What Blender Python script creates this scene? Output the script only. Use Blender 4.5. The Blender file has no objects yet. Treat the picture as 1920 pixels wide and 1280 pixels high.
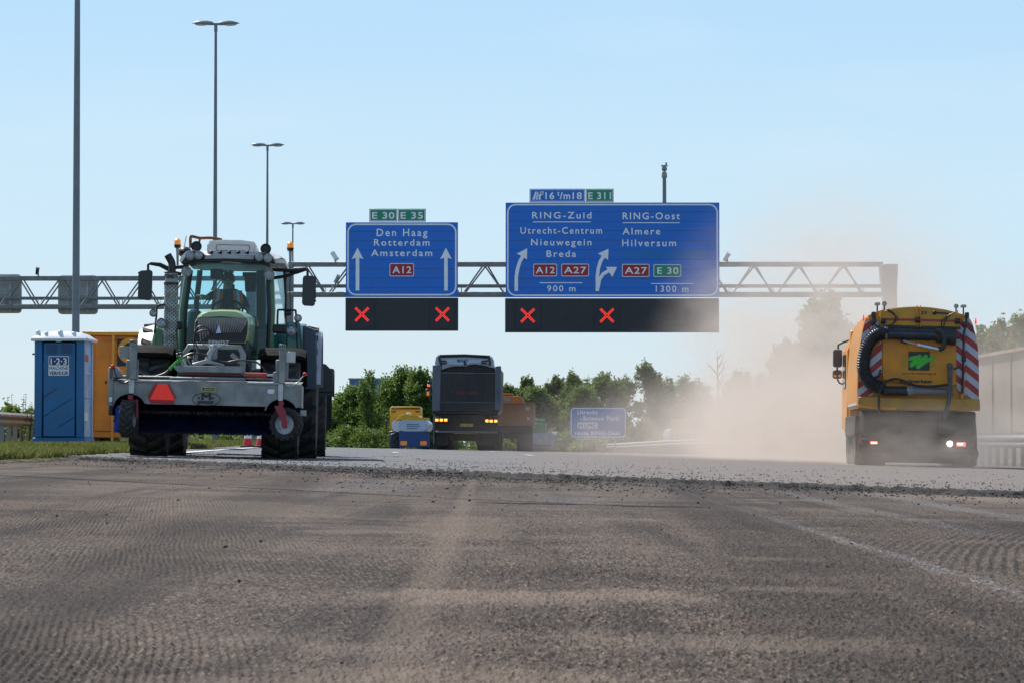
import bpy, bmesh, math, random
import numpy as np
from mathutils import Vector, Matrix, Euler

random.seed(7)
rng = np.random.default_rng(7)
scene = bpy.context.scene
COL = scene.collection
R = math.radians

# ------------------------------------------------------------------ camera
F = 5800.0 / 1920.0            # focal length in image widths
CAMZ = 0.44
PITCH = math.atan(202 / 5800)
cam_d = bpy.data.cameras.new('camera')
cam_d.sensor_width = 36.0
cam_d.lens = 36.0 * F
cam_d.clip_start = 0.2
cam_d.clip_end = 6000
cam_d.dof.use_dof = True
cam_d.dof.focus_distance = 48
cam_d.dof.aperture_fstop = 32
cam = bpy.data.objects.new('camera', cam_d)
COL.objects.link(cam)
cam.location = (0, 0, CAMZ)
cam.rotation_euler = (math.pi / 2 + PITCH, 0, 0)
scene.camera = cam

# ------------------------------------------------------------------ light
SUN_EL, SUN_AZ = R(50), math.atan2(-0.62, 0.78)      # azimuth from +Y towards +X
w = bpy.data.worlds.new('World')
scene.world = w
w.use_nodes = True
nt = w.node_tree
nt.nodes.clear()
out = nt.nodes.new('ShaderNodeOutputWorld')
bg = nt.nodes.new('ShaderNodeBackground')
sky = nt.nodes.new('ShaderNodeTexSky')
sky.sky_type = 'NISHITA'
sky.sun_disc = False
sky.sun_elevation = SUN_EL
sky.sun_rotation = SUN_AZ
sky.air_density = 1.0
sky.dust_density = 1.2
sky.ozone_density = 1.6
bg.inputs[1].default_value = 0.10
# thin cirrus
tc = nt.nodes.new('ShaderNodeTexCoord')
mp = nt.nodes.new('ShaderNodeMapping')
mp.inputs['Scale'].default_value = (5, 5, 26)
mp.inputs['Rotation'].default_value = (0, R(9), 0)
nz = nt.nodes.new('ShaderNodeTexNoise')
nz.inputs['Scale'].default_value = 1.6
nz.inputs['Detail'].default_value = 5
rp = nt.nodes.new('ShaderNodeValToRGB')
rp.color_ramp.elements[0].position = 0.50
rp.color_ramp.elements[1].position = 0.85
rp.color_ramp.elements[1].color = (0.22, 0.22, 0.22, 1)
mx = nt.nodes.new('ShaderNodeMixRGB')
mx.inputs[2].default_value = (5.6, 6.2, 6.9, 1)
nt.links.new(tc.outputs['Generated'], mp.inputs[0])
nt.links.new(mp.outputs[0], nz.inputs['Vector'])
nt.links.new(nz.outputs[0], rp.inputs[0])
nt.links.new(rp.outputs[0], mx.inputs[0])
# pale, hazy lower sky (the same all round), plain sky above
sxyz = nt.nodes.new('ShaderNodeSeparateXYZ'); nt.links.new(tc.outputs['Generated'], sxyz.inputs[0])
gr_ = nt.nodes.new('ShaderNodeValToRGB'); gr_.color_ramp.interpolation = 'EASE'
mr_ = nt.nodes.new('ShaderNodeMapRange'); mr_.inputs[2].default_value = .5
nt.links.new(sxyz.outputs[2], mr_.inputs[0]); nt.links.new(mr_.outputs[0], gr_.inputs[0])
els = gr_.color_ramp.elements
els[0].position = 0.0; els[0].color = (.475, .56, .605, 1)
els[1].position = 1.0; els[1].color = (.17, .31, .52, 1)
e_ = els.new(.16); e_.color = (.40, .545, .65, 1)
e_ = els.new(.30); e_.color = (.325, .50, .665, 1)
vm_ = nt.nodes.new('ShaderNodeVectorMath'); vm_.operation = 'SCALE'; vm_.inputs[3].default_value = 10.0
nt.links.new(gr_.outputs[0], vm_.inputs[0])
mf_ = nt.nodes.new('ShaderNodeMapRange'); mf_.interpolation_type = 'SMOOTHSTEP'
mf_.inputs[1].default_value = .2; mf_.inputs[2].default_value = .75; mf_.inputs[3].default_value = .92; mf_.inputs[4].default_value = .15
nt.links.new(sxyz.outputs[2], mf_.inputs[0])
ms_ = nt.nodes.new('ShaderNodeMixRGB'); nt.links.new(mf_.outputs[0], ms_.inputs[0])
nt.links.new(sky.outputs[0], ms_.inputs[1]); nt.links.new(vm_.outputs[0], ms_.inputs[2])
nt.links.new(ms_.outputs[0], mx.inputs[1])
nt.links.new(mx.outputs[0], bg.inputs[0])
nt.links.new(bg.outputs[0], out.inputs[0])

sun_d = bpy.data.lights.new('sun', 'SUN')
sun_d.energy = 3.6
sun_d.angle = R(0.40)
sun_d.color = (1.0, 0.95, 0.88)
sun = bpy.data.objects.new('sun', sun_d)
COL.objects.link(sun)
sv = Vector((math.sin(SUN_AZ) * math.cos(SUN_EL), math.cos(SUN_AZ) * math.cos(SUN_EL), math.sin(SUN_EL)))
sun.rotation_euler = sv.to_track_quat('Z', 'Y').to_euler()

scene.view_settings.view_transform = 'Standard'
scene.view_settings.look = 'None'
scene.view_settings.exposure = 0.55
scene.view_settings.gamma = 1
scene.view_settings.use_curve_mapping = False
scene.cycles.volume_step_rate = 2.0
scene.cycles.volume_max_steps = 128
scene.cycles.max_bounces = 8
scene.cycles.transparent_max_bounces = 24
scene.cycles.volume_bounces = 1

# ------------------------------------------------------------------ node materials
def new_mat(name):
    m = bpy.data.materials.new(name)
    m.use_nodes = True
    m.node_tree.nodes.clear()
    return m, m.node_tree.nodes, m.node_tree.links

def mixc(N, L, fac, a, b, mode='MIX'):
    x = N.new('ShaderNodeMix'); x.data_type = 'RGBA'; x.blend_type = mode
    for s, val in ((0, fac), (6, a), (7, b)):
        if hasattr(val, 'links') or hasattr(val, 'is_linked'):
            L.new(val, x.inputs[s])
        elif s == 0:
            x.inputs[0].default_value = val
        else:
            x.inputs[s].default_value = (*val, 1)
    return x.outputs[2]

def noise(N, L, vec, scale, detail=4, rough=0.55):
    n = N.new('ShaderNodeTexNoise')
    n.inputs['Scale'].default_value = scale
    n.inputs['Detail'].default_value = detail
    n.inputs['Roughness'].default_value = rough
    if vec is not None: L.new(vec, n.inputs['Vector'])
    return n.outputs[0]

def ramp(N, L, val, p0, p1, c0=0.0, c1=1.0):
    r = N.new('ShaderNodeMapRange')
    r.interpolation_type = 'SMOOTHSTEP'
    r.inputs[1].default_value = p0; r.inputs[2].default_value = p1
    r.inputs[3].default_value = c0; r.inputs[4].default_value = c1
    L.new(val, r.inputs[0])
    return r.outputs[0]

def mth(N, L, op, a, b=0.0, c=None):
    m = N.new('ShaderNodeMath'); m.operation = op
    for i, val in enumerate((a, b, c)):
        if val is None: continue
        if isinstance(val, (int, float)): m.inputs[i].default_value = val
        else: L.new(val, m.inputs[i])
    return m.outputs[0]

def mapping(N, L, vec, scale=(1, 1, 1), loc=(0, 0, 0), rot=(0, 0, 0)):
    m = N.new('ShaderNodeMapping')
    m.inputs['Scale'].default_value = scale
    m.inputs['Location'].default_value = loc
    m.inputs['Rotation'].default_value = rot
    L.new(vec, m.inputs[0])
    return m.outputs[0]

_mc = {}
def M(name, col=(0.5, 0.5, 0.5), rough=0.6, metal=0.0, var=0.15, scale=3.0, bump=0.0, bscale=40.0,
      dirt=0.0, dcol=(0.16, 0.12, 0.09), emit=None, estr=0.0, coat=0.0, streak=0.0, spec=0.5):
    if name in _mc: return _mc[name]
    m, N, L = new_mat(name)
    o = N.new('ShaderNodeOutputMaterial'); b = N.new('ShaderNodeBsdfPrincipled')
    L.new(b.outputs[0], o.inputs[0])
    t = N.new('ShaderNodeTexCoord').outputs['Object']
    n1 = noise(N, L, t, scale, 5)
    dark = tuple(c * (1 - var * 1.6) for c in col); lite = tuple(min(1, c * (1 + var)) for c in col)
    c = mixc(N, L, ramp(N, L, n1, 0.3, 0.7), dark, lite)
    if streak > 0:
        s = noise(N, L, mapping(N, L, t, (9, 9, 0.7)), 2.0, 4)
        c = mixc(N, L, ramp(N, L, s, 0.5, 0.75, 0, streak), c, dcol)
    if dirt > 0:
        d = noise(N, L, t, scale * 2.3, 6, 0.65)
        c = mixc(N, L, ramp(N, L, d, 0.55 - dirt * 0.25, 0.8, 0, min(1, dirt)), c, dcol)
    L.new(c, b.inputs['Base Color'])
    L.new(ramp(N, L, n1, 0.2, 0.8, max(0.05, rough - 0.1), min(1, rough + 0.12)), b.inputs['Roughness'])
    b.inputs['Metallic'].default_value = metal
    b.inputs['Coat Weight'].default_value = coat
    b.inputs['Specular IOR Level'].default_value = spec
    if bump > 0:
        bp = N.new('ShaderNodeBump'); bp.inputs['Distance'].default_value = bump
        L.new(noise(N, L, t, bscale, 4), bp.inputs['Height'])
        L.new(bp.outputs[0], b.inputs['Normal'])
    if emit:
        b.inputs['Emission Color'].default_value = (*emit, 1)
        b.inputs['Emission Strength'].default_value = estr
    _mc[name] = m
    return m

def glass_mat(name, tint, gloss=0.12):
    m, N, L = new_mat(name)
    o = N.new('ShaderNodeOutputMaterial')
    tr = N.new('ShaderNodeBsdfTransparent'); tr.inputs[0].default_value = (*tint, 1)
    gl = N.new('ShaderNodeBsdfGlossy'); gl.inputs['Roughness'].default_value = 0.03
    lw = N.new('ShaderNodeLayerWeight'); lw.inputs[0].default_value = 0.35
    ms = N.new('ShaderNodeMixShader')
    L.new(ramp(N, L, lw.outputs['Fresnel'], 0, 1, gloss, 0.9), ms.inputs[0])
    L.new(tr.outputs[0], ms.inputs[1]); L.new(gl.outputs[0], ms.inputs[2]); L.new(ms.outputs[0], o.inputs[0])
    return m

def leaf_mat(name, c0, c1, trans=0.35):
    m, N, L = new_mat(name)
    o = N.new('ShaderNodeOutputMaterial')
    g = N.new('ShaderNodeNewGeometry')
    t = N.new('ShaderNodeTexCoord').outputs['Object']
    c = mixc(N, L, g.outputs['Random Per Island'], c0, c1)
    c = mixc(N, L, ramp(N, L, noise(N, L, t, 0.7, 3), 0.35, 0.7, 0, 0.55), c, tuple(x * 0.6 for x in c0))
    d = N.new('ShaderNodeBsdfPrincipled'); d.inputs['Roughness'].default_value = 0.55
    d.inputs['Specular IOR Level'].default_value = 0.25
    s = N.new('ShaderNodeBsdfTranslucent')
    L.new(c, d.inputs['Base Color'])
    c2 = mixc(N, L, 0.35, c, (0.25, 0.30, 0.03))
    L.new(c2, s.inputs[0])
    ms = N.new('ShaderNodeMixShader'); ms.inputs[0].default_value = trans
    L.new(d.outputs[0], ms.inputs[1]); L.new(s.outputs[0], ms.inputs[2]); L.new(ms.outputs[0], o.inputs[0])
    return m

# ------------------------------------------------------------------ mesh builder
class MB:
    def __init__(s): s.v = []; s.f = []
    def add(s, vs, fs):
        k = len(s.v); s.v += [tuple(p) for p in vs]; s.f += [tuple(i + k for i in f) for f in fs]; return s
    def box(s, x0, x1, y0, y1, z0, z1):
        if x0 > x1: x0, x1 = x1, x0
        if y0 > y1: y0, y1 = y1, y0
        if z0 > z1: z0, z1 = z1, z0
        vs = [(x, y, z) for z in (z0, z1) for y in (y0, y1) for x in (x0, x1)]
        return s.add(vs, [(0, 2, 3, 1), (4, 5, 7, 6), (0, 1, 5, 4), (2, 6, 7, 3), (0, 4, 6, 2), (1, 3, 7, 5)])
    def prism(s, poly, a, b, axis='y'):
        n = len(poly)
        def P(p, t):
            if axis == 'y': return (p[0], t, p[1])
            if axis == 'x': return (t, p[0], p[1])
            return (p[0], p[1], t)
        vs = [P(p, a) for p in poly] + [P(p, b) for p in poly]
        fs = [tuple(range(n)), tuple(reversed(range(n, 2 * n)))]
        fs += [(i, i + n, (i + 1) % n + n, (i + 1) % n) for i in range(n)]
        return s.add(vs, fs)
    def tube(s, pts, r, n=8, cap=True):
        pts = [Vector(p) for p in pts]
        rs = r if isinstance(r, (list, tuple)) else [r] * len(pts)
        k = len(s.v); up = None
        for i, p in enumerate(pts):
            d = (pts[min(i + 1, len(pts) - 1)] - pts[max(i - 1, 0)])
            d = d.normalized() if d.length > 1e-9 else Vector((0, 0, 1))
            if up is None:
                up = Vector((0, 0, 1)) if abs(d.z) < 0.9 else Vector((1, 0, 0))
            u = (up - d * up.dot(d)).normalized(); up = u; v2 = d.cross(u)
            for j in range(n):
                a = 2 * math.pi * j / n
                s.v.append(tuple(p + (u * math.cos(a) + v2 * math.sin(a)) * rs[i]))
        for i in range(len(pts) - 1):
            for j in range(n):
                a = k + i * n + j; b = k + i * n + (j + 1) % n
                s.f.append((a, b, b + n, a + n))
        if cap:
            s.f.append(tuple(k + j for j in reversed(range(n))))
            e = k + (len(pts) - 1) * n
            s.f.append(tuple(e + j for j in range(n)))
        return s
    def cyl(s, p0, p1, r0, r1=None, n=16):
        return s.tube([p0, p1], [r0, r0 if r1 is None else r1], n)
    def lathe(s, prof, o=(0, 0, 0), axis='x', n=24, closed=False):
        k = len(s.v); m = len(prof)
        for (r, h) in prof:
            for j in range(n):
                a = 2 * math.pi * j / n; c, d = r * math.cos(a), r * math.sin(a)
                p = {'x': (h, c, d), 'y': (c, h, d), 'z': (c, d, h)}[axis]
                s.v.append((o[0] + p[0], o[1] + p[1], o[2] + p[2]))
        for i in range(m if closed else m - 1):
            i2 = (i + 1) % m
            for j in range(n):
                s.f.append((k + i * n + j, k + i * n + (j + 1) % n, k + i2 * n + (j + 1) % n, k + i2 * n + j))
        return s
    def ball(s, c, r, n=12, m=8):
        if not isinstance(r, (tuple, list)): r = (r, r, r)
        k = len(s.v)
        for i in range(m + 1):
            t = math.pi * i / m
            for j in range(n):
                a = 2 * math.pi * j / n
                s.v.append((c[0] + r[0] * math.sin(t) * math.cos(a), c[1] + r[1] * math.sin(t) * math.sin(a), c[2] + r[2] * math.cos(t)))
        for i in range(m):
            for j in range(n):
                s.f.append((k + i * n + j, k + i * n + (j + 1) % n, k + (i + 1) * n + (j + 1) % n, k + (i + 1) * n + j))
        return s
    def build(s, name, mat, parent=None, bevel=0.0, smooth=True, seg=1):
        me = bpy.data.meshes.new(name)
        me.from_pydata(s.v, [], s.f)
        bm = bmesh.new(); bm.from_mesh(me)
        bmesh.ops.remove_doubles(bm, verts=bm.verts, dist=1e-5)
        bmesh.ops.recalc_face_normals(bm, faces=bm.faces)
        if bevel > 0:
            es = [e for e in bm.edges if len(e.link_faces) == 2 and e.calc_face_angle(0) > 0.6]
            bmesh.ops.bevel(bm, geom=es, offset=bevel, segments=seg, affect='EDGES', clamp_overlap=True)
        bm.to_mesh(me); bm.free()
        if smooth:
            me.polygons.foreach_set('use_smooth', [True] * len(me.polygons))
            me.set_sharp_from_angle(angle=0.62)
        if mat: me.materials.append(mat)
        o = bpy.data.objects.new(name, me); COL.objects.link(o)
        if parent: o.parent = parent
        return o

def np_obj(name, verts, faces, mat, parent=None, smooth=False):
    verts = np.asarray(verts, dtype=np.float32); faces = np.asarray(faces, dtype=np.int32)
    me = bpy.data.meshes.new(name)
    n, k = faces.shape
    me.vertices.add(len(verts)); me.vertices.foreach_set('co', verts.ravel())
    me.loops.add(n * k); me.loops.foreach_set('vertex_index', faces.ravel())
    me.polygons.add(n); me.polygons.foreach_set('loop_start', np.arange(n, dtype=np.int32) * k)
    me.polygons.foreach_set('loop_total', np.full(n, k, dtype=np.int32))
    if smooth: me.polygons.foreach_set('use_smooth', np.ones(n, dtype=bool))
    me.update(calc_edges=True)
    if mat: me.materials.append(mat)
    o = bpy.data.objects.new(name, me); COL.objects.link(o)
    if parent: o.parent = parent
    return o

def tag(o, label=None, cat=None, group=None, kind=None):
    if label: o['label'] = label
    if cat: o['category'] = cat
    if group: o['group'] = group
    if kind: o['kind'] = kind
    return o

def empty(name, loc=(0, 0, 0), rot=(0, 0, 0), label=None, cat=None, group=None):
    o = bpy.data.objects.new(name, None); COL.objects.link(o)
    o.empty_display_size = 0.2
    o.location = loc; o.rotation_euler = rot
    return tag(o, label, cat, group)

def copy_tree(o, parent=None):
    c = o.copy(); COL.objects.link(c); c.parent = parent
    for ch in list(o.children): copy_tree(ch, c)
    return c

# ------------------------------------------------------------------ measuring frames (photo pixel + distance -> metres)
def ray(px, py):
    a = (px - 960) / 5800; b = (640 - py) / 5800
    cp, sp = math.cos(PITCH), math.sin(PITCH)
    return Vector((a, cp - b * sp, sp + b * cp))

class Frame:
    def __init__(s, loc=(0, 0, 0), rot=(0, 0, 0)):
        s.loc = Vector(loc); s.rot = rot
        s.Mi = Euler(rot, 'XYZ').to_matrix().transposed()
        s.o = s.Mi @ (Vector((0, 0, CAMZ)) - s.loc)
    def p(s, px, py, dy=0.0):
        d = s.Mi @ ray(px, py)
        return s.o + d * ((dy - s.o.y) / d.y)
    def x(s, px, dy=0.0, py=700): return s.p(px, py, dy).x
    def z(s, py, dy=0.0, px=None): return s.p((960 + 5800 * s.loc.x / max(s.loc.y, 1) if s.loc.y > 1 else 960) if px is None else px, py, dy).z
    def sc(s, dy=0.0): return (s.p(961, 700, dy).x - s.p(960, 700, dy).x)      # metres per photo pixel
    def box(s, mb, px0, py0, px1, py1, y0, y1):
        a = s.p(px0, py0, y0); b = s.p(px1, py1, y0)
        return mb.box(a.x, b.x, y0, y1, a.z, b.z)
    def poly(s, pts, dy=0.0):
        return [(q.x, q.z) for q in (s.p(a, b, dy) for a, b in pts)]
    def pts(s, pts, dy=0.0):
        return [s.p(t[0], t[1], t[2] if len(t) > 2 else dy) for t in pts]

WF = Frame()

_fc = {}
def text_mesh(body, spacing=1.0):
    key = (body, spacing)
    if key in _fc: return _fc[key]
    cu = bpy.data.curves.new('t', 'FONT'); cu.body = body; cu.size = 1; cu.space_character = spacing
    cu.resolution_u = 3
    ob = bpy.data.objects.new('t', cu); COL.objects.link(ob)
    dg = bpy.context.evaluated_depsgraph_get(); ev = ob.evaluated_get(dg)
    me = ev.to_mesh()
    vs = [tuple(v.co) for v in me.vertices]; fs = [tuple(p.vertices) for p in me.polygons]
    ev.to_mesh_clear()
    bpy.data.objects.remove(ob); bpy.data.curves.remove(cu)
    _fc[key] = (vs, fs); return vs, fs

CAP = 0.72
def text(body, xa, xb, z0, cap, y, mat, parent, spacing=1.1, name='lettering', bold=0.0, tilt=0.0):
    """flat lettering facing -Y between xa and xb, baseline z0, capital height cap"""
    vs, fs = text_mesh(body, spacing)
    mnx = min(v[0] for v in vs); mxx = max(v[0] for v in vs)
    k = (xb - xa) / (mxx - mnx)
    offs = [(0, 0)] if bold == 0 else [(dx * bold, dz * bold) for dx, dz in ((-1, -1), (1, -1), (-1, 1), (1, 1))]
    V, Fc = [], []
    for i, (dx, dz) in enumerate(offs):
        n = len(V)
        for v in vs:
            xx = xa + (v[0] - mnx) * k + dx
            V.append((xx, y - 0.0004 * i, z0 + v[1] / CAP * cap + dz - tilt * (xx - xa)))
        Fc += [tuple(j + n for j in f) for f in fs]
    cuts = [0.0]
    if ' ' in body.strip():            # each word a piece of its own: find the widest gaps
        segs = sorted((min(V[i][0] for i in f), max(V[i][0] for i in f)) for f in Fc); gaps = []; e = segs[0][1]
        for a_, b_ in segs[1:]:
            if a_ > e: gaps.append((a_ - e, (a_ + e) / 2))
            e = max(e, b_)
        gaps.sort(reverse=True); cuts = sorted(g_[1] for g_ in gaps[:body.strip().count(' ')])
    else: cuts = []
    o = None
    for k_ in range(len(cuts) + 1):
        lo = cuts[k_ - 1] if k_ else -1e9; hi = cuts[k_] if k_ < len(cuts) else 1e9
        fs2 = [f for f in Fc if lo <= V[f[0]][0] < hi]
        me = bpy.data.meshes.new(name); used = sorted({i for f in fs2 for i in f}); mp_ = {i: j for j, i in enumerate(used)}
        me.from_pydata([V[i] for i in used], [], [tuple(mp_[i] for i in f) for f in fs2]); me.materials.append(mat)
        o = bpy.data.objects.new(name, me); COL.objects.link(o); o.parent = parent
    return o

def round_rect(x0, x1, z0, z1, r, n=6):
    pts = []
    for cx, cz, a0 in ((x1 - r, z1 - r, 0), (x0 + r, z1 - r, 90), (x0 + r, z0 + r, 180), (x1 - r, z0 + r, 270)):
        for i in range(n + 1):
            a = R(a0 + 90 * i / n); pts.append((cx + r * math.cos(a), cz + r * math.sin(a)))
    return pts

def border(mb, x0, x1, z0, z1, r, t, y):
    a = round_rect(x0, x1, z0, z1, r); b = round_rect(x0 + t, x1 - t, z0 + t, z1 - t, max(r - t, 0.01)); n = len(a)
    return mb.add([(p[0], y, p[1]) for p in a + b], [(i, (i + 1) % n, (i + 1) % n + n, i + n) for i in range(n)])

# ------------------------------------------------------------------ materials
m_gant = M('gantry_steel', (0.19, 0.205, 0.215), 0.5, 0.25, 0.16, 4, dirt=0.25, dcol=(0.12, 0.11, 0.1))
m_galv = M('galvanised_steel', (0.36, 0.38, 0.39), 0.5, 0.35, 0.16, 4, dirt=0.25, dcol=(0.22, 0.2, 0.18))
m_galvd = M('weathered_steel', (0.25, 0.27, 0.28), 0.6, 0.2, 0.18, 3, dirt=0.3, dcol=(0.12, 0.11, 0.1))
m_black = M('black_plastic', (0.022, 0.024, 0.028), 0.5, 0, 0.3, 6, dirt=0.2, dcol=(0.1, 0.085, 0.07))
m_rubber = M('tyre_rubber', (0.02, 0.02, 0.021), 0.8, 0, 0.25, 8, dirt=0.45, dcol=(0.085, 0.073, 0.062))
m_white = M('white_paint', (0.78, 0.79, 0.8), 0.4, 0, 0.05, 3, dirt=0.12, dcol=(0.4, 0.36, 0.3))
m_red = M('red_paint', (0.5, 0.02, 0.015), 0.4, 0, 0.15, 5, dirt=0.2)
m_blacksign = M('matrix_black', (0.02, 0.024, 0.03), 0.55, 0, 0.15, 2)
m_refl = M('sign_white', (0.80, 0.84, 0.90), 0.5, 0, 0.03, 3)
m_signblue = M('sign_blue', (0.0005, 0.15, 0.62), 0.45, 0, 0.06, 1.2)
m_signgreen = M('sign_green', (0.005, 0.25, 0.14), 0.45, 0, 0.06, 2)
m_signred = M('sign_red', (0.33, 0.008, 0.025), 0.45, 0, 0.05, 2)
m_led = M('red_led', (0.4, 0.02, 0.01), 0.5, 0, 0.02, 3, emit=(1.0, 0.035, 0.02), estr=0.95)
m_lens = M('lamp_lens', (0.34, 0.37, 0.40), 0.3, 0.1, 0.35, 30)
m_orangelens = M('amber_lens', (0.75, 0.22, 0.02), 0.25, 0, 0.1, 10, emit=(1.0, 0.3, 0.02), estr=0.25)
m_chrome = M('bright_steel', (0.6, 0.62, 0.64), 0.3, 0.85, 0.08, 6)
# ------------------------------------------------------------------ terrain profile
_PY = [0, 6, 22, 33, 47, 64, 90, 116, 135, 160, 220, 300, 600, 3000]
_PL = [-.45, -.43, -.365, -.300, -.265, -.255, -.21, -.16, -.16, -.2, -.4, -.6, -.9, -2.0]
_PU = [-.40, -.38, -.31, -.25, -.215, -.165, -.10, -.06, -.055, -.10, -.34, -.6, -.9, -2.0]
def cross(Y): return np.interp(Y, [0, 110, 160, 400], [.022, .022, .016, .0])
def GL(X, Y): return CAMZ + np.interp(Y, _PY, _PL) - cross(Y) * X
def GU(X, Y): return CAMZ + np.interp(Y, _PY, _PU) - cross(Y) * X
def XL(Y): return -6.3 - .043 * (Y - 42) + np.where(Y < 40, (40 - Y) * -.03, 0)
def XR(Y): return 12.6 - .043 * (Y - 73)
def YE(X):    # end of the milled cut, slanting across the road
    return 33.2 - 1.35 * X + 0.045 * X * X

def vnoise(x, y, seed=0):
    r = np.random.default_rng(seed); T = r.random((256, 256)).astype(np.float32)
    xi = np.floor(x).astype(np.int64); yi = np.floor(y).astype(np.int64)
    fx = x - xi; fy = y - yi; fx = fx * fx * (3 - 2 * fx); fy = fy * fy * (3 - 2 * fy)
    a = T[xi & 255, yi & 255]; b = T[(xi + 1) & 255, yi & 255]; c = T[xi & 255, (yi + 1) & 255]; d = T[(xi + 1) & 255, (yi + 1) & 255]
    return (a * (1 - fx) + b * fx) * (1 - fy) + (c * (1 - fx) + d * fx) * fy - 0.5

def grid_faces(nr, nc):
    i = np.arange(nr - 1)[:, None] * nc + np.arange(nc - 1)[None, :]
    i = i.ravel()
    return np.stack([i, i + 1, i + nc + 1, i + nc], 1)

# ---- materials of the ground
def milled_mat():
    m, N, L = new_mat('milled_asphalt')
    o = N.new('ShaderNodeOutputMaterial'); b = N.new('ShaderNodeBsdfPrincipled'); L.new(b.outputs[0], o.inputs[0])
    P = N.new('ShaderNodeNewGeometry').outputs['Position']
    sx = N.new('ShaderNodeSeparateXYZ'); L.new(P, sx.inputs[0])
    X, Y = sx.outputs[0], sx.outputs[1]
    base = mixc(N, L, ramp(N, L, noise(N, L, P, 0.55, 4), 0.35, 0.68), (0.088, 0.067, 0.054), (0.190, 0.144, 0.114))
    base = mixc(N, L, ramp(N, L, noise(N, L, mapping(N, L, P, (0.35, 0.9, 1)), 1.1, 5), 0.54, 0.72, 0, 0.65), base, (0.22, 0.16, 0.125))
    # single stones of the aggregate, dark and pale
    v = N.new('ShaderNodeTexVoronoi'); v.inputs['Scale'].default_value = 120
    L.new(mapping(N, L, P, (1, 0.5, 1)), v.inputs['Vector'])
    hs = N.new('ShaderNodeSeparateColor'); L.new(v.outputs['Color'], hs.inputs[0])
    base = mixc(N, L, ramp(N, L, hs.outputs[0], 0.70, 0.97, 0, 0.7), base, (0.34, 0.28, 0.225))
    base = mixc(N, L, ramp(N, L, hs.outputs[1], 0.60, 0.95, 0, 0.8), base, (0.022, 0.019, 0.018))
    mo = noise(N, L, mapping(N, L, P, (1, .55, 1)), 42, 4, .8)
    base = mixc(N, L, ramp(N, L, mo, 0.50, 0.66, 0, 0.65), base, (0.028, 0.023, 0.020))
    base = mixc(N, L, ramp(N, L, mo, 0.46, 0.34, 0, 0.45), base, (0.24, 0.19, 0.16))
    # tyre tracks / milling passes along the road
    tr = noise(N, L, mapping(N, L, P, (3.2, 0.10, 1)), 1.0, 4)
    base = mixc(N, L, ramp(N, L, tr, 0.48, 0.66, 0, 0.6), base, (0.052, 0.045, 0.042))
    tr2 = noise(N, L, mapping(N, L, P, (6.0, 0.16, 1), (9, 2, 0)), 1.0, 4)
    base = mixc(N, L, ramp(N, L, tr2, 0.56, 0.78, 0, 0.45), base, (0.165, 0.125, 0.10))
    # pale residue strips, with bluish glints painted into the colour
    br = noise(N, L, mapping(N, L, P, (42, 10, 1)), 1.2, 6, 0.8)
    def strip(cx, slope, wd, col, amt, y0, y1, base):
        d = mth(N, L, 'ABSOLUTE', mth(N, L, 'SUBTRACT', mth(N, L, 'ADD', X, mth(N, L, 'MULTIPLY', Y, -slope)), cx))
        f = ramp(N, L, d, wd, wd * 0.2)
        f = mth(N, L, 'MULTIPLY', f, ramp(N, L, br, 0.50, 0.62, 0.08 * amt, amt))
        f = mth(N, L, 'MULTIPLY', f, mth(N, L, 'MULTIPLY', ramp(N, L, Y, y0, y0 + 4), ramp(N, L, Y, y1, y1 - 5)))
        return mixc(N, L, f, base, col)
    pale = (0.46, 0.49, 0.54)
    base = strip(1.62, -0.004, 0.06, pale, 0.6, 3, 60, base)
    base = strip(3.18, 0.004, 0.20, pale, 0.6, 8, 33, base)
    base = strip(2.45, 0.0, 0.13, pale, 0.45, 14, 30, base)
    base = strip(-1.2, 0.0, 0.7, pale, 0.5, 22.5, 31, base)
    base = strip(0.45, 0.0, 0.4, pale, 0.35, 19, 27, base)
    base = strip(-0.10, -0.012, 0.10, (0.22, 0.17, 0.14), 0.6, 2, 20, base)
    # drifted dust lenses lying across the track
    dn = noise(N, L, mapping(N, L, P, (0.8, 0.9, 1), (3, 1.3, 0)), 1.0, 4)
    base = mixc(N, L, ramp(N, L, dn, 0.56, 0.70, 0, 0.6), base, (0.24, 0.185, 0.15))
    for (c_, sl_, w_, col_, a_) in ((-.85, -.04, .38, (.050, .040, .034), .5), (.62, .035, .42, (.050, .040, .034), .5), (-.20, -.006, .085, (.26, .20, .155), .38), (-2.6, -.05, .5, (.055, .044, .037), .4), (1.25, .01, .18, (.055, .045, .038), .35)):
        d = mth(N, L, 'ABSOLUTE', mth(N, L, 'SUBTRACT', mth(N, L, 'SUBTRACT', X, mth(N, L, 'MULTIPLY', Y, sl_)), c_))
        d = mth(N, L, 'ADD', d, mth(N, L, 'MULTIPLY', mth(N, L, 'SUBTRACT', tr2, .5), w_))
        base = mixc(N, L, ramp(N, L, d, w_, w_ * .25, 0, a_), base, col_)
    wob = noise(N, L, mapping(N, L, P, (5, 2.2, 1)), 1.6, 5, .65)
    for (px_, py_, rx_, ry_, am_) in ((-.10, 8.7, .42, .55, .75), (.36, 8.9, .22, .42, .8), (.88, 9.5, .30, .30, .32), (1.02, 12.1, .20, .25, .35), (-.12, 5.7, .45, .5, .6), (-.25, 15.5, .38, 2.6, .45), (.55, 7.0, .5, .35, .35), (4.1, 27.5, 1.2, 2.6, .7), (-1.6, 18, .8, 2.5, .3)):
        ux = mth(N, L, 'DIVIDE', mth(N, L, 'SUBTRACT', X, px_), rx_); uy = mth(N, L, 'DIVIDE', mth(N, L, 'SUBTRACT', Y, py_), ry_)
        dd = mth(N, L, 'SQRT', mth(N, L, 'ADD', mth(N, L, 'MULTIPLY', ux, ux), mth(N, L, 'MULTIPLY', uy, uy)))
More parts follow.
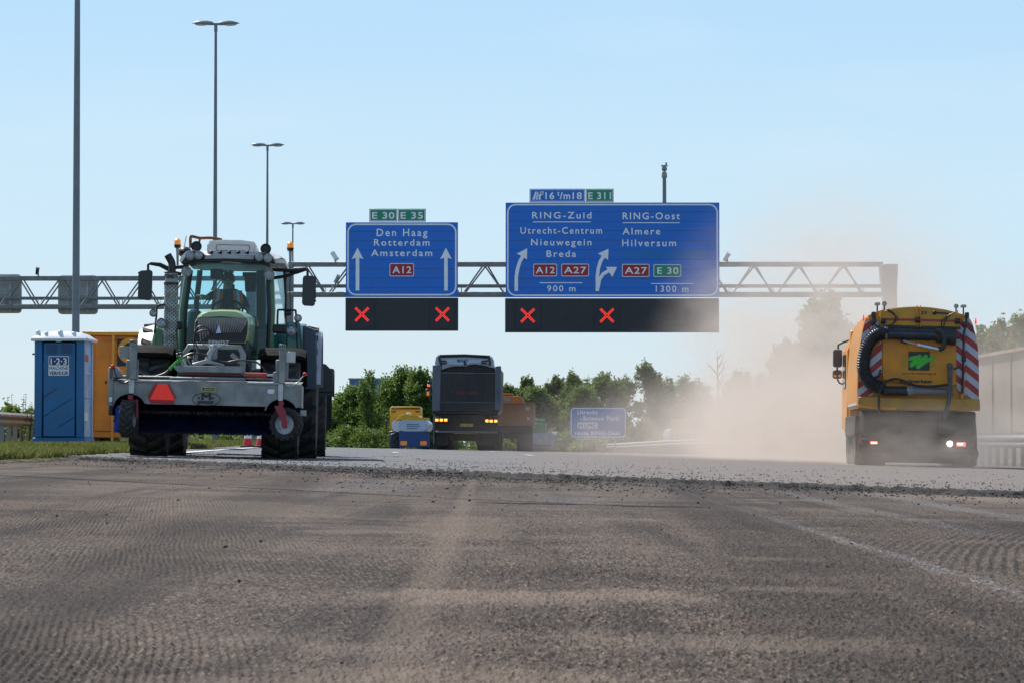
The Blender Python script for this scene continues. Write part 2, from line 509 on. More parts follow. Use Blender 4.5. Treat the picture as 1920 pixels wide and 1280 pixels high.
        dd = mth(N, L, 'ADD', dd, mth(N, L, 'MULTIPLY', mth(N, L, 'SUBTRACT', wob, .5), 1.6))
        base = mixc(N, L, ramp(N, L, dd, 1.15, .35, 0, am_), base, (0.27, 0.208, 0.16))
    L.new(base, b.inputs['Base Color'])
    b.inputs['Roughness'].default_value = 0.85
    b.inputs['Specular IOR Level'].default_value = 0.12
    bp = N.new('ShaderNodeBump'); bp.inputs['Distance'].default_value = 0.016; bp.inputs['Strength'].default_value = 0.9
    gv = mth(N, L, 'SINE', mth(N, L, 'MULTIPLY', mth(N, L, 'ADD', X, mth(N, L, 'MULTIPLY', Y, .11)), 262.0))
    gm = ramp(N, L, noise(N, L, P, 0.35, 2), .42, .6, .15, 1)
    h = mth(N, L, 'ADD', noise(N, L, P, 90, 4, 0.7), mth(N, L, 'ADD', mth(N, L, 'MULTIPLY', v.outputs['Distance'], 0.6), mth(N, L, 'MULTIPLY', gm, mth(N, L, 'MULTIPLY', gv, .16))))
    L.new(h, bp.inputs['Height']); L.new(bp.outputs[0], b.inputs['Normal'])
    return m

def asphalt_mat():
    m, N, L = new_mat('old_asphalt')
    o = N.new('ShaderNodeOutputMaterial'); b = N.new('ShaderNodeBsdfPrincipled'); L.new(b.outputs[0], o.inputs[0])
    P = N.new('ShaderNodeNewGeometry').outputs['Position']
    sx = N.new('ShaderNodeSeparateXYZ'); L.new(P, sx.inputs[0]); X, Y = sx.outputs[0], sx.outputs[1]
    base = mixc(N, L, ramp(N, L, noise(N, L, P, 0.5, 5), 0.35, 0.7), (0.075, 0.08, 0.09), (0.135, 0.14, 0.15))
    st = noise(N, L, mapping(N, L, P, (.5, .22, 1), (4, 7, 0)), 1.6, 5, .7)
    base = mixc(N, L, ramp(N, L, st, .52, .7, 0, .5), base, (.045, .04, .038))
    dust = mth(N, L, 'ADD', mth(N, L, 'MULTIPLY', X, 0.30), mth(N, L, 'MULTIPLY', mth(N, L, 'SUBTRACT', noise(N, L, mapping(N, L, P, (0.4, 0.15, 1)), 1.0, 4), 0.5), 2.0))
    base = mixc(N, L, ramp(N, L, dust, -0.9, 0.9, 0.05, 0.9), base, (0.165, 0.128, 0.102))
    v = N.new('ShaderNodeTexVoronoi'); v.inputs['Scale'].default_value = 60
    L.new(P, v.inputs['Vector'])
    hs = N.new('ShaderNodeSeparateColor'); L.new(v.outputs['Color'], hs.inputs[0])
    base = mixc(N, L, ramp(N, L, hs.outputs[0], 0.7, 1.0, 0, 0.5), base, (0.3, 0.29, 0.28))
    base = mixc(N, L, ramp(N, L, hs.outputs[1], 0.75, 1.0, 0, 0.6), base, (0.04, 0.04, 0.04))
    L.new(base, b.inputs['Base Color']); b.inputs['Roughness'].default_value = 0.8
    bp = N.new('ShaderNodeBump'); bp.inputs['Distance'].default_value = 0.006
    L.new(noise(N, L, P, 80, 3, 0.7), bp.inputs['Height']); L.new(bp.outputs[0], b.inputs['Normal'])
    return m

def verge_mat():
    m, N, L = new_mat('verge_soil')
    o = N.new('ShaderNodeOutputMaterial'); b = N.new('ShaderNodeBsdfPrincipled'); L.new(b.outputs[0], o.inputs[0])
    P = N.new('ShaderNodeNewGeometry').outputs['Position']
    c = mixc(N, L, ramp(N, L, noise(N, L, P, 0.8, 6), 0.35, 0.65), (0.075, 0.085, 0.03), (0.13, 0.125, 0.055))
    c = mixc(N, L, ramp(N, L, noise(N, L, P, 14, 4), 0.5, 0.7, 0, 0.6), c, (0.15, 0.125, 0.075))
    L.new(c, b.inputs['Base Color']); b.inputs['Roughness'].default_value = 0.95
    bp = N.new('ShaderNodeBump'); bp.inputs['Distance'].default_value = 0.03
    L.new(noise(N, L, P, 18, 4, 0.7), bp.inputs['Height']); L.new(bp.outputs[0], b.inputs['Normal'])
    return m
m_milled, m_asph, m_verge = milled_mat(), asphalt_mat(), verge_mat()

# ---- milled surface (heightfield, dense near the camera)
ys = [1.0, 2.0, 3.0, 3.8]
y = 4.4
while y < 33.0: ys.append(y); y += 0.0040 * y
tt = (np.array(ys + [33.2]) - 1.0) / 32.2
dense = np.linspace(-0.195, 0.195, 900)
nr, ncd = len(tt), len(dense) + 24
Xg = np.zeros((nr, ncd)); Yg = np.zeros((nr, ncd))
for it, t in enumerate(tt):
    yn = 1.0 + t * 32.2
    xd = dense * max(yn, 3.0)
    xl, xr = XL(yn), 13.8
    left = np.linspace(xl, xd[0], 13)[:-1]; right = np.linspace(xd[-1], xr, 13)[1:]
    Xg[it] = np.concatenate([left, xd, right])
    ye = YE(Xg[it]); Yg[it] = 1.0 + t * (ye - 1.0)
jit = vnoise(Xg * 6, Yg * 0 + 3, 5) * 0.35 + vnoise(Xg * 1.3, Yg * 0 + 9, 6) * 0.6
Yg += jit * np.clip((tt[:, None] - 0.9) / 0.1, 0, 1)
near = np.clip((26 - Yg) / 10, 0.35, 1)
H = (vnoise(Xg * 150, Yg * 110, 1) * .0085 + vnoise(Xg * 62, Yg * 40, 2) * .0065 + vnoise(Xg * 14, Yg * 12, 3) * .006 + vnoise(Xg * 2.2, Yg * 1.6, 4) * .012) * near
# milling grooves and the coarser corrugation left by the drum on the right
H *= 1.35 * (1 - .5 * np.clip(-Xg * 1.5, 0, 1)) * (1 - .4 * np.clip((Xg - 1.5) * 3, 0, 1))
H += np.sin(2 * np.pi * (Xg + .11 * Yg + 0.012 * np.sin(Yg * 1.7) + .014 * vnoise(Xg * 3.1, Yg * 1.9, 91) + .005 * vnoise(Xg * 17, Yg * 9, 92)) / 0.019) * .0030 * np.clip(-Xg * 1.2 + .3, 0.12, 1) * np.clip(.5 + 2.2 * vnoise(Xg * .9, Yg * .35, 77), 0, 1)
q = 0.5 + 0.5 * np.sin(2 * np.pi * (Xg - .155 * (Yg - 12) - .010 * (Yg - 12) ** 2 + .02 * vnoise(Xg * 2, Yg, 8)) / 0.048)
H += q * .0105 * np.clip((Xg - 1.55) * 4, 0, 1) * np.clip((24 - Yg) / 6, 0, 1) * np.clip((Yg - 7) / 3, 0, 1)
q2 = 0.5 + 0.5 * np.sin(2 * np.pi * (Xg * 0.5 - Yg * 0.85) / 0.13)
H += (q2 ** 2) * .0035 * np.clip(1 - np.abs(Xg - .3) / 1.2, 0, 1) * np.clip((15 - Yg) / 4, 0, 1)
Zg = GL(Xg, Yg) + H
top_row = (Xg[-1].copy(), Yg[-1].copy(), Zg[-1].copy())
o = np_obj('milled_road_surface', np.stack([Xg.ravel(), Yg.ravel(), Zg.ravel()], 1), grid_faces(nr, ncd), m_milled, smooth=True)
tag(o, kind='structure')

# ---- the ragged cut face up to the old surface, then the old surface itself
ex, ey, ez = top_row
keep = np.arange(0, len(ex))
ex, ey = ex[keep], ey[keep]
lip = ez * 0
rows = []
zl_, zu_ = ez, GU(ex, ey)
for i_, (dy_, fz_, nz_) in enumerate(((-.34, -.10, .0), (-.20, .06, .02), (-.10, .22, .03), (-.04, .50, .035), (.0, .92, .03), (.07, 1.08, .020), (.20, 1.02, .012), (.45, .90, .004))):
    rows.append((ex, ey + dy_ + vnoise(ex * 7, ex * 0, 12 + i_) * .05, zl_ * (1 - fz_) + zu_ * fz_ + (vnoise(ex * 24, ex * 0 + i_, 33 + i_) + .6 * vnoise(ex * 60, ex * 0 + i_, 53 + i_)) * nz_ - (.012 if i_ in (0, 7) else 0)))
nr2 = 8
V = np.concatenate([np.stack([a, b, c], 1) for a, b, c in rows])
m_cut = M('cut_edge_asphalt', (0.034, 0.029, 0.026), 0.95, 0, 0.35, 14, bump=0.03, bscale=45, dirt=.3, dcol=(.13, .10, .085))
tag(np_obj('cut_edge', V, grid_faces(nr2, len(ex)), m_cut, smooth=False), kind='structure')

yy = []
y = 0.1
while y < 100: yy.append(y); y *= 1.07; y += .12
yy += list(range(int(yy[-1]) + 5, 400, 6)) + [450, 600, 900]
yy = np.array(yy)
us = np.arange(len(ex))
Xu = np.tile(ex, (len(yy) + 1, 1)); Yu = np.zeros_like(Xu)
Yu[0] = ey - .02
for i, d in enumerate(yy): Yu[i + 1] = np.where(True, np.maximum(ey + .07, 0) * np.exp(-d / 40) + (33.2 * (1 - np.exp(-d / 40))) + d, 0)
for i in range(len(yy)):
    # spread the columns between the road edges
    Yr = Yu[i + 1]; f = 1 - math.exp(-yy[i] / 25)
    L0, R0 = XL(Yr), XR(Yr)
    s = (ex - ex[0]) / (ex[-1] - ex[0])
    Xu[i + 1] = ex * (1 - f) + (L0 + (R0 - L0) * s) * f
    Xu[i + 1][:14] = np.minimum(Xu[i + 1][:14], Xu[i + 1][:14])
Zu = GU(Xu, Yu) + vnoise(Xu * 25, Yu * 25, 21) * .006 * np.clip((80 - Yu) / 30, 0, 1) + vnoise(Xu * 1.5, Yu * .8, 22) * .014
Zu[0] = GU(ex, ey) - .03
tag(np_obj('road', np.stack([Xu.ravel(), Yu.ravel(), Zu.ravel()], 1), grid_faces(Xu.shape[0], Xu.shape[1]), m_asph, smooth=True), kind='structure')

# ---- ground sheet left / right / far
gy = np.concatenate([np.linspace(-5, 120, 80), np.linspace(126, 400, 40), np.array([500, 700, 1000, 1600, 3000])])
def side_sheet(name, sgn, dist):
    V = []
    for y in gy:
        e = float(XL(y)) if sgn < 0 else float(min(XR(y), 13.8) if y < 60 else XR(y))
        for k, d in enumerate(dist):
            x = e + sgn * (d - 0.15)
            yv = max(y, 0.0)
            if y < float(YE(min(max(x, -6), 6))) + 1 and d < .5: zr = float(GL(e, yv))
            else: zr = float(GU(e, yv))
            if sgn < 0:
                up = .075 * min(d / 1.0, 1) - (.03 if d == 0 else 0) - max(0, d - 9) * .03
            else:
                up = -(.03 if d == 0 else 0) + .02 - max(0, d - 1) * .012
            up = max(up, -.9)
            V.append((x, y, zr + up + (random.random() - .5) * .02 * (d > .5)))
    n = len(dist)
    f = grid_faces(len(gy), n)
    if sgn < 0: f = f[:, ::-1]
    o = np_obj(name, V, f, m_verge, smooth=True); tag(o, kind='structure')
side_sheet('verge', -1, [0, .35, .8, 1.5, 2.5, 4, 6, 9, 14, 30, 80, 300, 1500])
side_sheet('roadside_ground', 1, [0, .35, .8, 1.5, 2.5, 4, 6, 9, 14, 30, 80, 300, 1500])
V = [(-2500, -20, -1.6), (2500, -20, -1.6), (2500, 5000, -1.8), (-2500, 5000, -1.8)]
tag(np_obj('ground', V, [(0, 1, 2, 3)], m_verge), kind='structure')

# ---- painted lines on the old surface
def line(name, xf, y0, y1, wd, n=24):
    V = []
    for i in range(n + 1):
        yv = y0 + (y1 - y0) * i / n
        for s in (-.5, .5):
            x = xf(yv) + s * wd; V.append((x, yv, float(GU(x, yv)) + .012))
    return tag(np_obj(name, V, grid_faces(n + 1, 2), M('road_marking', (0.72, 0.72, 0.70), 0.7, 0, 0.1, 5, dirt=.3, dcol=(.3, .27, .24))), kind='structure')
line('edge_line', lambda Y: XL(Y) + 1.0, 47.5, 150, .2, 60)
for k, y0 in enumerate((74, 98)):
    if k == 0: line('lane_dash', lambda Y: XL(Y) + 4.9, y0, y0 + 3, .15, 4)
    line('lane_dash', lambda Y: XL(Y) + 8.2, y0 + 1, y0 + 4, .15, 4)

# ---- loose crumbs of milled asphalt: too many to count
def crumbs(n, fx, size, mat, name, label):
    base = np.array([(1, 0, 0), (-1, 0, 0), (0, 1, 0), (0, -1, 0), (0, 0, 1), (0, 0, -1)], float)
    fc = np.array([(0, 2, 4), (2, 1, 4), (1, 3, 4), (3, 0, 4), (2, 0, 5), (1, 2, 5), (3, 1, 5), (0, 3, 5)])
    V = np.zeros((n * 6, 3)); Fc = np.zeros((n * 8, 3), int)
    for i in range(n):
        x, y, z = fx()
        s = size * (0.35 + 1.5 * rng.random() ** 4)
        a = rng.random() * 6.28
        b = base * (s * (0.6 + 0.7 * rng.random((6, 1))))
        ca, sa = math.cos(a), math.sin(a)
        bx = b[:, 0] * ca - b[:, 1] * sa; by = b[:, 0] * sa + b[:, 1] * ca
        V[i * 6:i * 6 + 6] = np.stack([bx + x, by + y, b[:, 2] * .75 + z + s * .35], 1)
        Fc[i * 8:i * 8 + 8] = fc + i * 6
    o = np_obj(name, V, Fc, mat); tag(o, label, 'crumbs', kind='stuff'); return o
m_crumb = M('asphalt_crumb', (0.045, 0.042, 0.04), 0.9, 0, 0.4, 20)
def f_low():
    while True:
        x = rng.normal(-.8, 2.0) if rng.random() < .7 else rng.uniform(-6, 6)
        d = abs(rng.exponential(2.2)) + .05
        if vnoise(np.array(x * .8), np.array(d * .6), 63) + .5 * vnoise(np.array(x * 3.), np.array(d * 2.), 64) < rng.uniform(-.4, .2): continue
        y = float(YE(x)) - d
        if y > 14 and x > XL(y): return x, y, float(GL(x, y))
def f_up():
    while True:
        x = rng.uniform(-6, 8); y = float(YE(x)) + abs(rng.exponential(7.0)) + .1
        if vnoise(np.array(x * .9), np.array(y * .25), 61) + .5 * vnoise(np.array(x * 3.), np.array(y * .8), 62) < rng.uniform(-.35, .25): continue
        if float(XL(y)) < x < float(XR(y)): return x, y, float(GU(x, y))
def f_near():
    y = 5 + 22 * rng.random() ** .7; x = rng.uniform(-.24, .24) * y
    return x, y, float(GL(x, y))
crumbs(8500, f_low, .0080, m_crumb, 'loose_asphalt_crumbs', 'dark asphalt crumbs scattered on the milled strip in front of the cut edge')
crumbs(9000, f_up, .0072, m_crumb, 'loose_asphalt_crumbs', 'dark asphalt crumbs scattered over the old grey asphalt behind the cut edge')
crumbs(420, f_near, .0060, m_crumb, 'loose_asphalt_crumbs', 'sparse dark chips lying on the milled surface in the foreground')
def f_berm():
    x = rng.uniform(-6, 9); y = float(YE(x)) + rng.normal(-.05, .16)
    return x, y, float(GL(x, y)) + rng.random() * .03
crumbs(7500, f_berm, .0095, m_crumb, 'loose_asphalt_crumbs', 'dark crumbly ridge of asphalt bits along the cut edge')

# ---- grass on the left verge
m_grass = leaf_mat('grass_blade', (0.075, 0.115, 0.020), (0.27, 0.235, 0.11), 0.4)
def blades(n, f, h, wd, name, label, mat):
    P = np.array([f() for _ in range(n)])
    a = rng.random(n) * 6.28; hh = h * (.35 + rng.random(n) ** 1.5 * 1.1); lean = rng.normal(0, .45, (n, 2)) * hh[:, None]
    wx = np.cos(a) * wd * (.6 + rng.random(n)); wy = np.sin(a) * wd * (.6 + rng.random(n))
    V = np.zeros((n, 4, 3))
    V[:, 0] = P - np.stack([wx, wy, wx * 0 + .02], 1); V[:, 1] = P + np.stack([wx, wy, wx * 0 - .02], 1)
    V[:, 2] = P + np.stack([lean[:, 0] * .4 + wx * .7, lean[:, 1] * .4 + wy * .7, hh * .6], 1)
    V[:, 3] = P + np.stack([lean[:, 0], lean[:, 1], hh], 1)
    i = np.arange(n)[:, None] * 4
    Fc = np.concatenate([i + np.array([[0, 1, 2]]), i + np.array([[0, 2, 3]])])
    o = np_obj(name, V.reshape(-1, 3), Fc, mat); tag(o, label, 'grass', kind='stuff'); return o
def verge_z(x, y):
    e = float(XL(y)); d = e + .15 - x
    return float(GU(e, y)) + .075 * min(max(d, 0), 1) - max(0, d - 9) * .03
def f_v():
    y = 34 + 55 * rng.random() ** 1.7; e = float(XL(y))
    d = -.10 + abs(rng.random() ** 2 * 8)
    return (e - d + .12 * math.sin(y * 3), y, verge_z(e - d, y))
blades(80000, f_v, .085, .006, 'grass', 'mown green grass of the left verge in front of the toilet', m_grass)
def f_v2():
    y = 78 + 60 * rng.random(); e = float(XL(y)); d = rng.random() * 9
    return (e - d, y, verge_z(e - d, y))
blades(26000, f_v2, .13, .012, 'grass', 'longer grass of the verge beyond the orange container', m_grass)
# ------------------------------------------------------------------ street lamps
m_pole = M('lamp_pole_paint', (0.17, 0.20, 0.23), 0.5, 0.2, 0.12, 2)
m_head = M('lamp_head_grey', (0.20, 0.225, 0.25), 0.4, 0.1, 0.1, 4)
def street_lamp(x, y, H, label, zb=None):
    zb = verge_z(x, y) - .1 if zb is None else zb
    t = empty('street_lamp', (x, y, zb), (0, 0, .043), label, 'street lamp', 'twin headed street lamps along the left verge')
    H = H - zb
    MB().tube([(0, 0, 0), (0, 0, H * .5), (0, 0, H - .05)], [.092, .072, .045], 14).build('pole', m_pole, t)
    MB().box(-.16, .16, -.12, .12, 0, .05).build('base_plate', m_galv, t, .01)
    MB().cyl((0, 0, H - .3), (0, 0, H - .02), .06, .06, 12).tube([(-.14, 0, H - .03), (.14, 0, H - .03)], .04, 8).build('bracket', m_pole, t)
    for s in (-1, 1):
        mb = MB(); k = 9
        # drop shaped housing: flat underside, domed top, blunt end at the pole
        for i in range(k + 1):
            u = i / k; wd = .185 * math.sin(math.pi * min(1, .22 + u * .80)) ** .6 + .005
            hh = .10 * math.sin(math.pi * min(1, .25 + u * .74)) ** .8 + .006
            xx = s * (.10 + .74 * u); zc = H - .03 + .055 * u - .09 * max(0, u - .55) ** 1.3
            for j in range(12):
                a = 2 * math.pi * j / 12
                mb.v.append((xx, wd * math.cos(a), zc + hh * max(-.35, math.sin(a))))
        for i in range(k):
            for j in range(12):
                mb.f.append((i * 12 + j, i * 12 + (j + 1) % 12, (i + 1) * 12 + (j + 1) % 12, (i + 1) * 12 + j))
        mb.f += [tuple(range(12)), tuple(range(k * 12, k * 12 + 12))]
        h = mb.build('lamp_head', m_head, t)
        MB().ball((s * .50, 0, H - .045), (.24, .10, .05), 14, 8).build('lens', M('lamp_diffuser', (.5, .52, .5), .3, 0, .05, 5), h)
    return t
H15 = 15.0
def lp(px, Y, top):
    return WF.p(px, 842, Y).x, WF.p(px, top, Y).z
for px, Y, top, lab in ((402, 109, 44, 'tall twin headed street lamp rising behind the tractor cab roof'),
                        (500, 152.6, 272, 'middle twin headed street lamp above the right end of the tractor roof'),
                        (548, 205, 419, 'smallest and farthest twin headed street lamp behind the right amber beacon')):
    x, zt = lp(px, Y, top); street_lamp(x, Y, zt, lab, zb=float(GU(x, Y)))
street_lamp(WF.p(141, 842, 69).x, 69, 15.4, 'thick grey street lamp pole rising behind the blue portable toilet')
street_lamp(-7.35, 31.2, 15.2, 'street lamp beside the tractor just outside the left edge')

# ------------------------------------------------------------------ gantries
def beam(t, fr, px0, px1, ytop, ybot, tops, period, dyb, gal):
    a, b = fr.x(px0), fr.x(px1); zt = fr.z(ytop); zb = fr.z(ybot); h = .11
    MB().box(a, b, -h, h, zt - .21, zt).build('top_chord', gal, t, .02)
    MB().box(a, b, -.62, -.46, zb - .17, zb).build('bottom_chord', gal, t, .015)
    MB().box(a, b, .46, .62, zb - .17, zb).build('bottom_chord', gal, t, .015)
    zr = fr.z(ybot - 13); MB().box(a, b, .57, .63, zr - .06, zr + .05).build('walkway_rail', gal, t)
    MB().box(a, b, -.57, -.53, zr - .03, zr + .03).build('walkway_rail', gal, t)
    for i, px in enumerate(tops):
        xt = fr.x(px); hp = fr.x(px + period / 2) - xt
        for s in (-1, 1):
            for q in (-.5, .5):
                sx = xt + s * .06; ex = xt + s * (hp - .10)
                if ex < a or ex > b or sx < a or sx > b: continue
                MB().tube([(sx + (.13 if q > 0 else 0), q * .2, zt - .2), (ex + (.02 if q > 0 else 0), q, zb - .04)], .036, 8).build('diagonal', gal, t)
        for q in (-.57, .6):
            xx = xt + (hp if i % 2 else .9 * hp)
            if a < xx < b: MB().box(xx - .012, xx + .012, q - .012, q + .012, zb, zr).build('stanchion', gal, t)
g = Frame((0, 134, 0)); zg = float(GU(6, 134))
gt = empty('sign_gantry', (0, 134, 0), (0, 0, 0), 'grey lattice gantry carrying both blue signs, its post behind the yellow sweeper', 'gantry')
beam(gt, g, 540, 1656, 491.5, 549, [571 + 84 * k for k in range(14)], 84, 0, m_gant)
px0, px1 = 1654, 1683
MB().prism([(g.x(1650), g.z(499)), (g.x(1660), g.z(496)), (g.x(1683), g.z(496)), (g.x(1681), g.z(540)), (g.x(1681), float(GU(16.5, 134)) - .2), (g.x(1657), float(GU(16.5, 134)) - .2), (g.x(1656), g.z(560)), (g.x(1651), g.z(520))], -.35, .35).build('post', m_gant, gt, .02)
MB().prism([(g.x(536), g.z(496)), (g.x(550), g.z(496)), (g.x(549), g.z(842) - .6), (g.x(539), g.z(842) - .6)], -.2, .2).build('post', m_gant, gt, .02)
MB().box(g.x(1645), g.x(1690), -.5, .5, float(GU(16.5, 134)) - .5, float(GU(16.5, 134)) + .1).build('foundation', M('concrete', (.34, .33, .31), .9, 0, .15, 3), gt, .03)

g2 = Frame((0, 141, 0))
gt2 = empty('sign_gantry', (0, 141, 0), (0, 0, 0), 'grey lattice gantry on the left showing the backs of two lane signs', 'gantry')
beam(gt2, g2, -420, 470, 518, 572, [36 + 76 * k for k in range(-5, 6)], 76, 0, m_gant)
MB().box(g2.x(462), g2.x(480), -.3, .3, g2.z(842) - 1, g2.z(516)).build('post', m_gant, gt2, .02)
MB().box(g2.x(-425), g2.x(-400), -.3, .3, g2.z(842) - 1.5, g2.z(516)).build('post', m_gant, gt2, .02)

def sign_back(px0, px1, py0, py1, label):
    x0, x1, z0, z1 = g2.x(px0), g2.x(px1), g2.z(py1), g2.z(py0)
    t = empty('lane_sign', ((x0 + x1) / 2, 141, z0), (0, 0, 0), label, 'sign', 'lane signal boxes seen from behind')
    hw = (x1 - x0) / 2; h = z1 - z0
    MB().prism(round_rect(-hw, hw, 0, h, .17), .66, .98).build('housing', M('grey_box_paint', (.30, .33, .35), .5, .1, .1, 2), t, .015)
    for s in (-.5, .5): MB().box(s * hw - .05, s * hw + .05, .60, .66, .05, h - .05).build('bracket', m_galv, t)
    for k in range(1, 4): MB().box(-hw * .9, hw * .9, .62, .66, h * k / 4 - .02, h * k / 4 + .02).build('rib', m_galv, t)
sign_back(-46, 34, 513, 586, 'grey rounded sign back cut by the left edge of the photo')
sign_back(104, 178, 515, 588, 'grey rounded sign back right behind the thick lamp pole')

# ---- cameras on the gantries
def cctv(px, py, Y, ang, label, tilt=-.6, s=1.0, mt=None):
    p = WF.p(px, py, Y)
    t = empty('traffic_camera', p, (0, 0, 0), label, 'camera')
    mt = mt or m_white
    d = Vector((math.cos(ang) * .30, -.12, math.sin(ang) * .30)) * s
    MB().tube([-d * .55, d * .55], .10 * s, 10).build('camera_housing', mt, t)
    MB().tube([d * .5, d * .64], [.115 * s, .12 * s], 10).build('sun_shield', mt, t)
    MB().tube([(0, 0, 0), (.05, 0, -.14), (.03, .05, -.28)], .035, 6).build('bracket', m_galvd, t)
cctv(627, 480, 133.9, -1.0, 'white surveillance camera on the gantry left of the narrow sign')
cctv(1362, 482, 133.9, 1.0, 'white surveillance camera on the gantry right of the wide sign')
cctv(632, 524, 133.3, 1.05, 'grey camera clamped to the lattice beside the narrow sign', mt=m_galvd, s=.9)
cctv(70, 509, 140.9, 1.4, 'black camera on top of the left gantry', mt=m_black, s=.8)

# ------------------------------------------------------------------ overhead signs
YS = 133.0
sf = Frame((0, YS, 0))
def arrow(mb, cx, ybase, ytip, y, sc=1.0):
    x = sf.x(cx); z0, z1 = sf.z(ybase), sf.z(ytip); hw = .078; hh = .50; aw = .255
    mb.prism([(x - hw, z0), (x + hw, z0), (x + hw, z1 - hh * .86), (x + aw, z1 - hh), (x, z1), (x - aw, z1 - hh), (x - hw, z1 - hh * .86)], y, y - .004)
def curved_arrow(mb, pts, wd, tip, yoff):
    """ribbon through pixel points with an arrow head; tip=(left,apex,right) pixels"""
    P = [sf.p(a, b, 0) for a, b in pts]
    L = []; Rr = []
    for i, p in enumerate(P):
        d = (P[min(i + 1, len(P) - 1)] - P[max(i - 1, 0)]).normalized(); n = Vector((-d.z, 0, d.x))
        L.append(p + n * wd); Rr.append(p - n * wd)
    for i in range(len(P) - 1):
        mb.prism([(L[i].x, L[i].z), (L[i + 1].x, L[i + 1].z), (Rr[i + 1].x, Rr[i + 1].z), (Rr[i].x, Rr[i].z)], yoff, yoff - .004)
    mb.prism(sf.poly(tip), yoff - .0045, yoff - .009)

def direction_sign(px0, px1, py0, py1, nplank, label):
    x0, x1, z1, z0 = sf.x(px0), sf.x(px1), sf.z(py0), sf.z(py1)
    cx = (x0 + x1) / 2
    t = empty('direction_sign', (cx, YS, z0), (0, 0, 0), label, 'road sign')
    h = (z1 - z0) / nplank
    for k in range(nplank):
        mb = MB().box(x0 - cx, x1 - cx, .0, .05, k * h + .006, (k + 1) * h - .006)
        mb.build('plank', m_signblue, t, .003)
    MB().box(x0 - cx + .01, x1 - cx - .01, .035, .09, .01, z1 - z0 - .01).build('frame', m_galvd, t)
    border_o = border(MB(), x0 - cx + .06, x1 - cx - .06, .06, z1 - z0 - .06, .38, .065, -.004).build('border', m_refl, t, smooth=False)
    for q in (-.7, 0, .7): MB().box(q * (x1 - cx) - .05, q * (x1 - cx) + .05, .09, .42, .3, z1 - z0 - .2).build('bracket', m_galv, t)
    return t, cx, z0
def stxt(t, cx, z0, body, a, b, cap_top, base, mat=m_refl, sp=1.28, bold=.005, y=-.006):
    return text(body, sf.x(a) - cx, sf.x(b) - cx, sf.z(base) - z0, sf.z(cap_top) - sf.z(base), y, mat, t, sp, bold=bold)
def badge(t, cx, z0, a, b, top, bot, mat, body, ta, tb, y=-.004):
    x0, x1, zb, zt = sf.x(a) - cx, sf.x(b) - cx, sf.z(bot) - z0, sf.z(top) - z0
    o = MB().prism(round_rect(x0, x1, zb, zt, .07), y, y - .012).build('route_badge', m_refl, t)
    MB().prism(round_rect(x0 + .03, x1 - .03, zb + .03, zt - .03, .05), y - .0125, y - .02).build('badge_face', mat, o)
    text(body, sf.x(ta) - cx, sf.x(tb) - cx, zb + (zt - zb) * .24, (zt - zb) * .53, y - .022, m_refl, o, 1.1, bold=.005)
def shift(o, cx, z0):      # move a mesh built in sign-plane coordinates under its sign
    for v in o.data.vertices: v.co.x -= cx; v.co.z -= z0

tA, cA, zA = direction_sign(648, 858.5, 417, 557, 8, 'narrow blue motorway sign reading Den Haag Rotterdam Amsterdam above the lattice gantry')
stxt(tA, cA, zA, 'Den Haag', 706, 801, 429, 443)
stxt(tA, cA, zA, 'Rotterdam', 701, 805, 448.5, 461)
stxt(tA, cA, zA, 'Amsterdam', 696, 810, 468, 480.5)
badge(tA, cA, zA, 730, 776, 494, 518.5, m_signred, 'A12', 736, 771)
for ax_ in (670, 836):
    mb = MB(); arrow(mb, ax_, 545, 465, -.003); shift(mb.build('arrow', m_refl, tA), cA, zA)
for a, b, s in ((692, 744.5, 'E 30'), (745.5, 798, 'E 35')):
    x0, x1, zb, zt = sf.x(a) - cA, sf.x(b) - cA, sf.z(416) - zA, sf.z(392) - zA
    o = MB().box(x0, x1, -.02, .05, zb, zt).build('route_tab', m_signgreen, tA, .004)
    border(MB(), x0 + .02, x1 - .02, zb + .02, zt - .02, .05, .03, -.0235).build('border', m_refl, o, smooth=False)
    text(s, x0 + .13, x1 - .13, zb + (zt - zb) * .23, (zt - zb) * .52, -.025, m_refl, o, 1.1, bold=.009)
tB, cB, zB = direction_sign(948, 1349.5, 380, 558, 10, 'wide blue motorway sign reading RING-Zuid and RING-Oost, right end veiled by dust')
for s, a, b, tp, bs in (('RING-Zuid', 998, 1109, 397.5, 410), ('Utrecht-Centrum', 976, 1129, 426, 438.5), ('Nieuwegein', 996, 1109, 448, 460.5), ('Breda', 1025, 1080, 469.5, 482),
                        ('RING-Oost', 1168, 1275, 398.5, 411.5), ('Almere', 1168, 1238, 427.5, 440), ('Hilversum', 1167, 1268, 449, 462), ('900 m', 1026, 1079, 535, 546.5), ('1300 m', 1230, 1291, 535.5, 547.5)):
    stxt(tB, cB, zB, s, a, b, tp, bs)
for a, b, yv in ((999, 1108, 416.5), (1168, 1275, 418), (1012, 1092, 530.5), (1221, 1301, 532)):
    MB().box(sf.x(a) - cB, sf.x(b) - cB, -.007, -.003, sf.z(yv + .8) - zB, sf.z(yv - .8) - zB).build('underline', m_refl, tB)
badge(tB, cB, zB, 1000, 1044.5, 495, 518.5, m_signred, 'A12', 1005, 1040)
badge(tB, cB, zB, 1052.5, 1104.5, 495, 518.5, m_signred, 'A27', 1058, 1099)
badge(tB, cB, zB, 1166.5, 1218, 495.5, 519.5, m_signred, 'A27', 1172, 1213)
badge(tB, cB, zB, 1225.5, 1277.5, 496, 519.5, m_signgreen, 'E 30', 1233, 1272)
MB().box(sf.x(1165) - cB, sf.x(1330) - cB, -.003, -.0015, sf.z(485) - zB, sf.z(469) - zB).build('blank_patch', M('patched_blue', (.004, .16, .50), .5, 0, .04, 2), tB)
mb = MB()
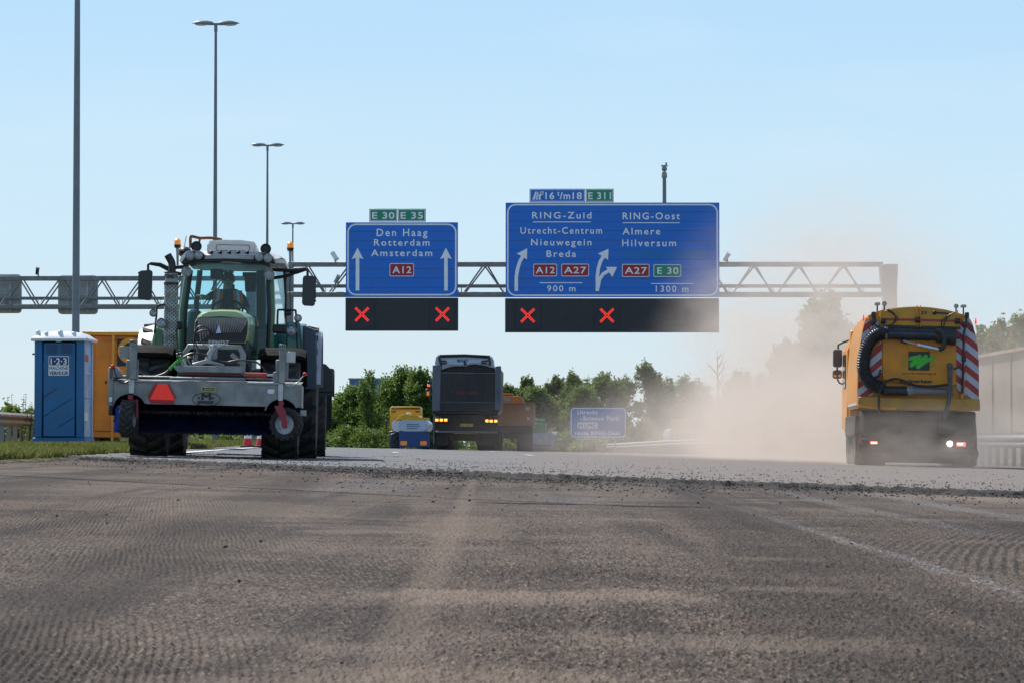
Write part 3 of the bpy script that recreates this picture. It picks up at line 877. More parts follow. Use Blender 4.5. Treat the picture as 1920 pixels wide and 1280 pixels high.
curved_arrow(mb, [(968, 546), (968, 520), (970.5, 504), (975, 490), (983, 477)], .075, [(969, 476), (988.5, 466), (988, 487), (980.5, 482)], -.003)
shift(mb.build('arrow', m_refl, tB), cB, zB); mb = MB()
curved_arrow(mb, [(1120, 546), (1120, 518), (1122, 503), (1126, 490), (1133.5, 478)], .075, [(1121, 476), (1141, 467), (1140, 488), (1132, 482)], -.003)
curved_arrow(mb, [(1121, 540), (1124, 524), (1131, 514), (1143, 507)], .075, [(1136, 501), (1157, 501), (1148, 520), (1143, 512)], -.010)
shift(mb.build('arrow', m_refl, tB), cB, zB)
for a, b, s, mt, in ((993, 1097.5, None, m_signblue), (1098.5, 1151, 'E 311', m_signgreen)):
    x0, x1, zb, zt = sf.x(a) - cB, sf.x(b) - cB, sf.z(379.5) - zB, sf.z(354.5) - zB
    o = MB().box(x0, x1, -.02, .05, zb, zt).build('route_tab', mt, tB, .004)
    border(MB(), x0 + .02, x1 - .02, zb + .02, zt - .02, .05, .03, -.0235).build('border', m_refl, o, smooth=False)
    if s: text(s, x0 + .12, x1 - .12, zb + (zt - zb) * .23, (zt - zb) * .52, -.025, m_refl, o, 1.1, bold=.009)
    else:
        zz = zb + (zt - zb) * .23; ch = (zt - zb) * .52
        text('16', sf.x(1023) - cB, sf.x(1039) - cB, zz, ch, -.025, m_refl, o, 1.1, bold=.009)
        text('t', sf.x(1045) - cB, sf.x(1049) - cB, zz + ch * .5, ch * .7, -.025, m_refl, o, 1.1, bold=.006)
        text('/m', sf.x(1050) - cB, sf.x(1069) - cB, zz, ch, -.025, m_refl, o, 1.1, bold=.009)
        text('18', sf.x(1074) - cB, sf.x(1091) - cB, zz, ch, -.025, m_refl, o, 1.1, bold=.009)
        mb = MB()
        for pl in ([(998, 375), (1003, 375), (1006, 360), (1003.5, 360)], [(1004.5, 375), (1008, 375), (1008.5, 360), (1007, 360)], [(1010, 375), (1014, 375), (1013, 370), (1018, 363), (1015, 361), (1011, 366), (1009.5, 360), (1010, 369)], [(1011, 360.5), (1019.5, 359.5), (1018, 367), (1015.5, 364)]):
            mb.prism(sf.poly(pl), -.024, -.028)
        shift(mb.build('junction_symbol', m_refl, o), cB, zB)

def matrix_panel(px0, px1, py0, py1, crosses, label, tile=None):
    x0, x1, z1, z0 = sf.x(px0), sf.x(px1), sf.z(py0), sf.z(py1); cx = (x0 + x1) / 2
    t = empty('lane_signal_panel', (cx, YS, z0), (0, 0, 0), label, 'signal panel')
    MB().box(x0 - cx, x1 - cx, -.02, .28, 0, z1 - z0).build('housing', m_blacksign, t, .01)
    n = 6
    for k in range(1, n): MB().box(x0 - cx + .05, x1 - cx - .05, -.03, -.018, (z1 - z0) * k / n - .012, (z1 - z0) * k / n + .012).build('louvre', M('louvre_black', (.03, .034, .04), .4, .2, .1, 3), t)
    for px in crosses:
        xx = sf.x(px) - cx; zz = sf.z((py0 + py1) / 2 + .5) - z0
        cell = MB().box(xx - .55, xx + .55, -.055, -.035, zz - .62, zz + .62).build('signal_cell', M('cell_black', (.014, .017, .024), .5, 0, .1, 3), t, .006)
        mb = MB()
        for s in (-1, 1):
            for k in range(-7, 8):
                for q in (-.5, .5):
                    if abs(k) < 1: continue
                    cxx = xx + k * .038 + q * .044; czz = zz + s * k * .038 - s * q * .044
                    mb.box(cxx - .019, cxx + .019, -.068, -.056, czz - .019, czz + .019)
        mb.build('red_cross', m_led, cell)
    return t
matrix_panel(647.5, 859, 558.5, 620, (678.5, 829.5), 'black lane panel with two red crosses under the narrow blue sign')
matrix_panel(947, 1348.5, 559.5, 623, (989.5, 1138), 'black lane panel with two red crosses under the wide blue sign')

# ---- camera mast behind the wide sign
xm = WF.p(1246, 500, 134.35).x
t = empty('camera_mast', (xm, 134.35, WF.p(1246, 498, 134.35).z), (0, 0, 0), 'slim grey mast with a camera on top behind the wide sign', 'mast')
zt = WF.p(1246, 312, 134.35).z - t.location.z
MB().tube([(0, 0, 0), (0, 0, zt - .5)], [.10, .08], 12).build('pole', m_pole, t)
MB().cyl((0, 0, zt - .5), (0, 0, zt - .25), .13, .1, 10).ball((0, 0, zt - .12), .12, 10, 8).build('dome_camera', m_galvd, t)
MB().box(-.14, .14, -.05, .05, zt - .02, zt + .05).box(.04, .12, -.04, .04, zt + .05, zt + .16).build('camera_housing', m_galv, t)

# ------------------------------------------------------------------ blue roadside sign
rs = Frame((0, 177, 0))
x0, x1, z0, z1 = rs.x(1069), rs.x(1174), rs.z(820), rs.z(763); cx = (x0 + x1) / 2; gz = float(GU(cx, 177)) - .3
t = empty('roadside_sign', (cx, 177, gz), (0, 0, 0), 'blue ground sign reading Utrecht Science Park before the trees', 'road sign')
MB().prism(round_rect(x0 - cx, x1 - cx, z0 - gz, z1 - gz, .22), -.02, .03).build('sign_panel', M('pale_sign_blue', (.02, .15, .45), .5, 0, .05, 2), t)
border(MB(), x0 - cx + .03, x1 - cx - .03, z0 - gz + .03, z1 - gz - .03, .2, .05, -.023).build('border', m_refl, t, smooth=False)
for s in (-.6, .6): MB().cyl((s * (x1 - cx), .08, 0), (s * (x1 - cx), .08, z1 - gz - .1), .05, .05, 8).build('post', m_galv, t)
def rt(s, a, b, top, base, mat=m_refl): text(s, rs.x(a) - cx, rs.x(b) - cx, rs.z(base) - gz, rs.z(top) - rs.z(base), -.03, mat, t, 1.15, bold=.010)
rt('Utrecht', 1083, 1120, 768, 775.5); rt('-Science Park', 1089, 1160, 779.5, 787); rt('route RING-Oost', 1078, 1163, 807, 814.5)
MB().box(rs.x(1083) - cx, rs.x(1120) - cx, -.026, -.022, rs.z(802) - gz, rs.z(791) - gz).build('white_plate', m_refl, t)
rt('H', 1086, 1092, 793, 800.5, m_blacksign); rt('UMC', 1096, 1117.5, 793, 800.5, m_blacksign)

# ------------------------------------------------------------------ guard rails
RAILP = [(-.155, 0), (-.10, .085), (-.055, .085), (0, .0), (.055, .085), (.10, .085), (.155, 0)]   # (z, out)
def guard_rail(name, label, fx, fz, y0, y1, post, side, seg=4.0, rail_z=.60):
    t = empty(name, (fx(y0), y0, fz(fx(y0), y0)), (0, 0, 0), label, 'guard rail')
    O = Vector(t.location)
    y = y0; k = 0
    while y < y1 - .1:
        ya, yb = y, min(y + seg - .03, y1)
        V = []
        for yy_ in (ya, yb):
            x = fx(yy_); z = fz(x, yy_)
            for (dz, out_) in RAILP: V.append((x - O.x + side * (.08 + out_), yy_ - O.y, z - O.z + rail_z + dz))
        n = len(RAILP); Fc = [(i, i + 1, i + 1 + n, i + n) for i in range(n - 1)]
        MB().add(V, Fc).build('rail', m_galvd, t)
        y += seg
    y = y0
    proto = None
    while y < y1:
        x = fx(y); z = fz(x, y)
        if proto is None:
            proto = MB().box(-.05, .05, -.03, .03, -.3, .72).build('post', m_galvd, t, .006); pm = proto
        else:
            pm = proto.copy(); COL.objects.link(pm); pm.parent = t
        pm.location = (x - O.x, y - O.y, z - O.z)
        y += post
    return t
guard_rail('guard_rail', 'grey steel guard rail left of the blue portable toilet', lambda Y: -11.95 - .043 * (Y - 73), lambda x, y: verge_z(x, y) + .02, 63, 110, 1.33, 1)
guard_rail('guard_rail', 'grey steel guard rail along the right side behind the sweeper', lambda Y: 12.25 - .043 * (Y - 73), lambda x, y: float(GU(x, y)), 62, 330, 1.0 * 1.0, -1)
guard_rail('guard_rail', 'pale far guard rail crossing in front of the trees left of the noise wall', lambda Y: 15.6 - .043 * (Y - 113), lambda x, y: float(GU(x, y)) - .02, 150, 330, 4.0, -1)

# ------------------------------------------------------------------ noise wall
m_wall = M('wall_panel_concrete', (.165, .128, .11), .85, 0, .12, .7, bump=.004, bscale=12, streak=.35, dcol=(.2, .16, .145))
m_wallp = M('wall_post_concrete', (.15, .118, .10), .85, 0, .12, 1.2)
def wx(Y): return 18.8 - .019 * (Y - 113)
t = empty('noise_wall', (wx(88), 88, float(GU(16, 88))), (0, 0, 0), 'long pinkish grey concrete noise wall fading into the dust on the right', 'wall')
O = Vector(t.location)
ztop = CAMZ + 3.62 - O.z
Y = 88.0
sl = -.019
while Y < 297:
    zb = float(GU(16, min(Y, 297))) - .4 - O.z
    def sheared(mb_, x_, y_):
        return mb_
    for (za, zc, off, mt, nm) in ((zb, 1.02, -.10, m_wallp, 'plinth_panel'), (1.10, ztop - .02, 0, m_wall, 'panel')):
        V = []
        for yy_ in (Y + .07, Y + 3.93):
            for dx in (off, .12):
                for zz in (za, zc): V.append((wx(yy_) - O.x + dx, yy_ - O.y, zz))
        MB().add(V, [(0, 1, 3, 2), (4, 6, 7, 5), (0, 4, 5, 1), (2, 3, 7, 6), (1, 5, 7, 3), (0, 2, 6, 4)]).build(nm, mt, t, .01)
    MB().box(wx(Y) - O.x - .06, wx(Y) - O.x + .2, Y - O.y - .065, Y - O.y + .065, zb, ztop).build('post', m_wallp, t)
    Y += 4.0
V = []
for yy_ in (88, 297.2):
    for dx in (-.16, .26):
        for zz in (ztop, ztop + .12): V.append((wx(yy_) - O.x + dx, yy_ - O.y, zz))
MB().add(V, [(0, 1, 3, 2), (4, 6, 7, 5), (0, 4, 5, 1), (2, 3, 7, 6), (1, 5, 7, 3), (0, 2, 6, 4)]).build('coping', M('coping', (.26, .17, .135), .8, 0, .15, 1), t)
# raking struts at the near open end
for px in (1228, 1240):
    pass

# ------------------------------------------------------------------ yellow board and van in the dust
yb = Frame((0, 215, 0))
x0, x1, z0, z1 = yb.x(1258), yb.x(1297), yb.z(811), yb.z(785); cx = (x0 + x1) / 2; gz = float(GU(cx, 215))
t = empty('notice_board', (cx, 215, gz), (0, 0, 0), 'faint yellow notice board standing in the dust before the noise wall', 'sign')
MB().box(x0 - cx, x1 - cx, -.02, .03, z0 - gz, z1 - gz).build('board', M('yellow_board', (.60, .36, .03), .5, 0, .06, 2), t, .01)
for s in (-.7, .7): MB().cyl((s * (x1 - cx), .06, -.2), (s * (x1 - cx), .06, z1 - gz), .04, .04, 8).build('post', m_galvd, t)
for s in (-.35, 0, .35): MB().box(-.5, .5, -.026, -.021, (z0 + z1) / 2 - gz + s * .7 - .05, (z0 + z1) / 2 - gz + s * .7 + .03).build('text_line', M('ochre_print', (.35, .18, .03), .6), t)
t = empty('parked_van', (yb.x(1288), 222, float(GU(12, 222)) - .1), (0, 0, .043), 'pale blue parked van hidden in the dust below the yellow board', 'van')
MB().prism([(-.95, .35), (.95, .35), (.97, 1.2), (.85, 2.0), (.6, 2.12), (-.6, 2.12), (-.85, 2.0), (-.97, 1.2)], 0, 4.6).build('body', M('van_blue', (.25, .32, .42), .35, 0, .05, 2), t, .04)
MB().prism([(-.72, 1.25), (.72, 1.25), (.66, 1.85), (-.66, 1.85)], -.015, .0).build('rear_window', m_black, t)
MB().box(-.9, .9, -.08, .05, .35, .55).build('bumper', m_black, t, .02)
for s in (-1, 1):
    MB().box(s * .80, s * .93, -.02, .02, .7, 1.15).build('tail_light', m_red, t, .01)
    for yv in (.8, 3.6): MB().lathe([(.2, -.1), (.33, -.1), (.34, 0), (.33, .1), (.2, .1)], (s * .84, yv, .34), 'x', 18).build('wheel', m_rubber, t)

# ------------------------------------------------------------------ far blue building
bf = Frame((0, 620, 0)); x0, x1 = bf.x(655), bf.x(728); z1 = bf.z(711); cx = (x0 + x1) / 2
t = empty('office_building', (cx, 620, -1.5), (0, 0, 0), 'distant blue clad office block peeking over the trees left of the tanker', 'building')
MB().box(x0 - cx, x1 - cx, 0, 22, 0, z1 + 1.5).build('facade', M('blue_cladding', (.05, .14, .34), .5, 0, .06, .3), t)
for k in range(3):
    zz = z1 + 1.5 - 1.6 - k * 2.1
    MB().box(x0 - cx, x1 - cx, -.06, -.01, zz - .7, zz).build('window_band', M('band_glass', (.12, .22, .38), .2, 0, .1, .5), t)
MB().box(x0 - cx - .2, x1 - cx + .2, -.3, 22.3, z1 + 1.5, z1 + 1.8).build('roof', m_galvd, t)
hb = Frame((0, 420, 0)); x0, x1, zt_ = hb.x(1068), hb.x(1090), hb.z(719)
t = empty('far_house', ((x0 + x1) / 2, 420, -1), (0, 0, 0), 'grey flat roof just showing above the trees over the blue roadside sign', 'building')
MB().box(-1.2, 1.2, 0, 6, 0, zt_ + 1).build('wall', M('grey_wall', (.3, .31, .33), .7), t)
MB().box(-1.3, 1.3, -.1, 6.1, zt_ + 1, zt_ + 1.15).build('roof', m_galvd, t)

# ------------------------------------------------------------------ trees
def crown_mesh(name, lobes, n, leaf, mat, seed, parent):
    r = np.random.default_rng(seed)
    L_ = np.array(lobes, float)       # cx cy cz rx ry rz
    wgt = (L_[:, 3] * L_[:, 5]); wgt = wgt / wgt.sum()
    idx = r.choice(len(L_), n, p=wgt)
    d = r.normal(size=(n, 3)); d /= np.linalg.norm(d, axis=1)[:, None]
    # twig clumps: leaves gather on random directions with gaps in between
    K = 46
    cd = r.normal(size=(len(L_), K, 3)); cd /= np.linalg.norm(cd, axis=2)[:, :, None]
    pick = r.integers(0, K, n); d = cd[idx, pick] + r.normal(size=(n, 3)) * .17
    rad = (.55 + .5 * r.random(n) ** .6) * (0.82 + .36 * r.random((len(L_), K))[idx, pick])
    C = L_[idx, :3] + d * L_[idx, 3:6] * rad[:, None]
    a = r.normal(size=(n, 3)); a /= np.linalg.norm(a, axis=1)[:, None]
    b = np.cross(a, r.normal(size=(n, 3))); b /= np.linalg.norm(b, axis=1)[:, None]
    s = leaf * (.6 + .8 * r.random(n))[:, None]
    V = np.stack([C - a * s, C + b * s * .5, C + a * s, C - b * s * .5], 1)
    Fc = np.arange(n * 4).reshape(n, 4)
    return np_obj(name, V.reshape(-1, 3), Fc, mat, parent)
m_bark = M('bark', (.09, .07, .055), .9, 0, .25, 6, bump=.01)
m_leafA = leaf_mat('leaf_mid_green', (.075, .15, .038), (.165, .27, .07), .5)
m_leafB = leaf_mat('leaf_grey_green', (.09, .15, .058), (.18, .25, .10), .5)
m_leafC = leaf_mat('leaf_yellow_green', (.095, .155, .030), (.19, .26, .055))
def tree(px, Y, top, wpx, label, mat, seed, kind='round', n=3600, group=None, name='tree', base=None, leaf=.16):
    r = random.Random(seed)
    x = WF.p(px, 842, Y).x; zb = -1.0 if base is None else base; zt_ = WF.p(px, top, Y).z; H = zt_ - zb
    W = wpx / 5800 * Y / 2
    t = empty(name, (x, Y, zb), (0, 0, 0), label, 'bush' if name == 'bush' else 'tree', group)
    lob = []
    nl = 13
    for i in range(nl):
        u = r.random(); z = H * (.12 + .78 * ((i + .5) / nl))
        f = math.sin(math.pi * min(1, (.22 + .74 * (i + .5) / nl))) ** .6
        if kind == 'tall': f *= .9
        q = r.uniform(-1, 1)
        lob.append((q * W * .66 * f, r.uniform(-.5, .5) * W * f, z, W * r.uniform(.34, .55) * (.5 + .5 * f), W * .45, H * r.uniform(.08, .14)))
    lob.append((0, 0, H * .90, W * .25, W * .25, H * .09)); lob.append((r.uniform(-.4, .4) * W, 0, H * .82, W * .3, W * .25, H * .10))
    if kind == 'sparse': lob = [l for i, l in enumerate(lob) if i % 2 == 0 or l[2] < H * .4]
    if kind == 'low': lob = [(q[0], q[1], q[2] * .9, q[3] * 1.15, q[4], q[5] * 1.2) for q in lob]
    crown_mesh('crown' if name == 'tree' else 'foliage', lob, n, leaf, mat, seed, t)
    mb = MB(); tr = .035 * H ** .9
    mb.tube([(0, 0, 0), (.05 * W, 0, H * .35), (-.04 * W, .05, H * .65), (0, 0, H * .92)], [tr, tr * .8, tr * .45, tr * .12], 8)
    for l in lob[::2]:
        z0_ = max(.2 * H, l[2] - .16 * H); mb.tube([(0, 0, z0_), (l[0] * .5, l[1] * .5, (z0_ + l[2]) / 2 + .1), (l[0], l[1], l[2] + l[5] * .6)], [tr * .4, tr * .25, tr * .07], 5)
    mb.build('trunk' if name == 'tree' else 'stem', m_bark, t)
    return t
T = [
 (640, 238, 735, 60, 'dark green tree whose crown meets the right rear edge of the tractor', m_leafA, 'round'),
 (668, 232, 722, 66, 'dense green tree at the left end of the tree line beside the tractor trailer', m_leafA, 'round'),
 (690, 222, 700, 52, 'tall open crowned tree in front of the distant blue building', m_leafA, 'sparse'),
 (718, 236, 738, 60, 'round green tree just below the distant blue building', m_leafA, 'round'),
 (757, 228, 688, 66, 'tall broad tree directly above the yellow and blue tanker', m_leafA, 'round'),
 (793, 226, 687, 58, 'tall tree touching the left mirror of the dump truck', m_leafA, 'round'),
 (822, 232, 704, 60, 'green tree mostly hidden behind the dump truck', m_leafA, 'round'),
 (955, 244, 718, 60, 'green tree right above the orange truck', m_leafB, 'round'),
 (985, 246, 706, 46, 'wispy tree with thin top shoots right of the dump truck', m_leafB, 'tall'),
 (1010, 240, 722, 66, 'broad tree above the small green truck', m_leafB, 'round'),
 (1042, 244, 702, 44, 'slender tree with two thin leaders left of the blue roadside sign', m_leafB, 'tall'),
 (1072, 242, 699, 50, 'tree standing directly behind the left half of the blue roadside sign', m_leafA, 'tall'),
 (1098, 238, 722, 56, 'lower tree behind the middle of the blue roadside sign', m_leafA, 'round'),
 (1130, 246, 699, 64, 'bright green tree above the top right corner of the blue roadside sign', m_leafA, 'round'),
 (1172, 250, 704, 60, 'hazy tree right of the blue roadside sign', m_leafB, 'tall'),
 (1216, 246, 682, 54, 'tallest hazy tree between the blue roadside sign and the noise wall', m_leafB, 'tall'),
 (1248, 252, 706, 60, 'dusty tree above the left end of the noise wall', m_leafB, 'round'),
 (1290, 262, 702, 66, 'faint dusty tree behind the first part of the noise wall', m_leafB, 'round'),
 (1385, 275, 692, 60, 'faint tree behind the noise wall deep in the dust', m_leafB, 'tall'),
 (1430, 270, 700, 66, 'dust veiled tree left of the large ghostly tree', m_leafB, 'round'),
 (1545, 150, 550, 135, 'large ghostly tree under the right end of the gantry veiled by dust', m_leafB, 'round'),
 (1470, 190, 640, 70, 'pale tree at the left foot of the large ghostly tree', m_leafB, 'round'),
 (1850, 160, 612, 60, 'leafy tree over the noise wall just right of the sweeper', m_leafB, 'round'),
 (1882, 158, 600, 56, 'round crowned tree over the noise wall near the right edge', m_leafB, 'round'),
 (1920, 154, 590, 64, 'tallest green tree over the noise wall cut by the right edge', m_leafC, 'round'),
 (1800, 165, 640, 90, 'tree mostly hidden behind the yellow sweeper body', m_leafB, 'round'),
]
for i, (px, Y, top, wp, lab, mt, kd) in enumerate(T):
    big = wp > 100
    tree(px, Y, top, wp * (1.15 if big else (1.45 if kd in ('tall', 'sparse') else 1.95)), lab, mt, 100 + i, kd, n=16000 if big else (4200 if kd == 'sparse' else 13000), leaf=.17 if big else .125)
B = [
 (650, 214, 792, 60, 'low light green bush at the road edge right of the tractor trailer', m_leafC),
 (700, 210, 798, 84, 'pale green bush below the open crowned tree', m_leafC),
 (742, 212, 780, 60, 'light green bush left of the tanker cab', m_leafC),
 (905, 214, 800, 90, 'light bush seen under the dump truck', m_leafC),
 (1062, 208, 800, 60, 'pale flowering bush at the foot of the blue roadside sign', m_leafC),
 (1110, 205, 812, 70, 'low pale bush under the blue roadside sign', m_leafC),
 (1160, 208, 806, 66, 'light bush right below the blue roadside sign', m_leafC),
 (1205, 212, 778, 70, 'rounded light green bush before the left end of the noise wall', m_leafC),
 (1015, 216, 795, 60, 'grey green bush behind the small green truck', m_leafB),
 (18, 120, 745, 74, 'dark green bush over the guard rail at the left edge', m_leafA),
 (64, 112, 756, 60, 'light green bush between the left bush and the blue toilet', m_leafC),
 (-40, 118, 750, 80, 'bush just outside the left edge behind the guard rail', m_leafA),
]
for i, (px, Y, top, wp, lab, mt) in enumerate(B):
    tree(px, Y, top, wp * 1.3, lab, mt, 300 + i, 'low', n=3200, name='bush', base=-.2 if Y < 150 else -.6, leaf=.11)
# leafy weeds rising right behind the left rail
def weed(px, Y, top, label, seed):
    r = random.Random(seed); x = WF.p(px, 842, Y).x; zb = verge_z(x, Y); H = WF.p(px, top, Y).z - zb
    t = empty('weed', (x, Y, zb), (0, 0, 0), label, 'plant', 'leafy weeds behind the left guard rail')
    mb = MB(); lv = MB()
    for k in range(7):
        dx, dy = r.uniform(-.35, .35), r.uniform(-.2, .2); h = H * r.uniform(.6, 1.0)
        mb.tube([(dx * .4, dy * .4, 0), (dx * .8, dy, h * .6), (dx, dy, h)], [.012, .009, .004], 5)
        for q in range(16):
            u = .25 + .75 * q / 15; cx_, cy_, cz = dx * u, dy * u, h * u; a = r.random() * 6.28; L1 = .06 + .05 * r.random()
            d = Vector((math.cos(a), math.sin(a), .35)).normalized(); s_ = Vector((-math.sin(a), math.cos(a), 0)) * L1 * .35; c_ = Vector((cx_, cy_, cz))
            lv.add([c_, c_ + d * L1 * .6 + s_, c_ + d * L1 * 1.3, c_ + d * L1 * .6 - s_], [(0, 1, 2, 3)])
    mb.build('stem', m_leafC, t); lv.build('leaves', m_leafC, t, smooth=False)
weed(36, 76, 738, 'tall leafy weed rising above the left guard rail', 5)
weed(52, 77, 752, 'shorter leafy weed between the tall one and the toilet', 6)
weed(14, 76.5, 770, 'low leafy weed behind the guard rail at the left edge', 7)
# bare dead tree
x = WF.p(1345, 842, 255).x
t = empty('dead_tree', (x, 255, -.8), (0, 0, 0), 'bare leafless tree sticking out of the dust left of the ghostly tree', 'tree')
r = random.Random(3); mb = MB(); zt_ = WF.p(1345, 658, 255).z + .8
mb.tube([(0, 0, 0), (.1, 0, zt_ * .5), (0, 0, zt_)], [.14, .09, .015], 7)
for k in range(16):
    z0_ = zt_ * (.35 + .6 * k / 16); s = r.choice((-1, 1)); ln = 1.7 * (1 - .6 * k / 16) * r.uniform(.35, 1.3); z0_ += r.uniform(-.3, .3)
    a = (s * ln * r.uniform(.3, .6), r.uniform(-.4, .4), z0_ + ln * r.uniform(.3, .7)); b = (a[0] + s * ln * r.uniform(.0, .45), r.uniform(-.6, .6), a[2] + ln * r.uniform(.3, .8))
    mb.tube([(0, 0, z0_), a, b], [.05, .03, .01], 5)
    mb.tube([a, (a[0] + s * .5, a[1], a[2] + .25)], [.025, .008], 5)
mb.build('trunk', m_bark, t)
# far wood line
def wood(name, n, fpos, h, label, seed, leaf=.5):
    r = np.random.default_rng(seed)
    C = np.array([fpos(r) for _ in range(n)]); a = r.normal(size=(n, 3)); a /= np.linalg.norm(a, axis=1)[:, None]
    b = np.cross(a, r.normal(size=(n, 3))); b /= np.linalg.norm(b, axis=1)[:, None]
    s = leaf * (.6 + .8 * r.random(n))[:, None]
    V = np.stack([C - a * s, C + b * s * .5, C + a * s, C - b * s * .5], 1)
    o = np_obj(name, V.reshape(-1, 3), np.arange(n * 4).reshape(n, 4), m_leafB); tag(o, label, 'trees', kind='stuff')
def fp(r):
    x = r.uniform(-75, 90); top = 4.1 + 1.5 * math.sin(x * .33) * math.sin(x * .11 + 1) + .8 * math.sin(x * 1.3)
    if x < -22: top = 2.6
    return (x, 330 + r.uniform(0, 14), -.8 + (top + .8) * r.random() ** .7)
wood('far_wood', 26000, fp, 5, 'distant hazy belt of trees closing the view along the horizon', 9, .42)
# ------------------------------------------------------------------ portable toilet
m_tblue = M('toilet_blue', (.006, .125, .31), .38, 0, .12, 2.5, bump=.002, bscale=30, dirt=.1, dcol=(.07, .12, .2))
m_tlite = M('toilet_white', (.74, .76, .79), .4, 0, .05, 3, dirt=.15, dcol=(.5, .48, .42))
m_tside = M('toilet_side_lit_blue', (.30, .46, .66), .3, 0, .1, 2)  # lighter than the front: sky reflection painted into the side walls
xa = WF.p(63, 830, 66).x
X0 = WF.p(114, 830, 66).x
pt = Frame((X0, 66, verge_z(X0, 66) + .02), (0, .0, R(-2.0)))
t = empty('portable_toilet', pt.loc, pt.rot, 'blue portable toilet with white roof beside the guard rail', 'portable toilet')
hw = (pt.x(166) - pt.x(62)) / 2; cx = 0
x0, x1 = pt.x(64, 0, 760), pt.x(157, 0, 760); zt = pt.z(638)
D = 1.16
MB().prism([(x0 - .05, 0), (x1 + .04, 0), (x1 + .03, .16), (x0 - .04, .16)], -.03, D + .03).build('base', m_tblue, t, .02)
MB().box(x0, x0 + .17, 0, .12, .16, zt).box(x1 - .17, x1, 0, .12, .16, zt).build('corner_post', m_tblue, t, .018)
dx0, dx1 = x0 + .19, x1 - .19
mb = MB().box(dx0, dx1, .02, .08, .18, zt - .05)
dr = mb.build('door', m_tblue, t, .012)
mb = MB()
for (a, b, c, d) in ((75, 748, 107, 727), (82, 780, 134, 746), (109, 800, 141, 780)):
    p, q = pt.p(a, b, 0), pt.p(c, d, 0)
    mb.tube([(p.x, .018, p.z), (q.x, .018, q.z)], .009, 6)
mb.build('moulded_rib', M('toilet_dark', (.006, .05, .16), .45), dr)
for side in (0, 1):
    for k in range(5):
        a, b = (dx0 + .06, 0 - .02) if side == 0 else (.02 + (dx0 + dx1) / 2 + 0, dx1 - .06)
        if side == 0: b = (dx0 + dx1) / 2 - .04
        else: a = (dx0 + dx1) / 2 + .04
        zz = pt.z(646 + k * 3.6)
        MB().box(a, b, .002, .022, zz - .016, zz + .006).build('vent_slat', M('toilet_dark'), dr)
MB().box(x0 + .05, x0 + .12, .12, D - .12, .16, zt).box(x1 - .12, x1 - .03, .12, D - .12, .16, zt).box(x0, x1, D - .12, D, .16, zt).build('side_wall', m_tside, t, .015)
for zz in (.6, 1.0, 1.5): MB().box(x1 - .03, x1 - .012, .2, D - .2, zz, zz + .05).build('wall_rib', m_tside, t, .01)
mb = MB()
n = 14
rows_ = []
for j in range(n + 1):
    v = j / n; y = -.05 + (D + .10) * v; V = []
    for i in range(n + 1):
        u = i / n; x = (x0 - .05) + (x1 - x0 + .10) * u
        dome = max(0, 1 - (2 * u - 1) ** 4) * max(0, 1 - (2 * v - 1) ** 4)
        V.append((x, y, zt + .06 + .13 * dome ** .6 + (.02 if .3 < u < .7 and .2 < v < .8 else 0)))
    rows_ += V
mb.add(rows_, [(j * (n + 1) + i, j * (n + 1) + i + 1, (j + 1) * (n + 1) + i + 1, (j + 1) * (n + 1) + i) for j in range(n) for i in range(n)])
mb.box(x0 - .05, x1 + .05, -.05, D + .05, zt - .01, zt + .062)
rf = mb.build('roof', m_tlite, t)
MB().cyl((x0 + .06, .1, zt + .05), (x0 + .06, .1, zt + .17), .07, .05, 12).ball((x0 + .06, .1, zt + .17), .055, 10, 6).build('roof_vent', m_tlite, rf)
MB().prism([((x0 + x1) / 2 - .12, zt + .01), ((x0 + x1) / 2 - .05, zt - .03), ((x0 + x1) / 2 + .05, zt - .03), ((x0 + x1) / 2 + .12, zt + .01)], -.07, -.02).build('roof_lip', m_tlite, rf, .008)
for q_ in (.22, .5, .78):
    xx = x0 + (x1 - x0) * q_; MB().box(xx - .05, xx + .05, .02, D - .02, zt + .10, zt + (.215 if q_ == .5 else .185)).build('roof_moulding', m_tlite, rf, .03)
MB().tube([(x0 - .06, -.06, zt + .02), (x1 + .06, -.06, zt + .02)], .035, 8).tube([(x1 + .06, -.06, zt + .02), (x1 + .06, D + .05, zt + .02)], .035, 8).build('roof_edge', m_tlite, rf)
# lettering board
a, b = pt.p(91, 667, .0), pt.p(129, 703.5, .0)
lb = MB().prism(round_rect(a.x, b.x, b.z, a.z, .02), .004, .018).build('label_plate', m_white, dr)
m_navy = M('navy_print', (.012, .035, .18), .5, 0, .03)
MB().prism(round_rect(a.x + .015, b.x - .015, pt.z(684), a.z - .015, .02), .0005, .0038).build('number_panel', m_navy, lb)
text('1·2·3', a.x + .05, b.x - .05, pt.z(682.5), pt.z(670.5) - pt.z(682.5), -.001, m_white, lb, 1.0, bold=.004)
text('MACHINE', a.x + .02, b.x - .02, pt.z(692.5), .075, .003, m_navy, lb, 1.0, bold=.001)
text('VERHUUR', a.x + .02, b.x - .02, pt.z(702), .08, .003, m_navy, lb, 1.0, bold=.003)
for (za, zb_, c) in ((664, 676, m_red), (772, 788, m_white)):
    MB().box(x1 - .029, x1 - .006, .15, .6, pt.z(zb_), pt.z(za)).build('sticker', c, t)
MB().cyl((x0 - .12, .4, pt.z(662)), (x0, .4, pt.z(662)), .02, .02, 8).build('hasp', m_black, t)

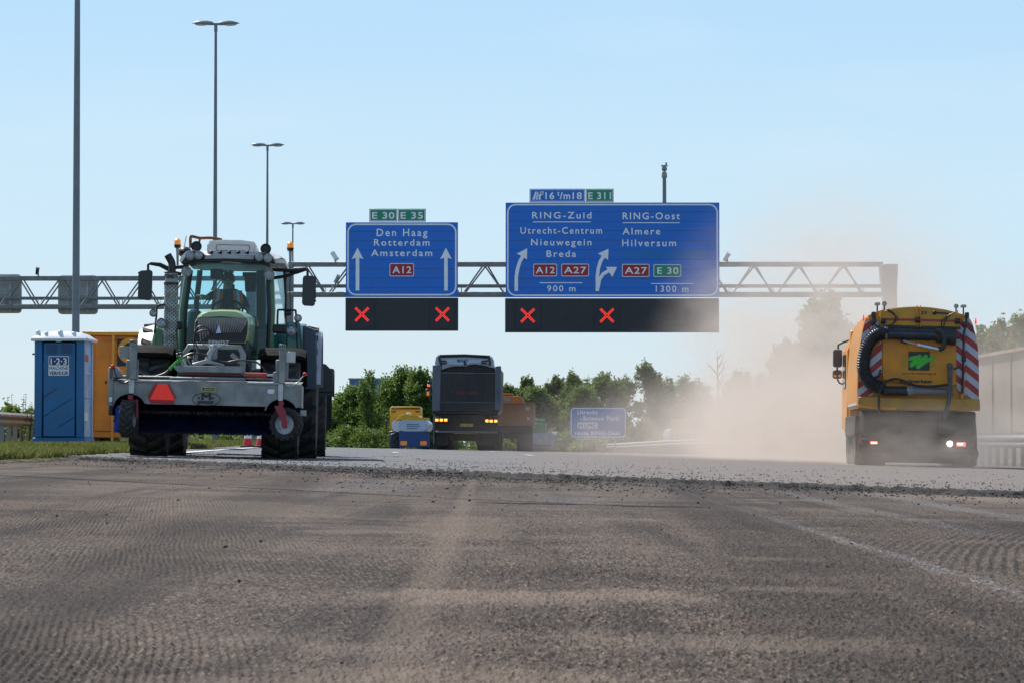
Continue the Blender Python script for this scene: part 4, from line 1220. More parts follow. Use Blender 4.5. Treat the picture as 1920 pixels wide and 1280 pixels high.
# ------------------------------------------------------------------ orange skip container
m_or = M('container_orange', (.80, .225, .006), .42, .0, .14, 1.5, dirt=.15, dcol=(.4, .15, .02), streak=.15)
m_or2 = M('container_orange_light', (.85, .34, .03), .45, 0, .1, 2, dirt=.15, dcol=(.3, .13, .03))
cX = WF.p(156, 820, 72).x
ct = Frame((cX, 72, verge_z(cX, 72) + .03), (0, .008, R(2.5)))
t = empty('waste_container', ct.loc, ct.rot, 'orange steel hook lift container between the blue toilet and the tractor', 'container')
x0, x1 = ct.x(155, 0, 720), ct.x(350, 0, 720); zt = ct.z(627); zb = ct.z(819)
MB().box(x0 + .05, x1 - .05, .05, 6.0, zb + .1, zt - .02).build('body', m_or, t, .015)
MB().box(x0 - .02, x1 + .02, -.05, 6.05, zt - .02, zt + .07).build('top_rail', m_or2, t, .01)
MB().box(x0, x1, -.02, .05, zb, zb + .12).build('bottom_rail', m_or, t, .01)
for px, wd in ((158, 4), (212, 5.5), (262, 5), (330, 5)):
    MB().box(ct.x(px - wd / 2), ct.x(px + wd / 2), -.06, .05, zb - (.1 if px == 212 else 0), zt - .02).build('stiffener', m_or2, t, .01)
MB().box(ct.x(178), ct.x(330), .0, .06, zb + .15, zt - .15).build('end_panel', m_or, t, .01)
a, b = ct.p(220, 635, 0), ct.p(268, 686, 0)
pl = MB().box(a.x, b.x + .25, -.025, .0, b.z, a.z).build('logo_plate', M('logo_black', (.012, .014, .022), .4), t)
mb = MB(); c0 = ct.p(245, 657, 0); n = 22
for i in range(n):
    A = R(40 + 280 * i / n); B2 = R(40 + 280 * (i + 1) / n)
    ro, ri = .30, .19
    mb.prism([(c0.x + ro * math.cos(A), c0.z + ro * math.sin(A)), (c0.x + ri * math.cos(A), c0.z + ri * math.sin(A)), (c0.x + ri * math.cos(B2), c0.z + ri * math.sin(B2)), (c0.x + ro * math.cos(B2), c0.z + ro * math.sin(B2))], -.032, -.026)
mb.build('ring_emblem', m_or2, pl)
MB().box(ct.x(180), ct.x(188), -.005, .002, ct.z(712), ct.z(709)).build('sticker', M('yellow_board'), t)
MB().box(ct.x(197.5), ct.x(200.5), -.03, .01, ct.z(718), ct.z(713)).build('latch', m_black, t)
for xx in (x0 + .35, x1 - .35):
    MB().box(xx - .06, xx + .06, .1, 5.8, zb - .08, zb + .1).build('skid_rail', m_black, t)
    MB().cyl((xx - .1, .25, zb - .0), (xx + .1, .25, zb - .0), .1, .1, 12).build('roller', m_black, t)
# earth clods under the container: one low heap
def clod():
    x = cX + rng.uniform(0, 2.4); y = 71.6 + rng.uniform(0, 3); return x, y, verge_z(x, y)
crumbs(260, clod, .035, M('soil', (.09, .065, .045), .95), 'soil_clods', 'brown soil clods lying under the orange container')

# ------------------------------------------------------------------ traffic cones
m_coner = M('cone_red', (.62, .03, .025), .45, 0, .06, 5)
for px, Y, lab in ((465, 84, 'red and white traffic cone left of its twin under the tractor'), (489, 86, 'red and white traffic cone right of its twin under the tractor')):
    x = WF.p(px, 830, Y).x
    t = empty('traffic_cone', (x, Y, float(GU(x, Y)) + .02), (0, 0, 0), lab, 'cone', 'traffic cones seen beneath the tractor')
    MB().box(-.20, .20, -.20, .20, 0, .05).build('foot', M('cone_foot', (.03, .03, .06), .7), t, .012)
    def rr(h): return .145 * (1 - h / .80)
    for i, (h0, h1) in enumerate(((.05, .24), (.24, .38), (.38, .50), (.50, .62), (.62, .72))):
        MB().cyl((0, 0, h0), (0, 0, h1), rr(h0) + .002, rr(h1) + .002, 18).build('white_band' if i % 2 else 'red_band', m_white if i % 2 else m_coner, t)

# ------------------------------------------------------------------ wheels
def wheel(parent, c, r, w_, rimr, n=28, lugs=0, rimmat=None, tilt=0.0, lugh=.03, name='wheel', axis_rot=0.0):
    rim = MB().lathe([(.02, -w_ * .08), (rimr * .35, -w_ * .10), (rimr * .45, -w_ * .18), (rimr * .8, -w_ * .12), (rimr * .98, -w_ * .36), (rimr * 1.03, -w_ * .40), (rimr * 1.03, w_ * .40), (rimr * .98, w_ * .36), (rimr * .8, w_ * .12), (rimr * .45, w_ * .18), (rimr * .35, w_ * .10), (.02, w_ * .08)], (0, 0, 0), 'x', n)
    for k in range(8):
        a = 2 * math.pi * k / 8
        for s in (-1, 1): rim.cyl((s * w_ * .1, rimr * .3 * math.cos(a), rimr * .3 * math.sin(a)), (s * w_ * .22, rimr * .3 * math.cos(a), rimr * .3 * math.sin(a)), rimr * .04, None, 6)
    wo = rim.build(name, rimmat or m_galvd, parent)
    wo.location = c; wo.rotation_euler = (0, 0, axis_rot)
    ty = MB().lathe([(rimr * 1.0, -w_ * .40), (r * .80, -w_ * .49), (r * .93, -w_ * .48), (r * .985, -w_ * .40), (r, -w_ * .2), (r * 1.002, 0), (r, w_ * .2), (r * .985, w_ * .40), (r * .93, w_ * .48), (r * .80, w_ * .49), (rimr * 1.0, w_ * .40)], (0, 0, 0), 'x', n)
    tyo = ty.build('tyre', m_rubber, wo)
    if lugs:
        mb = MB()
        for k in range(lugs):
            for s in (-1, 1):
                a0 = 2 * math.pi * (k + (.5 if s > 0 else 0)) / lugs; da = 2 * math.pi / lugs
                P = []
                for (u, av) in ((0.02, 0), (.26, -.30), (.44, -.62), (.49, -.72)):
                    for rr_, th in (((r * .985) if u < .4 else r * .93, 0), ((r + lugh) if u < .4 else r * .975 + lugh, 0)):
                        for q in (-.16, .16):
                            a = a0 + (av + q) * da
                            P.append((s * u * w_, rr_ * math.cos(a), rr_ * math.sin(a)))
                f = []
                for i in range(3):
                    b = i * 4
                    f += [(b + 2, b + 3, b + 7, b + 6), (b, b + 4, b + 5, b + 1), (b, b + 2, b + 6, b + 4), (b + 1, b + 5, b + 7, b + 3)]
                f += [(0, 1, 3, 2), (12, 14, 15, 13)]
                mb.add(P, f)
        mb.build('tread_lugs', M('dusty_rubber', (.045, .041, .037), .85, 0, .3, 10, dirt=.45, dcol=(.12, .10, .085)), wo, smooth=False)['kind'] = 'stuff'
    return wo

# ------------------------------------------------------------------ dump truck
m_tip = M('tipper_dark_steel', (.016, .017, .021), .42, .2, .25, 1.2, dirt=.35, dcol=(.07, .055, .045), streak=.35)
m_tip2 = M('tipper_side_steel', (.10, .12, .15), .5, .3, .2, 1.5, dirt=.35, dcol=(.12, .1, .09))
m_chas = M('dusty_chassis', (.026, .020, .016), .85, 0, .25, 2, dirt=.5, dcol=(.08, .057, .043))
m_cabw = M('cab_pale_blue', (.42, .52, .62), .4, 0, .08, 2, dirt=.2, dcol=(.25, .24, .22))
m_amber = M('amber_lit', (.8, .3, .03), .3, emit=(1.0, .27, .03), estr=2.6)
m_plate = M('plate_yellow', (.62, .42, .03), .5, 0, .05, 4, dirt=.4, dcol=(.2, .15, .07))
Xc = WF.p(874, 842, 116).x
dk = Frame((Xc, 116, float(GU(Xc, 116))), (0, .012, R(-.9)))
t = empty('dump_truck', dk.loc, dk.rot, 'dark tipper truck seen from behind with three amber lights on each side', 'truck')
def db(name, a, b, c, d, y0, y1, mat, bevel=.01, par=None):
    mb = MB(); dk.box(mb, a, b, c, d, y0, y1); return mb.build(name, mat, par or t, bevel)
gz_ = 0.0
body = MB().prism(dk.poly([(811, 690), (826, 690), (826, 697), (928, 697), (928, 690), (938.5, 690), (937, 768), (931, 776), (815, 776), (811, 768)], 0), .0, 6.2).build('tipper_body', m_tip, t, .02)
tg = db('tailgate', 825, 697.5, 929, 772, -.09, 0, m_tip, .015)
db('tailgate_rail', 822, 697, 931, 700.5, -.12, -.02, m_tip2, .01, tg)
db('tailgate_rail', 826, 752, 928, 755, -.11, -.085, m_tip2, .01, tg)
db('rust_stripe', 856, 733, 896, 738, -.096, -.091, M('rust_print', (.12, .04, .03), .8, 0, .3, 6), 0, tg)
for px in (850, 876, 903): db('stiffener', px - 1.2, 702, px + 1.2, 752, -.10, -.091, m_tip, .004, tg)
db('side_post', 811, 683.5, 825.5, 770, -.14, .05, m_tip2, .02); db('side_post', 928.5, 685.5, 938.5, 768, -.14, .05, m_tip2, .02)
# rolled tarpaulin over the load, lifted in two shallow arches
arc = [(826, 690), (838, 686), (852, 683), (866, 682.5), (873, 684.5), (880, 680.5), (892, 679.8), (906, 682), (918, 685), (929, 688)]
MB().prism(dk.poly(arc + [(929, 690.5), (918, 687.5), (906, 684.5), (892, 682.5), (880, 683.5), (873, 687), (866, 685.5), (852, 686), (838, 689), (826, 693)], 0), -.06, 6.0).build('tarpaulin', M('tarpaulin_grey', (.24, .26, .29), .75, 0, .2, 3, dirt=.3), t)
MB().prism(dk.poly([(a, b + 3) for a, b in arc] + [(929, 698), (826, 698)], 0), .25, .35).build('shade_fill', m_tip, t)  # dark sheet standing in for the shade under the tarpaulin
MB().cyl(dk.p(873, 684, -.08), dk.p(870, 675, -.08), .06, .03, 8).build('hook', m_tip, t)
# cab ahead of the body
cabz = dk.z(664, 6.8); 
mb = MB().prism([(p.x, p.z) for p in dk.pts([(816, 760), (815.5, 680), (818, 666), (824, 664.5), (920, 666.5), (924, 670), (926.5, 690), (926.5, 760)], 6.9)], 6.9, 8.9)
cb = mb.build('cab', m_cabw, t, .05, seg=2)
MB().prism([(p.x, p.z) for p in dk.pts([(828, 671), (916, 672.5), (920, 684), (825, 683)], 6.85)], 6.84, 6.9).build('roof_deflector', M('deflector_blue', (.42, .52, .62), .3, 0, .06, 2), cb, .02)
MB().tube(dk.pts([(825, 667), (872, 666), (919, 668.5)], 6.83), .06, 8).build('roof_trim', m_tip, cb)
for a_, b_ in ((823, 4), (916, 1)): MB().tube(dk.pts([(a_, 668), (a_ + 3, 680), (a_ + b_, 690)], 6.7), .05, 6).build('exhaust_stack', m_tip, cb)
for s, a_ in ((1, 825), (-1, 915)): MB().tube(dk.pts([(a_, 676), (a_ + s * 11, 676.5), (a_ + s * 13, 680), (a_ + s * 2, 681)], 6.78), .03, 6).build('hand_rail', m_black, cb)
text('NS.R.UIT', dk.x(857, 6.8), dk.x(877, 6.8), dk.z(678, 6.8), .10, 6.83, m_navy, cb, 1.3, bold=.01)
# mirrors
for k, (a_, b_, c_, d_) in enumerate(((801, 713, 807.5, 726), (797.5, 728, 807, 743))):
    db('mirror', a_, b_, c_, d_, 6.9, 7.1, m_black, .03)
MB().tube(dk.pts([(806, 714), (812, 714), (815, 716)], 7.0), .03, 6).tube(dk.pts([(804, 743), (808, 750), (815, 748)], 7.0), .03, 6).build('mirror_arm', m_black, t)
db('marker_light', 800, 733, 805, 741, 6.86, 6.9, m_orangelens, .01); db('marker_light', 801, 720, 806, 724, 6.86, 6.9, M('red_lit', (.7, .05, .03), .3, emit=(1, .08, .04), estr=1.2), .01)
# chassis
db('rear_bumper', 816, 776, 932, 812, -.02, .5, m_chas, .02)
db('underrun_bar', 817, 806.5, 932, 812, -.12, -.02, m_tip2, .02)
db('light_bar', 815, 781.5, 842, 791, -.07, -.02, m_black, .01); db('light_bar', 907, 782.5, 934, 792.5, -.07, -.02, m_black, .01)
for px, py in ((819, 786.5), (827.5, 786.5), (835.7, 786.5), (913, 788), (921, 788.5), (929.5, 788.5)):
    db('rear_light', px - 2.8, py - 2.2, px + 2.8, py + 2.4, -.09, -.068, m_amber, .008)
pl = db('number_plate', 863, 793.5, 886.5, 799, -.04, -.02, m_plate, .004)
for a_ in (865.5, 868.5, 873, 876, 879, 883): MB().box(dk.x(a_), dk.x(a_ + 1.7), -.0445, -.0405, dk.z(798), dk.z(794.7)).build('plate_character', m_black, pl)
for s in (818, 925): MB().tube(dk.pts([(s, 779), (s + (6 if s < 870 else 10), 782), (s + (9 if s < 870 else 12), 780)], -.04), .03, 6).build('stay', m_tip2, t)
db('hose_tray', 846, 812, 906, 826, .3, .8, m_chas, .02)
for yv in (1.2, 2.6, 5.0 + 2.6):
    for (a_, b_) in ((816, 838.5), (894, 931)):
        xa_, xb_ = dk.x(a_), dk.x(b_)
        wheel(t, ((xa_ + xb_) / 2, yv, .52), .52, abs(xb_ - xa_) * .96, .30, 26)
db('mud_flap', 816, 812, 840, 834, .35, .38, m_rubber, .0); db('mud_flap', 893, 812, 932, 834, .35, .38, m_rubber, .0)
MB().box(-.4, .4, .5, 8.5, .75, 1.0).build('chassis_rail', m_chas, t)
db('side_guard', 812.5, 776, 815, 830, .2, 6.0, m_tip2, .01)

# ------------------------------------------------------------------ tanker
Xc = WF.p(767, 842, 187).x
tk = Frame((Xc, 187, float(GU(Xc, 187))), (0, .008, R(-1.0)))
t = empty('tanker_truck', tk.loc, tk.rot, 'small tanker truck with yellow cab, white tank end and blue rear far behind', 'truck')
def kb(name, a, b, c, d, y0, y1, mat, bevel=.01, par=None):
    mb = MB(); tk.box(mb, a, b, c, d, y0, y1); return mb.build(name, mat, par or t, bevel)
m_yel = M('tanker_yellow', (.68, .36, .01), .4, 0, .08, 2, dirt=.1)
m_twh = M('tank_white', (.60, .64, .70), .3, .1, .06, 1.5, dirt=.15, dcol=(.4, .38, .36))
m_tbl = M('tanker_blue', (.012, .055, .20), .4, 0, .1, 1.5, dirt=.2, dcol=(.06, .06, .1))
cb = MB().prism([(p.x, p.z) for p in tk.pts([(731, 808), (731, 764), (735, 761), (786, 761), (789.5, 764), (789.5, 790), (789.5, 808)], 5.5)], 5.5, 7.6).build('cab', m_yel, t, .04)
kb('roof_gap', 734, 763.5, 787, 766.5, 5.42, 5.5, m_black, .01, cb)
for a_ in (734, 779): kb('cab_slot', a_, 770, a_ + 8, 772, 5.44, 5.5, m_black, 0, cb)
c = tk.p(776, 797, 0); rx = (tk.x(805.5) - tk.x(746.5)) / 2; cxx = (tk.x(805.5) + tk.x(746.5)) / 2; rz = (tk.z(785.5) - tk.z(809)) / 2; cz = (tk.z(785.5) + tk.z(809)) / 2
pol = round_rect(cxx - rx, cxx + rx, cz - rz, cz + rz, min(rx, rz) * .92, 8)
MB().prism(round_rect(tk.x(735), cxx + rx, cz - rz, cz + rz, min(rx, rz) * .92, 8), .05, 5.2).build('tank', m_twh, t, .08, seg=3)
mb = MB(); b2 = [(cxx + (p[0] - cxx) * .93, cz + (p[1] - cz) * .93) for p in pol]
te = mb.prism(b2, -.04, .06).build('tank_end', M('tank_end_grey', (.42, .50, .60), .35, 0, .05, 1.5), t, .04)
for zz_, w_ in ((794.5, 23), (798, 25), (802, 20)):
    for k_ in range(7): MB().box(tk.x(764 + k_ * w_ / 7), tk.x(764 + (k_ + .72) * w_ / 7), -.046, -.0405, tk.z(zz_ + 1), tk.z(zz_ - .8)).build('print_mark', m_navy, te)
MB().prism(tk.poly([(741, 787), (751, 777), (759, 775), (769, 776), (778, 777), (784, 778), (786, 781), (799, 782.5), (799, 787)], 0), .0, 4.9).build('tank_cover', m_yel, t, .02)
MB().cyl(tk.p(765.5, 776, .6), tk.p(765.5, 771.5, .6), .10, .10, 10).cyl(tk.p(769, 777, .6), tk.p(769, 772.5, .6), .08, .08, 10).build('manhole', m_white, t)
kb('rear_valance', 748, 807.5, 804, 838, .0, .4, m_tbl, .02)
kb('side_skirt', 730, 807.5, 749, 845, .5, 6, m_tbl, .02)
for a_ in (751, 788): kb('rear_light', a_, 826, a_ + 12, 834, -.03, 0, M('dim_amber', (.50, .20, .03), .5, emit=(1, .35, .03), estr=.12), .01)
MB().tube(tk.pts([(733, 815), (740, 812), (747, 815), (742, 822), (736, 828), (743, 834)], .3), .05, 8).build('hose_reel', m_black, t)
kb('pump_box', 732, 812, 747, 838, .35, .9, m_black, .03)
kb('mirror', 722.5, 787, 726.5, 803, 7.0, 7.15, m_black, .03); kb('mirror_arm', 726, 789, 731, 790.5, 7.0, 7.06, m_black)
for yv in (1.0, 6.0):
    for s in (-1, 1): wheel(t, (s * 1.0, yv, .5), .5, .45, .29, 22)
MB().box(-.4, .4, .2, 7.4, .7, .95).build('chassis_rail', m_chas, t)

# ------------------------------------------------------------------ orange truck
Xc = WF.p(957, 842, 160).x
ok = Frame((Xc, 160, float(GU(Xc, 160))), (0, .012, R(-1.5)))
t = empty('tipper_truck', ok.loc, ok.rot, 'dusty orange tipper truck half hidden by the dark dump truck', 'truck')
def ob(name, a, b, c, d, y0, y1, mat, bevel=.01, par=None):
    mb = MB(); ok.box(mb, a, b, c, d, y0, y1); return mb.build(name, mat, par or t, bevel)
m_o1 = M('truck_orange', (.42, .13, .02), .5, 0, .12, 1.5, dirt=.45, dcol=(.26, .15, .09))
m_o2 = M('tipper_rust_orange', (.24, .095, .035), .7, 0, .15, 1.2, dirt=.5, dcol=(.17, .12, .09))
ob('tipper_body', 915, 756, 1000, 798, 0, 5.0, m_o2, .02)
ob('top_rail', 914, 754, 1001, 757, -.04, 5.04, m_o2, .01)
for px in (930, 950, 975, 993): ob('stiffener', px - 1, 758, px + 1, 796, -.03, 0, m_o2, 0)
ob('marker_plate', 986, 762, 993, 768, -.035, -.0301, m_galvd, 0); ob('marker_plate', 988, 781, 993, 787, -.035, -.0301, m_galvd, 0)
cb = MB().prism([(p.x, p.z) for p in ok.pts([(925, 800), (925, 746), (930, 741.5), (974, 741.5), (980, 746), (985, 756), (985, 800)], 5.6)], 5.6, 7.4).build('cab', m_o1, t, .04)
MB().prism([(p.x, p.z) for p in ok.pts([(930, 741), (933, 737), (960, 737), (963, 741)], 5.7)], 5.7, 6.8).build('roof_box', m_o1, cb, .02)
MB().prism([(p.x, p.z) for p in ok.pts([(944, 745.5), (958, 746.5), (957, 752), (944, 752)], 5.55)], 5.55, 5.6).build('rear_window', m_galvd, cb)
MB().cyl(ok.p(979, 744, 5.8), ok.p(979, 735, 5.8), .06, .06, 8).build('exhaust_stack', m_black, cb)
ob('rear_bumper', 918, 798, 998, 812, .1, .5, m_chas, .02)
for yv in (1.0, 2.3, 6.2):
    for (a_, b_) in ((917, 938), (969, 997)):
        xa_, xb_ = ok.x(a_), ok.x(b_); wheel(t, ((xa_ + xb_) / 2, yv, .52), .52, abs(xb_ - xa_) * .95, .3, 22)
MB().box(-.4, .4, .2, 7.2, .7, 1.0).build('chassis_rail', m_chas, t)

# ------------------------------------------------------------------ green machine
Xc = WF.p(1016, 842, 176).x
gk = Frame((Xc, 176, float(GU(Xc, 176))), (0, .01, 0))
t = empty('road_roller', gk.loc, gk.rot, 'small green road machine just right of the orange truck', 'machine')
def gb(name, a, b, c, d, y0, y1, mat, bevel=.02, par=None):
    mb = MB(); gk.box(mb, a, b, c, d, y0, y1); return mb.build(name, mat, par or t, bevel)
m_gm = M('machine_green', (.03, .16, .09), .45, 0, .1, 2, dirt=.3, dcol=(.14, .13, .1))
gb('hood', 992, 792, 1025, 824, 0, 2.2, m_gm, .05)
gb('canopy', 996, 784, 1022, 790, .2, 2.6, M('machine_green_light', (.05, .26, .14), .4), .04)
for a_ in (998, 1019): gb('canopy_post', a_, 789, a_ + 1.5, 794, .4, .5, m_black, 0)
gb('counterweight', 990, 822, 1035, 836, -.3, 1.8, m_chas, .05)
MB().lathe([(.1, -.85), (.6, -.85), (.62, -.8), (.62, .8), (.6, .85), (.1, .85)], (0, .3, .6), 'x', 28).build('drum', m_galvd, t)
MB().lathe([(.1, -.85), (.6, -.85), (.62, -.8), (.62, .8), (.6, .85), (.1, .85)], (0, 3.0, .6), 'x', 28).build('drum', m_galvd, t)
gb('rear_light', 1000, 798, 1003, 800, -.03, 0, m_white, 0); gb('exhaust_stack', 1026, 784, 1028, 810, 1.0, 1.1, m_black, 0)
# ------------------------------------------------------------------ sweeper truck
m_sy = M('sweeper_yellow', (.62, .245, .004), .42, 0, .12, 1.5, dirt=.4, dcol=(.28, .15, .05), streak=.35)
m_sy2 = M('sweeper_yellow_dusty', (.45, .24, .03), .6, 0, .15, 2, dirt=.6, dcol=(.26, .18, .11))
m_hose = M('rubber_hose', (.022, .023, .026), .45, 0, .2, 5, dirt=.2, dcol=(.12, .1, .08))
m_bpipe = M('dark_blue_pipe', (.03, .042, .06), .3, .4, .15, 3, dirt=.25)
m_cred = M('chevron_red', (.36, .02, .02), .4, 0, .1, 3, dirt=.2, dcol=(.3, .16, .12))
m_cwhite = M('chevron_white', (.42, .47, .56), .4, 0, .06, 3, dirt=.2, dcol=(.36, .3, .25))
m_green = M('logo_green', (.05, .48, .03), .5, 0, .05, 3)
Xc = WF.p(1722, 842, 64).x
sw = Frame((Xc, 64, float(GU(Xc, 64))), (0, .013, R(-2.9)))
t = empty('sweeper_truck', sw.loc, sw.rot, 'yellow suction road sweeper with red and white chevrons driving off in the dust', 'sweeper')
def sb(name, a, b, c, d, y0, y1, mat, bevel=.01, par=None):
    mb = MB(); sw.box(mb, a, b, c, d, y0, y1); return mb.build(name, mat, par or t, bevel)
def Z7(zx, zy): return (1540 + zx / 3.5556, 540 + zy / 3.5556)
def zt7(L_, dy): return [sw.p(*Z7(a, b), dy) for a, b in L_]
def zp7(L_, dy): return [(q.x, q.z) for q in zt7(L_, dy)]
outline = [(245, 795), (241, 700), (242, 600), (250, 480), (262, 360), (278, 270), (300, 190), (345, 168), (400, 148), (480, 135), (560, 127), (640, 124), (730, 130), (820, 143), (900, 162), (985, 190), (1010, 240), (1030, 310), (1045, 400), (1051, 500), (1053, 620), (1052, 745), (1055, 812)]
hop = MB().prism(zp7(outline, 0), .0, 3.9).build('hopper', m_sy, t, .05, seg=2)
# stepped lower edge
MB().prism(zp7([(243, 722), (1053, 738), (1056, 800), (1050, 814), (600, 812), (240, 794)], 0), -.10, .0).build('tail_skirt', m_sy2, t, .015)
MB().prism(zp7([(243, 775), (500, 790), (500, 812), (240, 796)], 0), -.125, -.10).build('skirt_lip', m_sy, t, .005)
MB().prism(zp7([(840, 795), (1056, 795), (1052, 816), (840, 812)], 0), -.125, -.10).build('skirt_lip', m_sy, t, .005)
# top flap
tf = MB().prism(zp7([(385, 250), (388, 160), (480, 136), (560, 128), (645, 125), (730, 131), (820, 144), (905, 165), (925, 180), (922, 262)], 0), -.07, .0).build('top_flap', M('flap_ochre', (.50, .26, .012), .4, 0, .12, 2, dirt=.25, dcol=(.25, .17, .06)), t, .012)
MB().prism(zp7([(410, 202), (640, 206), (640, 222), (410, 218)], 0), -.078, -.071).prism(zp7([(662, 207), (890, 213), (890, 228), (662, 223)], 0), -.078, -.071).build('red_stripe', m_cred, tf)
for a_ in (392, 632, 655, 902): MB().prism(zp7([(a_, 150 if a_ in (392, 902) else 118), (a_ + 7, 150 if a_ in (392, 902) else 118), (a_ + 7, 262), (a_, 262)], 0), -.11, -.07).build('hinge_plate', m_sy, tf, .004)
for zx in (410, 905, 640):
    c = sw.p(*Z7(zx, 222 if zx != 640 else 214), 0); MB().cyl((c.x - .05, -.12, c.z), (c.x + .05, -.12, c.z), .055, None, 10).build('hinge', m_black, tf)
text('22', sw.x(Z7(660, 0)[0]), sw.x(Z7(697, 0)[0]), sw.z(Z7(0, 176)[1]), .06, -.074, m_black, tf, 1.2, bold=.004)
c = sw.p(*Z7(752, 166), 0); MB().ball((c.x, -.10, c.z), .045, 10, 8).tube([(c.x, -.1, c.z), (c.x + .28, -.1, c.z - .01)], .016, 6).build('handle', m_black, tf)
MB().prism(zp7([(385, 245), (925, 262), (925, 275), (380, 262)], 0), -.09, .0).build('seam', m_black, t)
# hatch
ht = MB().prism(zp7([(404, 300), (897, 300), (900, 640), (898, 650), (640, 650), (404, 610)], 0), -.06, .0).build('hatch', m_sy, t, .02)
lg = MB().prism(zp7([(540, 438), (760, 442), (758, 530), (538, 526)], 0), -.068, -.061).build('outline_plate', M('outline_ochre', (.44, .24, .01), .5, 0, .05), ht)
x0, z1 = zp7([(580, 422)], 0)[0]; x1, z0 = zp7([(720, 548)], 0)[0]
MB().box(x0, x1, -.075, -.069, z0, z1).build('logo_square', M('logo_dark', (.03, .035, .035), .5), ht)
mb = MB()
for pl in ([(583, 462), (610, 452), (640, 448), (655, 440), (668, 452), (655, 470), (600, 512), (583, 505), (615, 476), (590, 484), (581, 480)],
           [(600, 528), (583, 520), (630, 480), (665, 462), (690, 458), (700, 470), (640, 505)],
           [(645, 538), (625, 528), (672, 458), (690, 440), (708, 448), (706, 470), (668, 520)],
           [(645, 538), (635, 520), (735, 448), (757, 446), (750, 470), (690, 505)]):
    mb.prism(zp7(pl, 0), -.076 - .001 * len(mb.v) / 20, -.080 - .001 * len(mb.v) / 20)
mb.build('logo_strokes', m_green, ht, smooth=False)
m_txt = M('dark_print', (.04, .03, .02), .6)
text('w.t.vd cleaning.nl', sw.x(Z7(540, 0)[0]), sw.x(Z7(760, 0)[0]), sw.z(Z7(0, 572)[1]), .035, -.064, m_txt, ht, 1.2, bold=.002)
text('werkverkeer', sw.x(Z7(520, 0)[0]), sw.x(Z7(740, 0)[0]), sw.z(Z7(0, 630)[1]), .075, -.066, m_txt, ht, 1.05, bold=.004)
# chevron boards: separate red and white stripes
def clip(poly, f):
    outp = []
    for i in range(len(poly)):
        a, b = poly[i], poly[(i + 1) % len(poly)]; fa, fb = f(a), f(b)
        if fa >= 0: outp.append(a)
        if fa * fb < 0:
            s_ = fa / (fa - fb); outp.append((a[0] + (b[0] - a[0]) * s_, a[1] + (b[1] - a[1]) * s_))
    return outp
def chevrons(poly, slope, period, dy, phase, name='chevron_stripe'):
    # stripes follow y = c + slope*x in zoom pixels
    cs = [p[1] - slope * p[0] for p in poly]; c = math.floor((min(cs) - phase) / period) * period + phase; k = 0
    while c < max(cs):
        q = clip(poly, lambda p: (p[1] - slope * p[0]) - c); q = clip(q, lambda p: (c + period) - (p[1] - slope * p[0])) if len(q) > 2 else q
        if len(q) > 2:
            MB().prism(zp7(q, 0), dy, dy + .012).build(name, m_cred if k % 2 else m_cwhite, t)
        c += period; k += 1
PR = [(960, 195), (985, 200), (1008, 250), (1028, 320), (1043, 410), (1048, 500), (1050, 620), (1047, 742), (1000, 742), (957, 700)]
PR2 = [(900, 268), (958, 200), (958, 738), (935, 720), (905, 680), (897, 620)]
PL_ = [(262, 352), (280, 270), (300, 215), (385, 222), (390, 262), (330, 290), (275, 380), (268, 420), (256, 430)]
PL2 = [(395, 355), (403, 365), (403, 610), (360, 640), (330, 600), (320, 540), (330, 450)]
PL3 = [(246, 610), (350, 700), (330, 716), (244, 718)]
chevrons(PR, .82, 49, -.030, 12); chevrons(PR2, .82, 49, -.034, 30); chevrons(PL_, -.80, 47, -.030, 5); chevrons(PL2, -.85, 49, -.034, 20); chevrons(PL3, -.75, 47, -.03, 10)
MB().prism(zp7([(925, 730), (940, 560), (950, 560), (952, 700), (945, 740)], 0), -.1, -.04).build('yellow_stay', m_sy, t)
# suction hose, ribbed
hp = zt7([(425, 300), (380, 300), (335, 322), (298, 365), (275, 420), (262, 480), (262, 540), (278, 590), (310, 630), (355, 652), (400, 665)], -.22)
def smooth_path(P, k=6):
    P = [Vector(p) for p in P]; out_ = []
    for i in range(len(P) - 1):
        p0 = P[max(i - 1, 0)]; p1 = P[i]; p2 = P[i + 1]; p3 = P[min(i + 2, len(P) - 1)]
        for j in range(k):
            u = j / k
            out_.append(.5 * ((2 * p1) + (p2 - p0) * u + (2 * p0 - 5 * p1 + 4 * p2 - p3) * u * u + (3 * p1 - p0 - 3 * p2 + p3) * u ** 3))
    out_.append(P[-1]); return out_
sp_ = smooth_path(hp, 12)
sp_ = [Vector((p.x + .06, p.y, p.z)) for p in sp_]
MB().tube(sp_, [.128 if i % 3 else .146 for i in range(len(sp_))], 16).build('suction_hose', m_hose, t)
a, b = zt7([(425, 304), (770, 312)], -.22); MB().tube([a, b], .118, 18).build('suction_pipe', m_bpipe, t)
for q in (.0, .45, .8): p = a.lerp(b, q); MB().tube([p, p + Vector((.045, 0, 0))], .128, 18).build('pipe_clamp', m_galvd if q == 0 else m_bpipe, t)
a, b = zt7([(770, 315), (897, 330)], -.2); MB().tube([a, b], [.15, .17], 16).build('pipe_elbow', m_black, t)
MB().tube(smooth_path(zt7([(765, 285), (800, 300), (820, 345), (812, 395), (785, 408)], -.36), 4), .05, 8).build('linkage_arm', m_black, t)
a, b = zt7([(640, 376), (783, 407)], -.30); MB().tube([a, b], .042, 14).build('ram_cylinder', m_chrome, t)
a, b = zt7([(545, 352), (640, 376)], -.30); MB().tube([a, b], .018, 10).build('ram_rod', m_galv, t)
MB().tube(zt7([(525, 348), (550, 358), (575, 362)], -.28), .035, 8).build('ram_bracket', m_black, t)
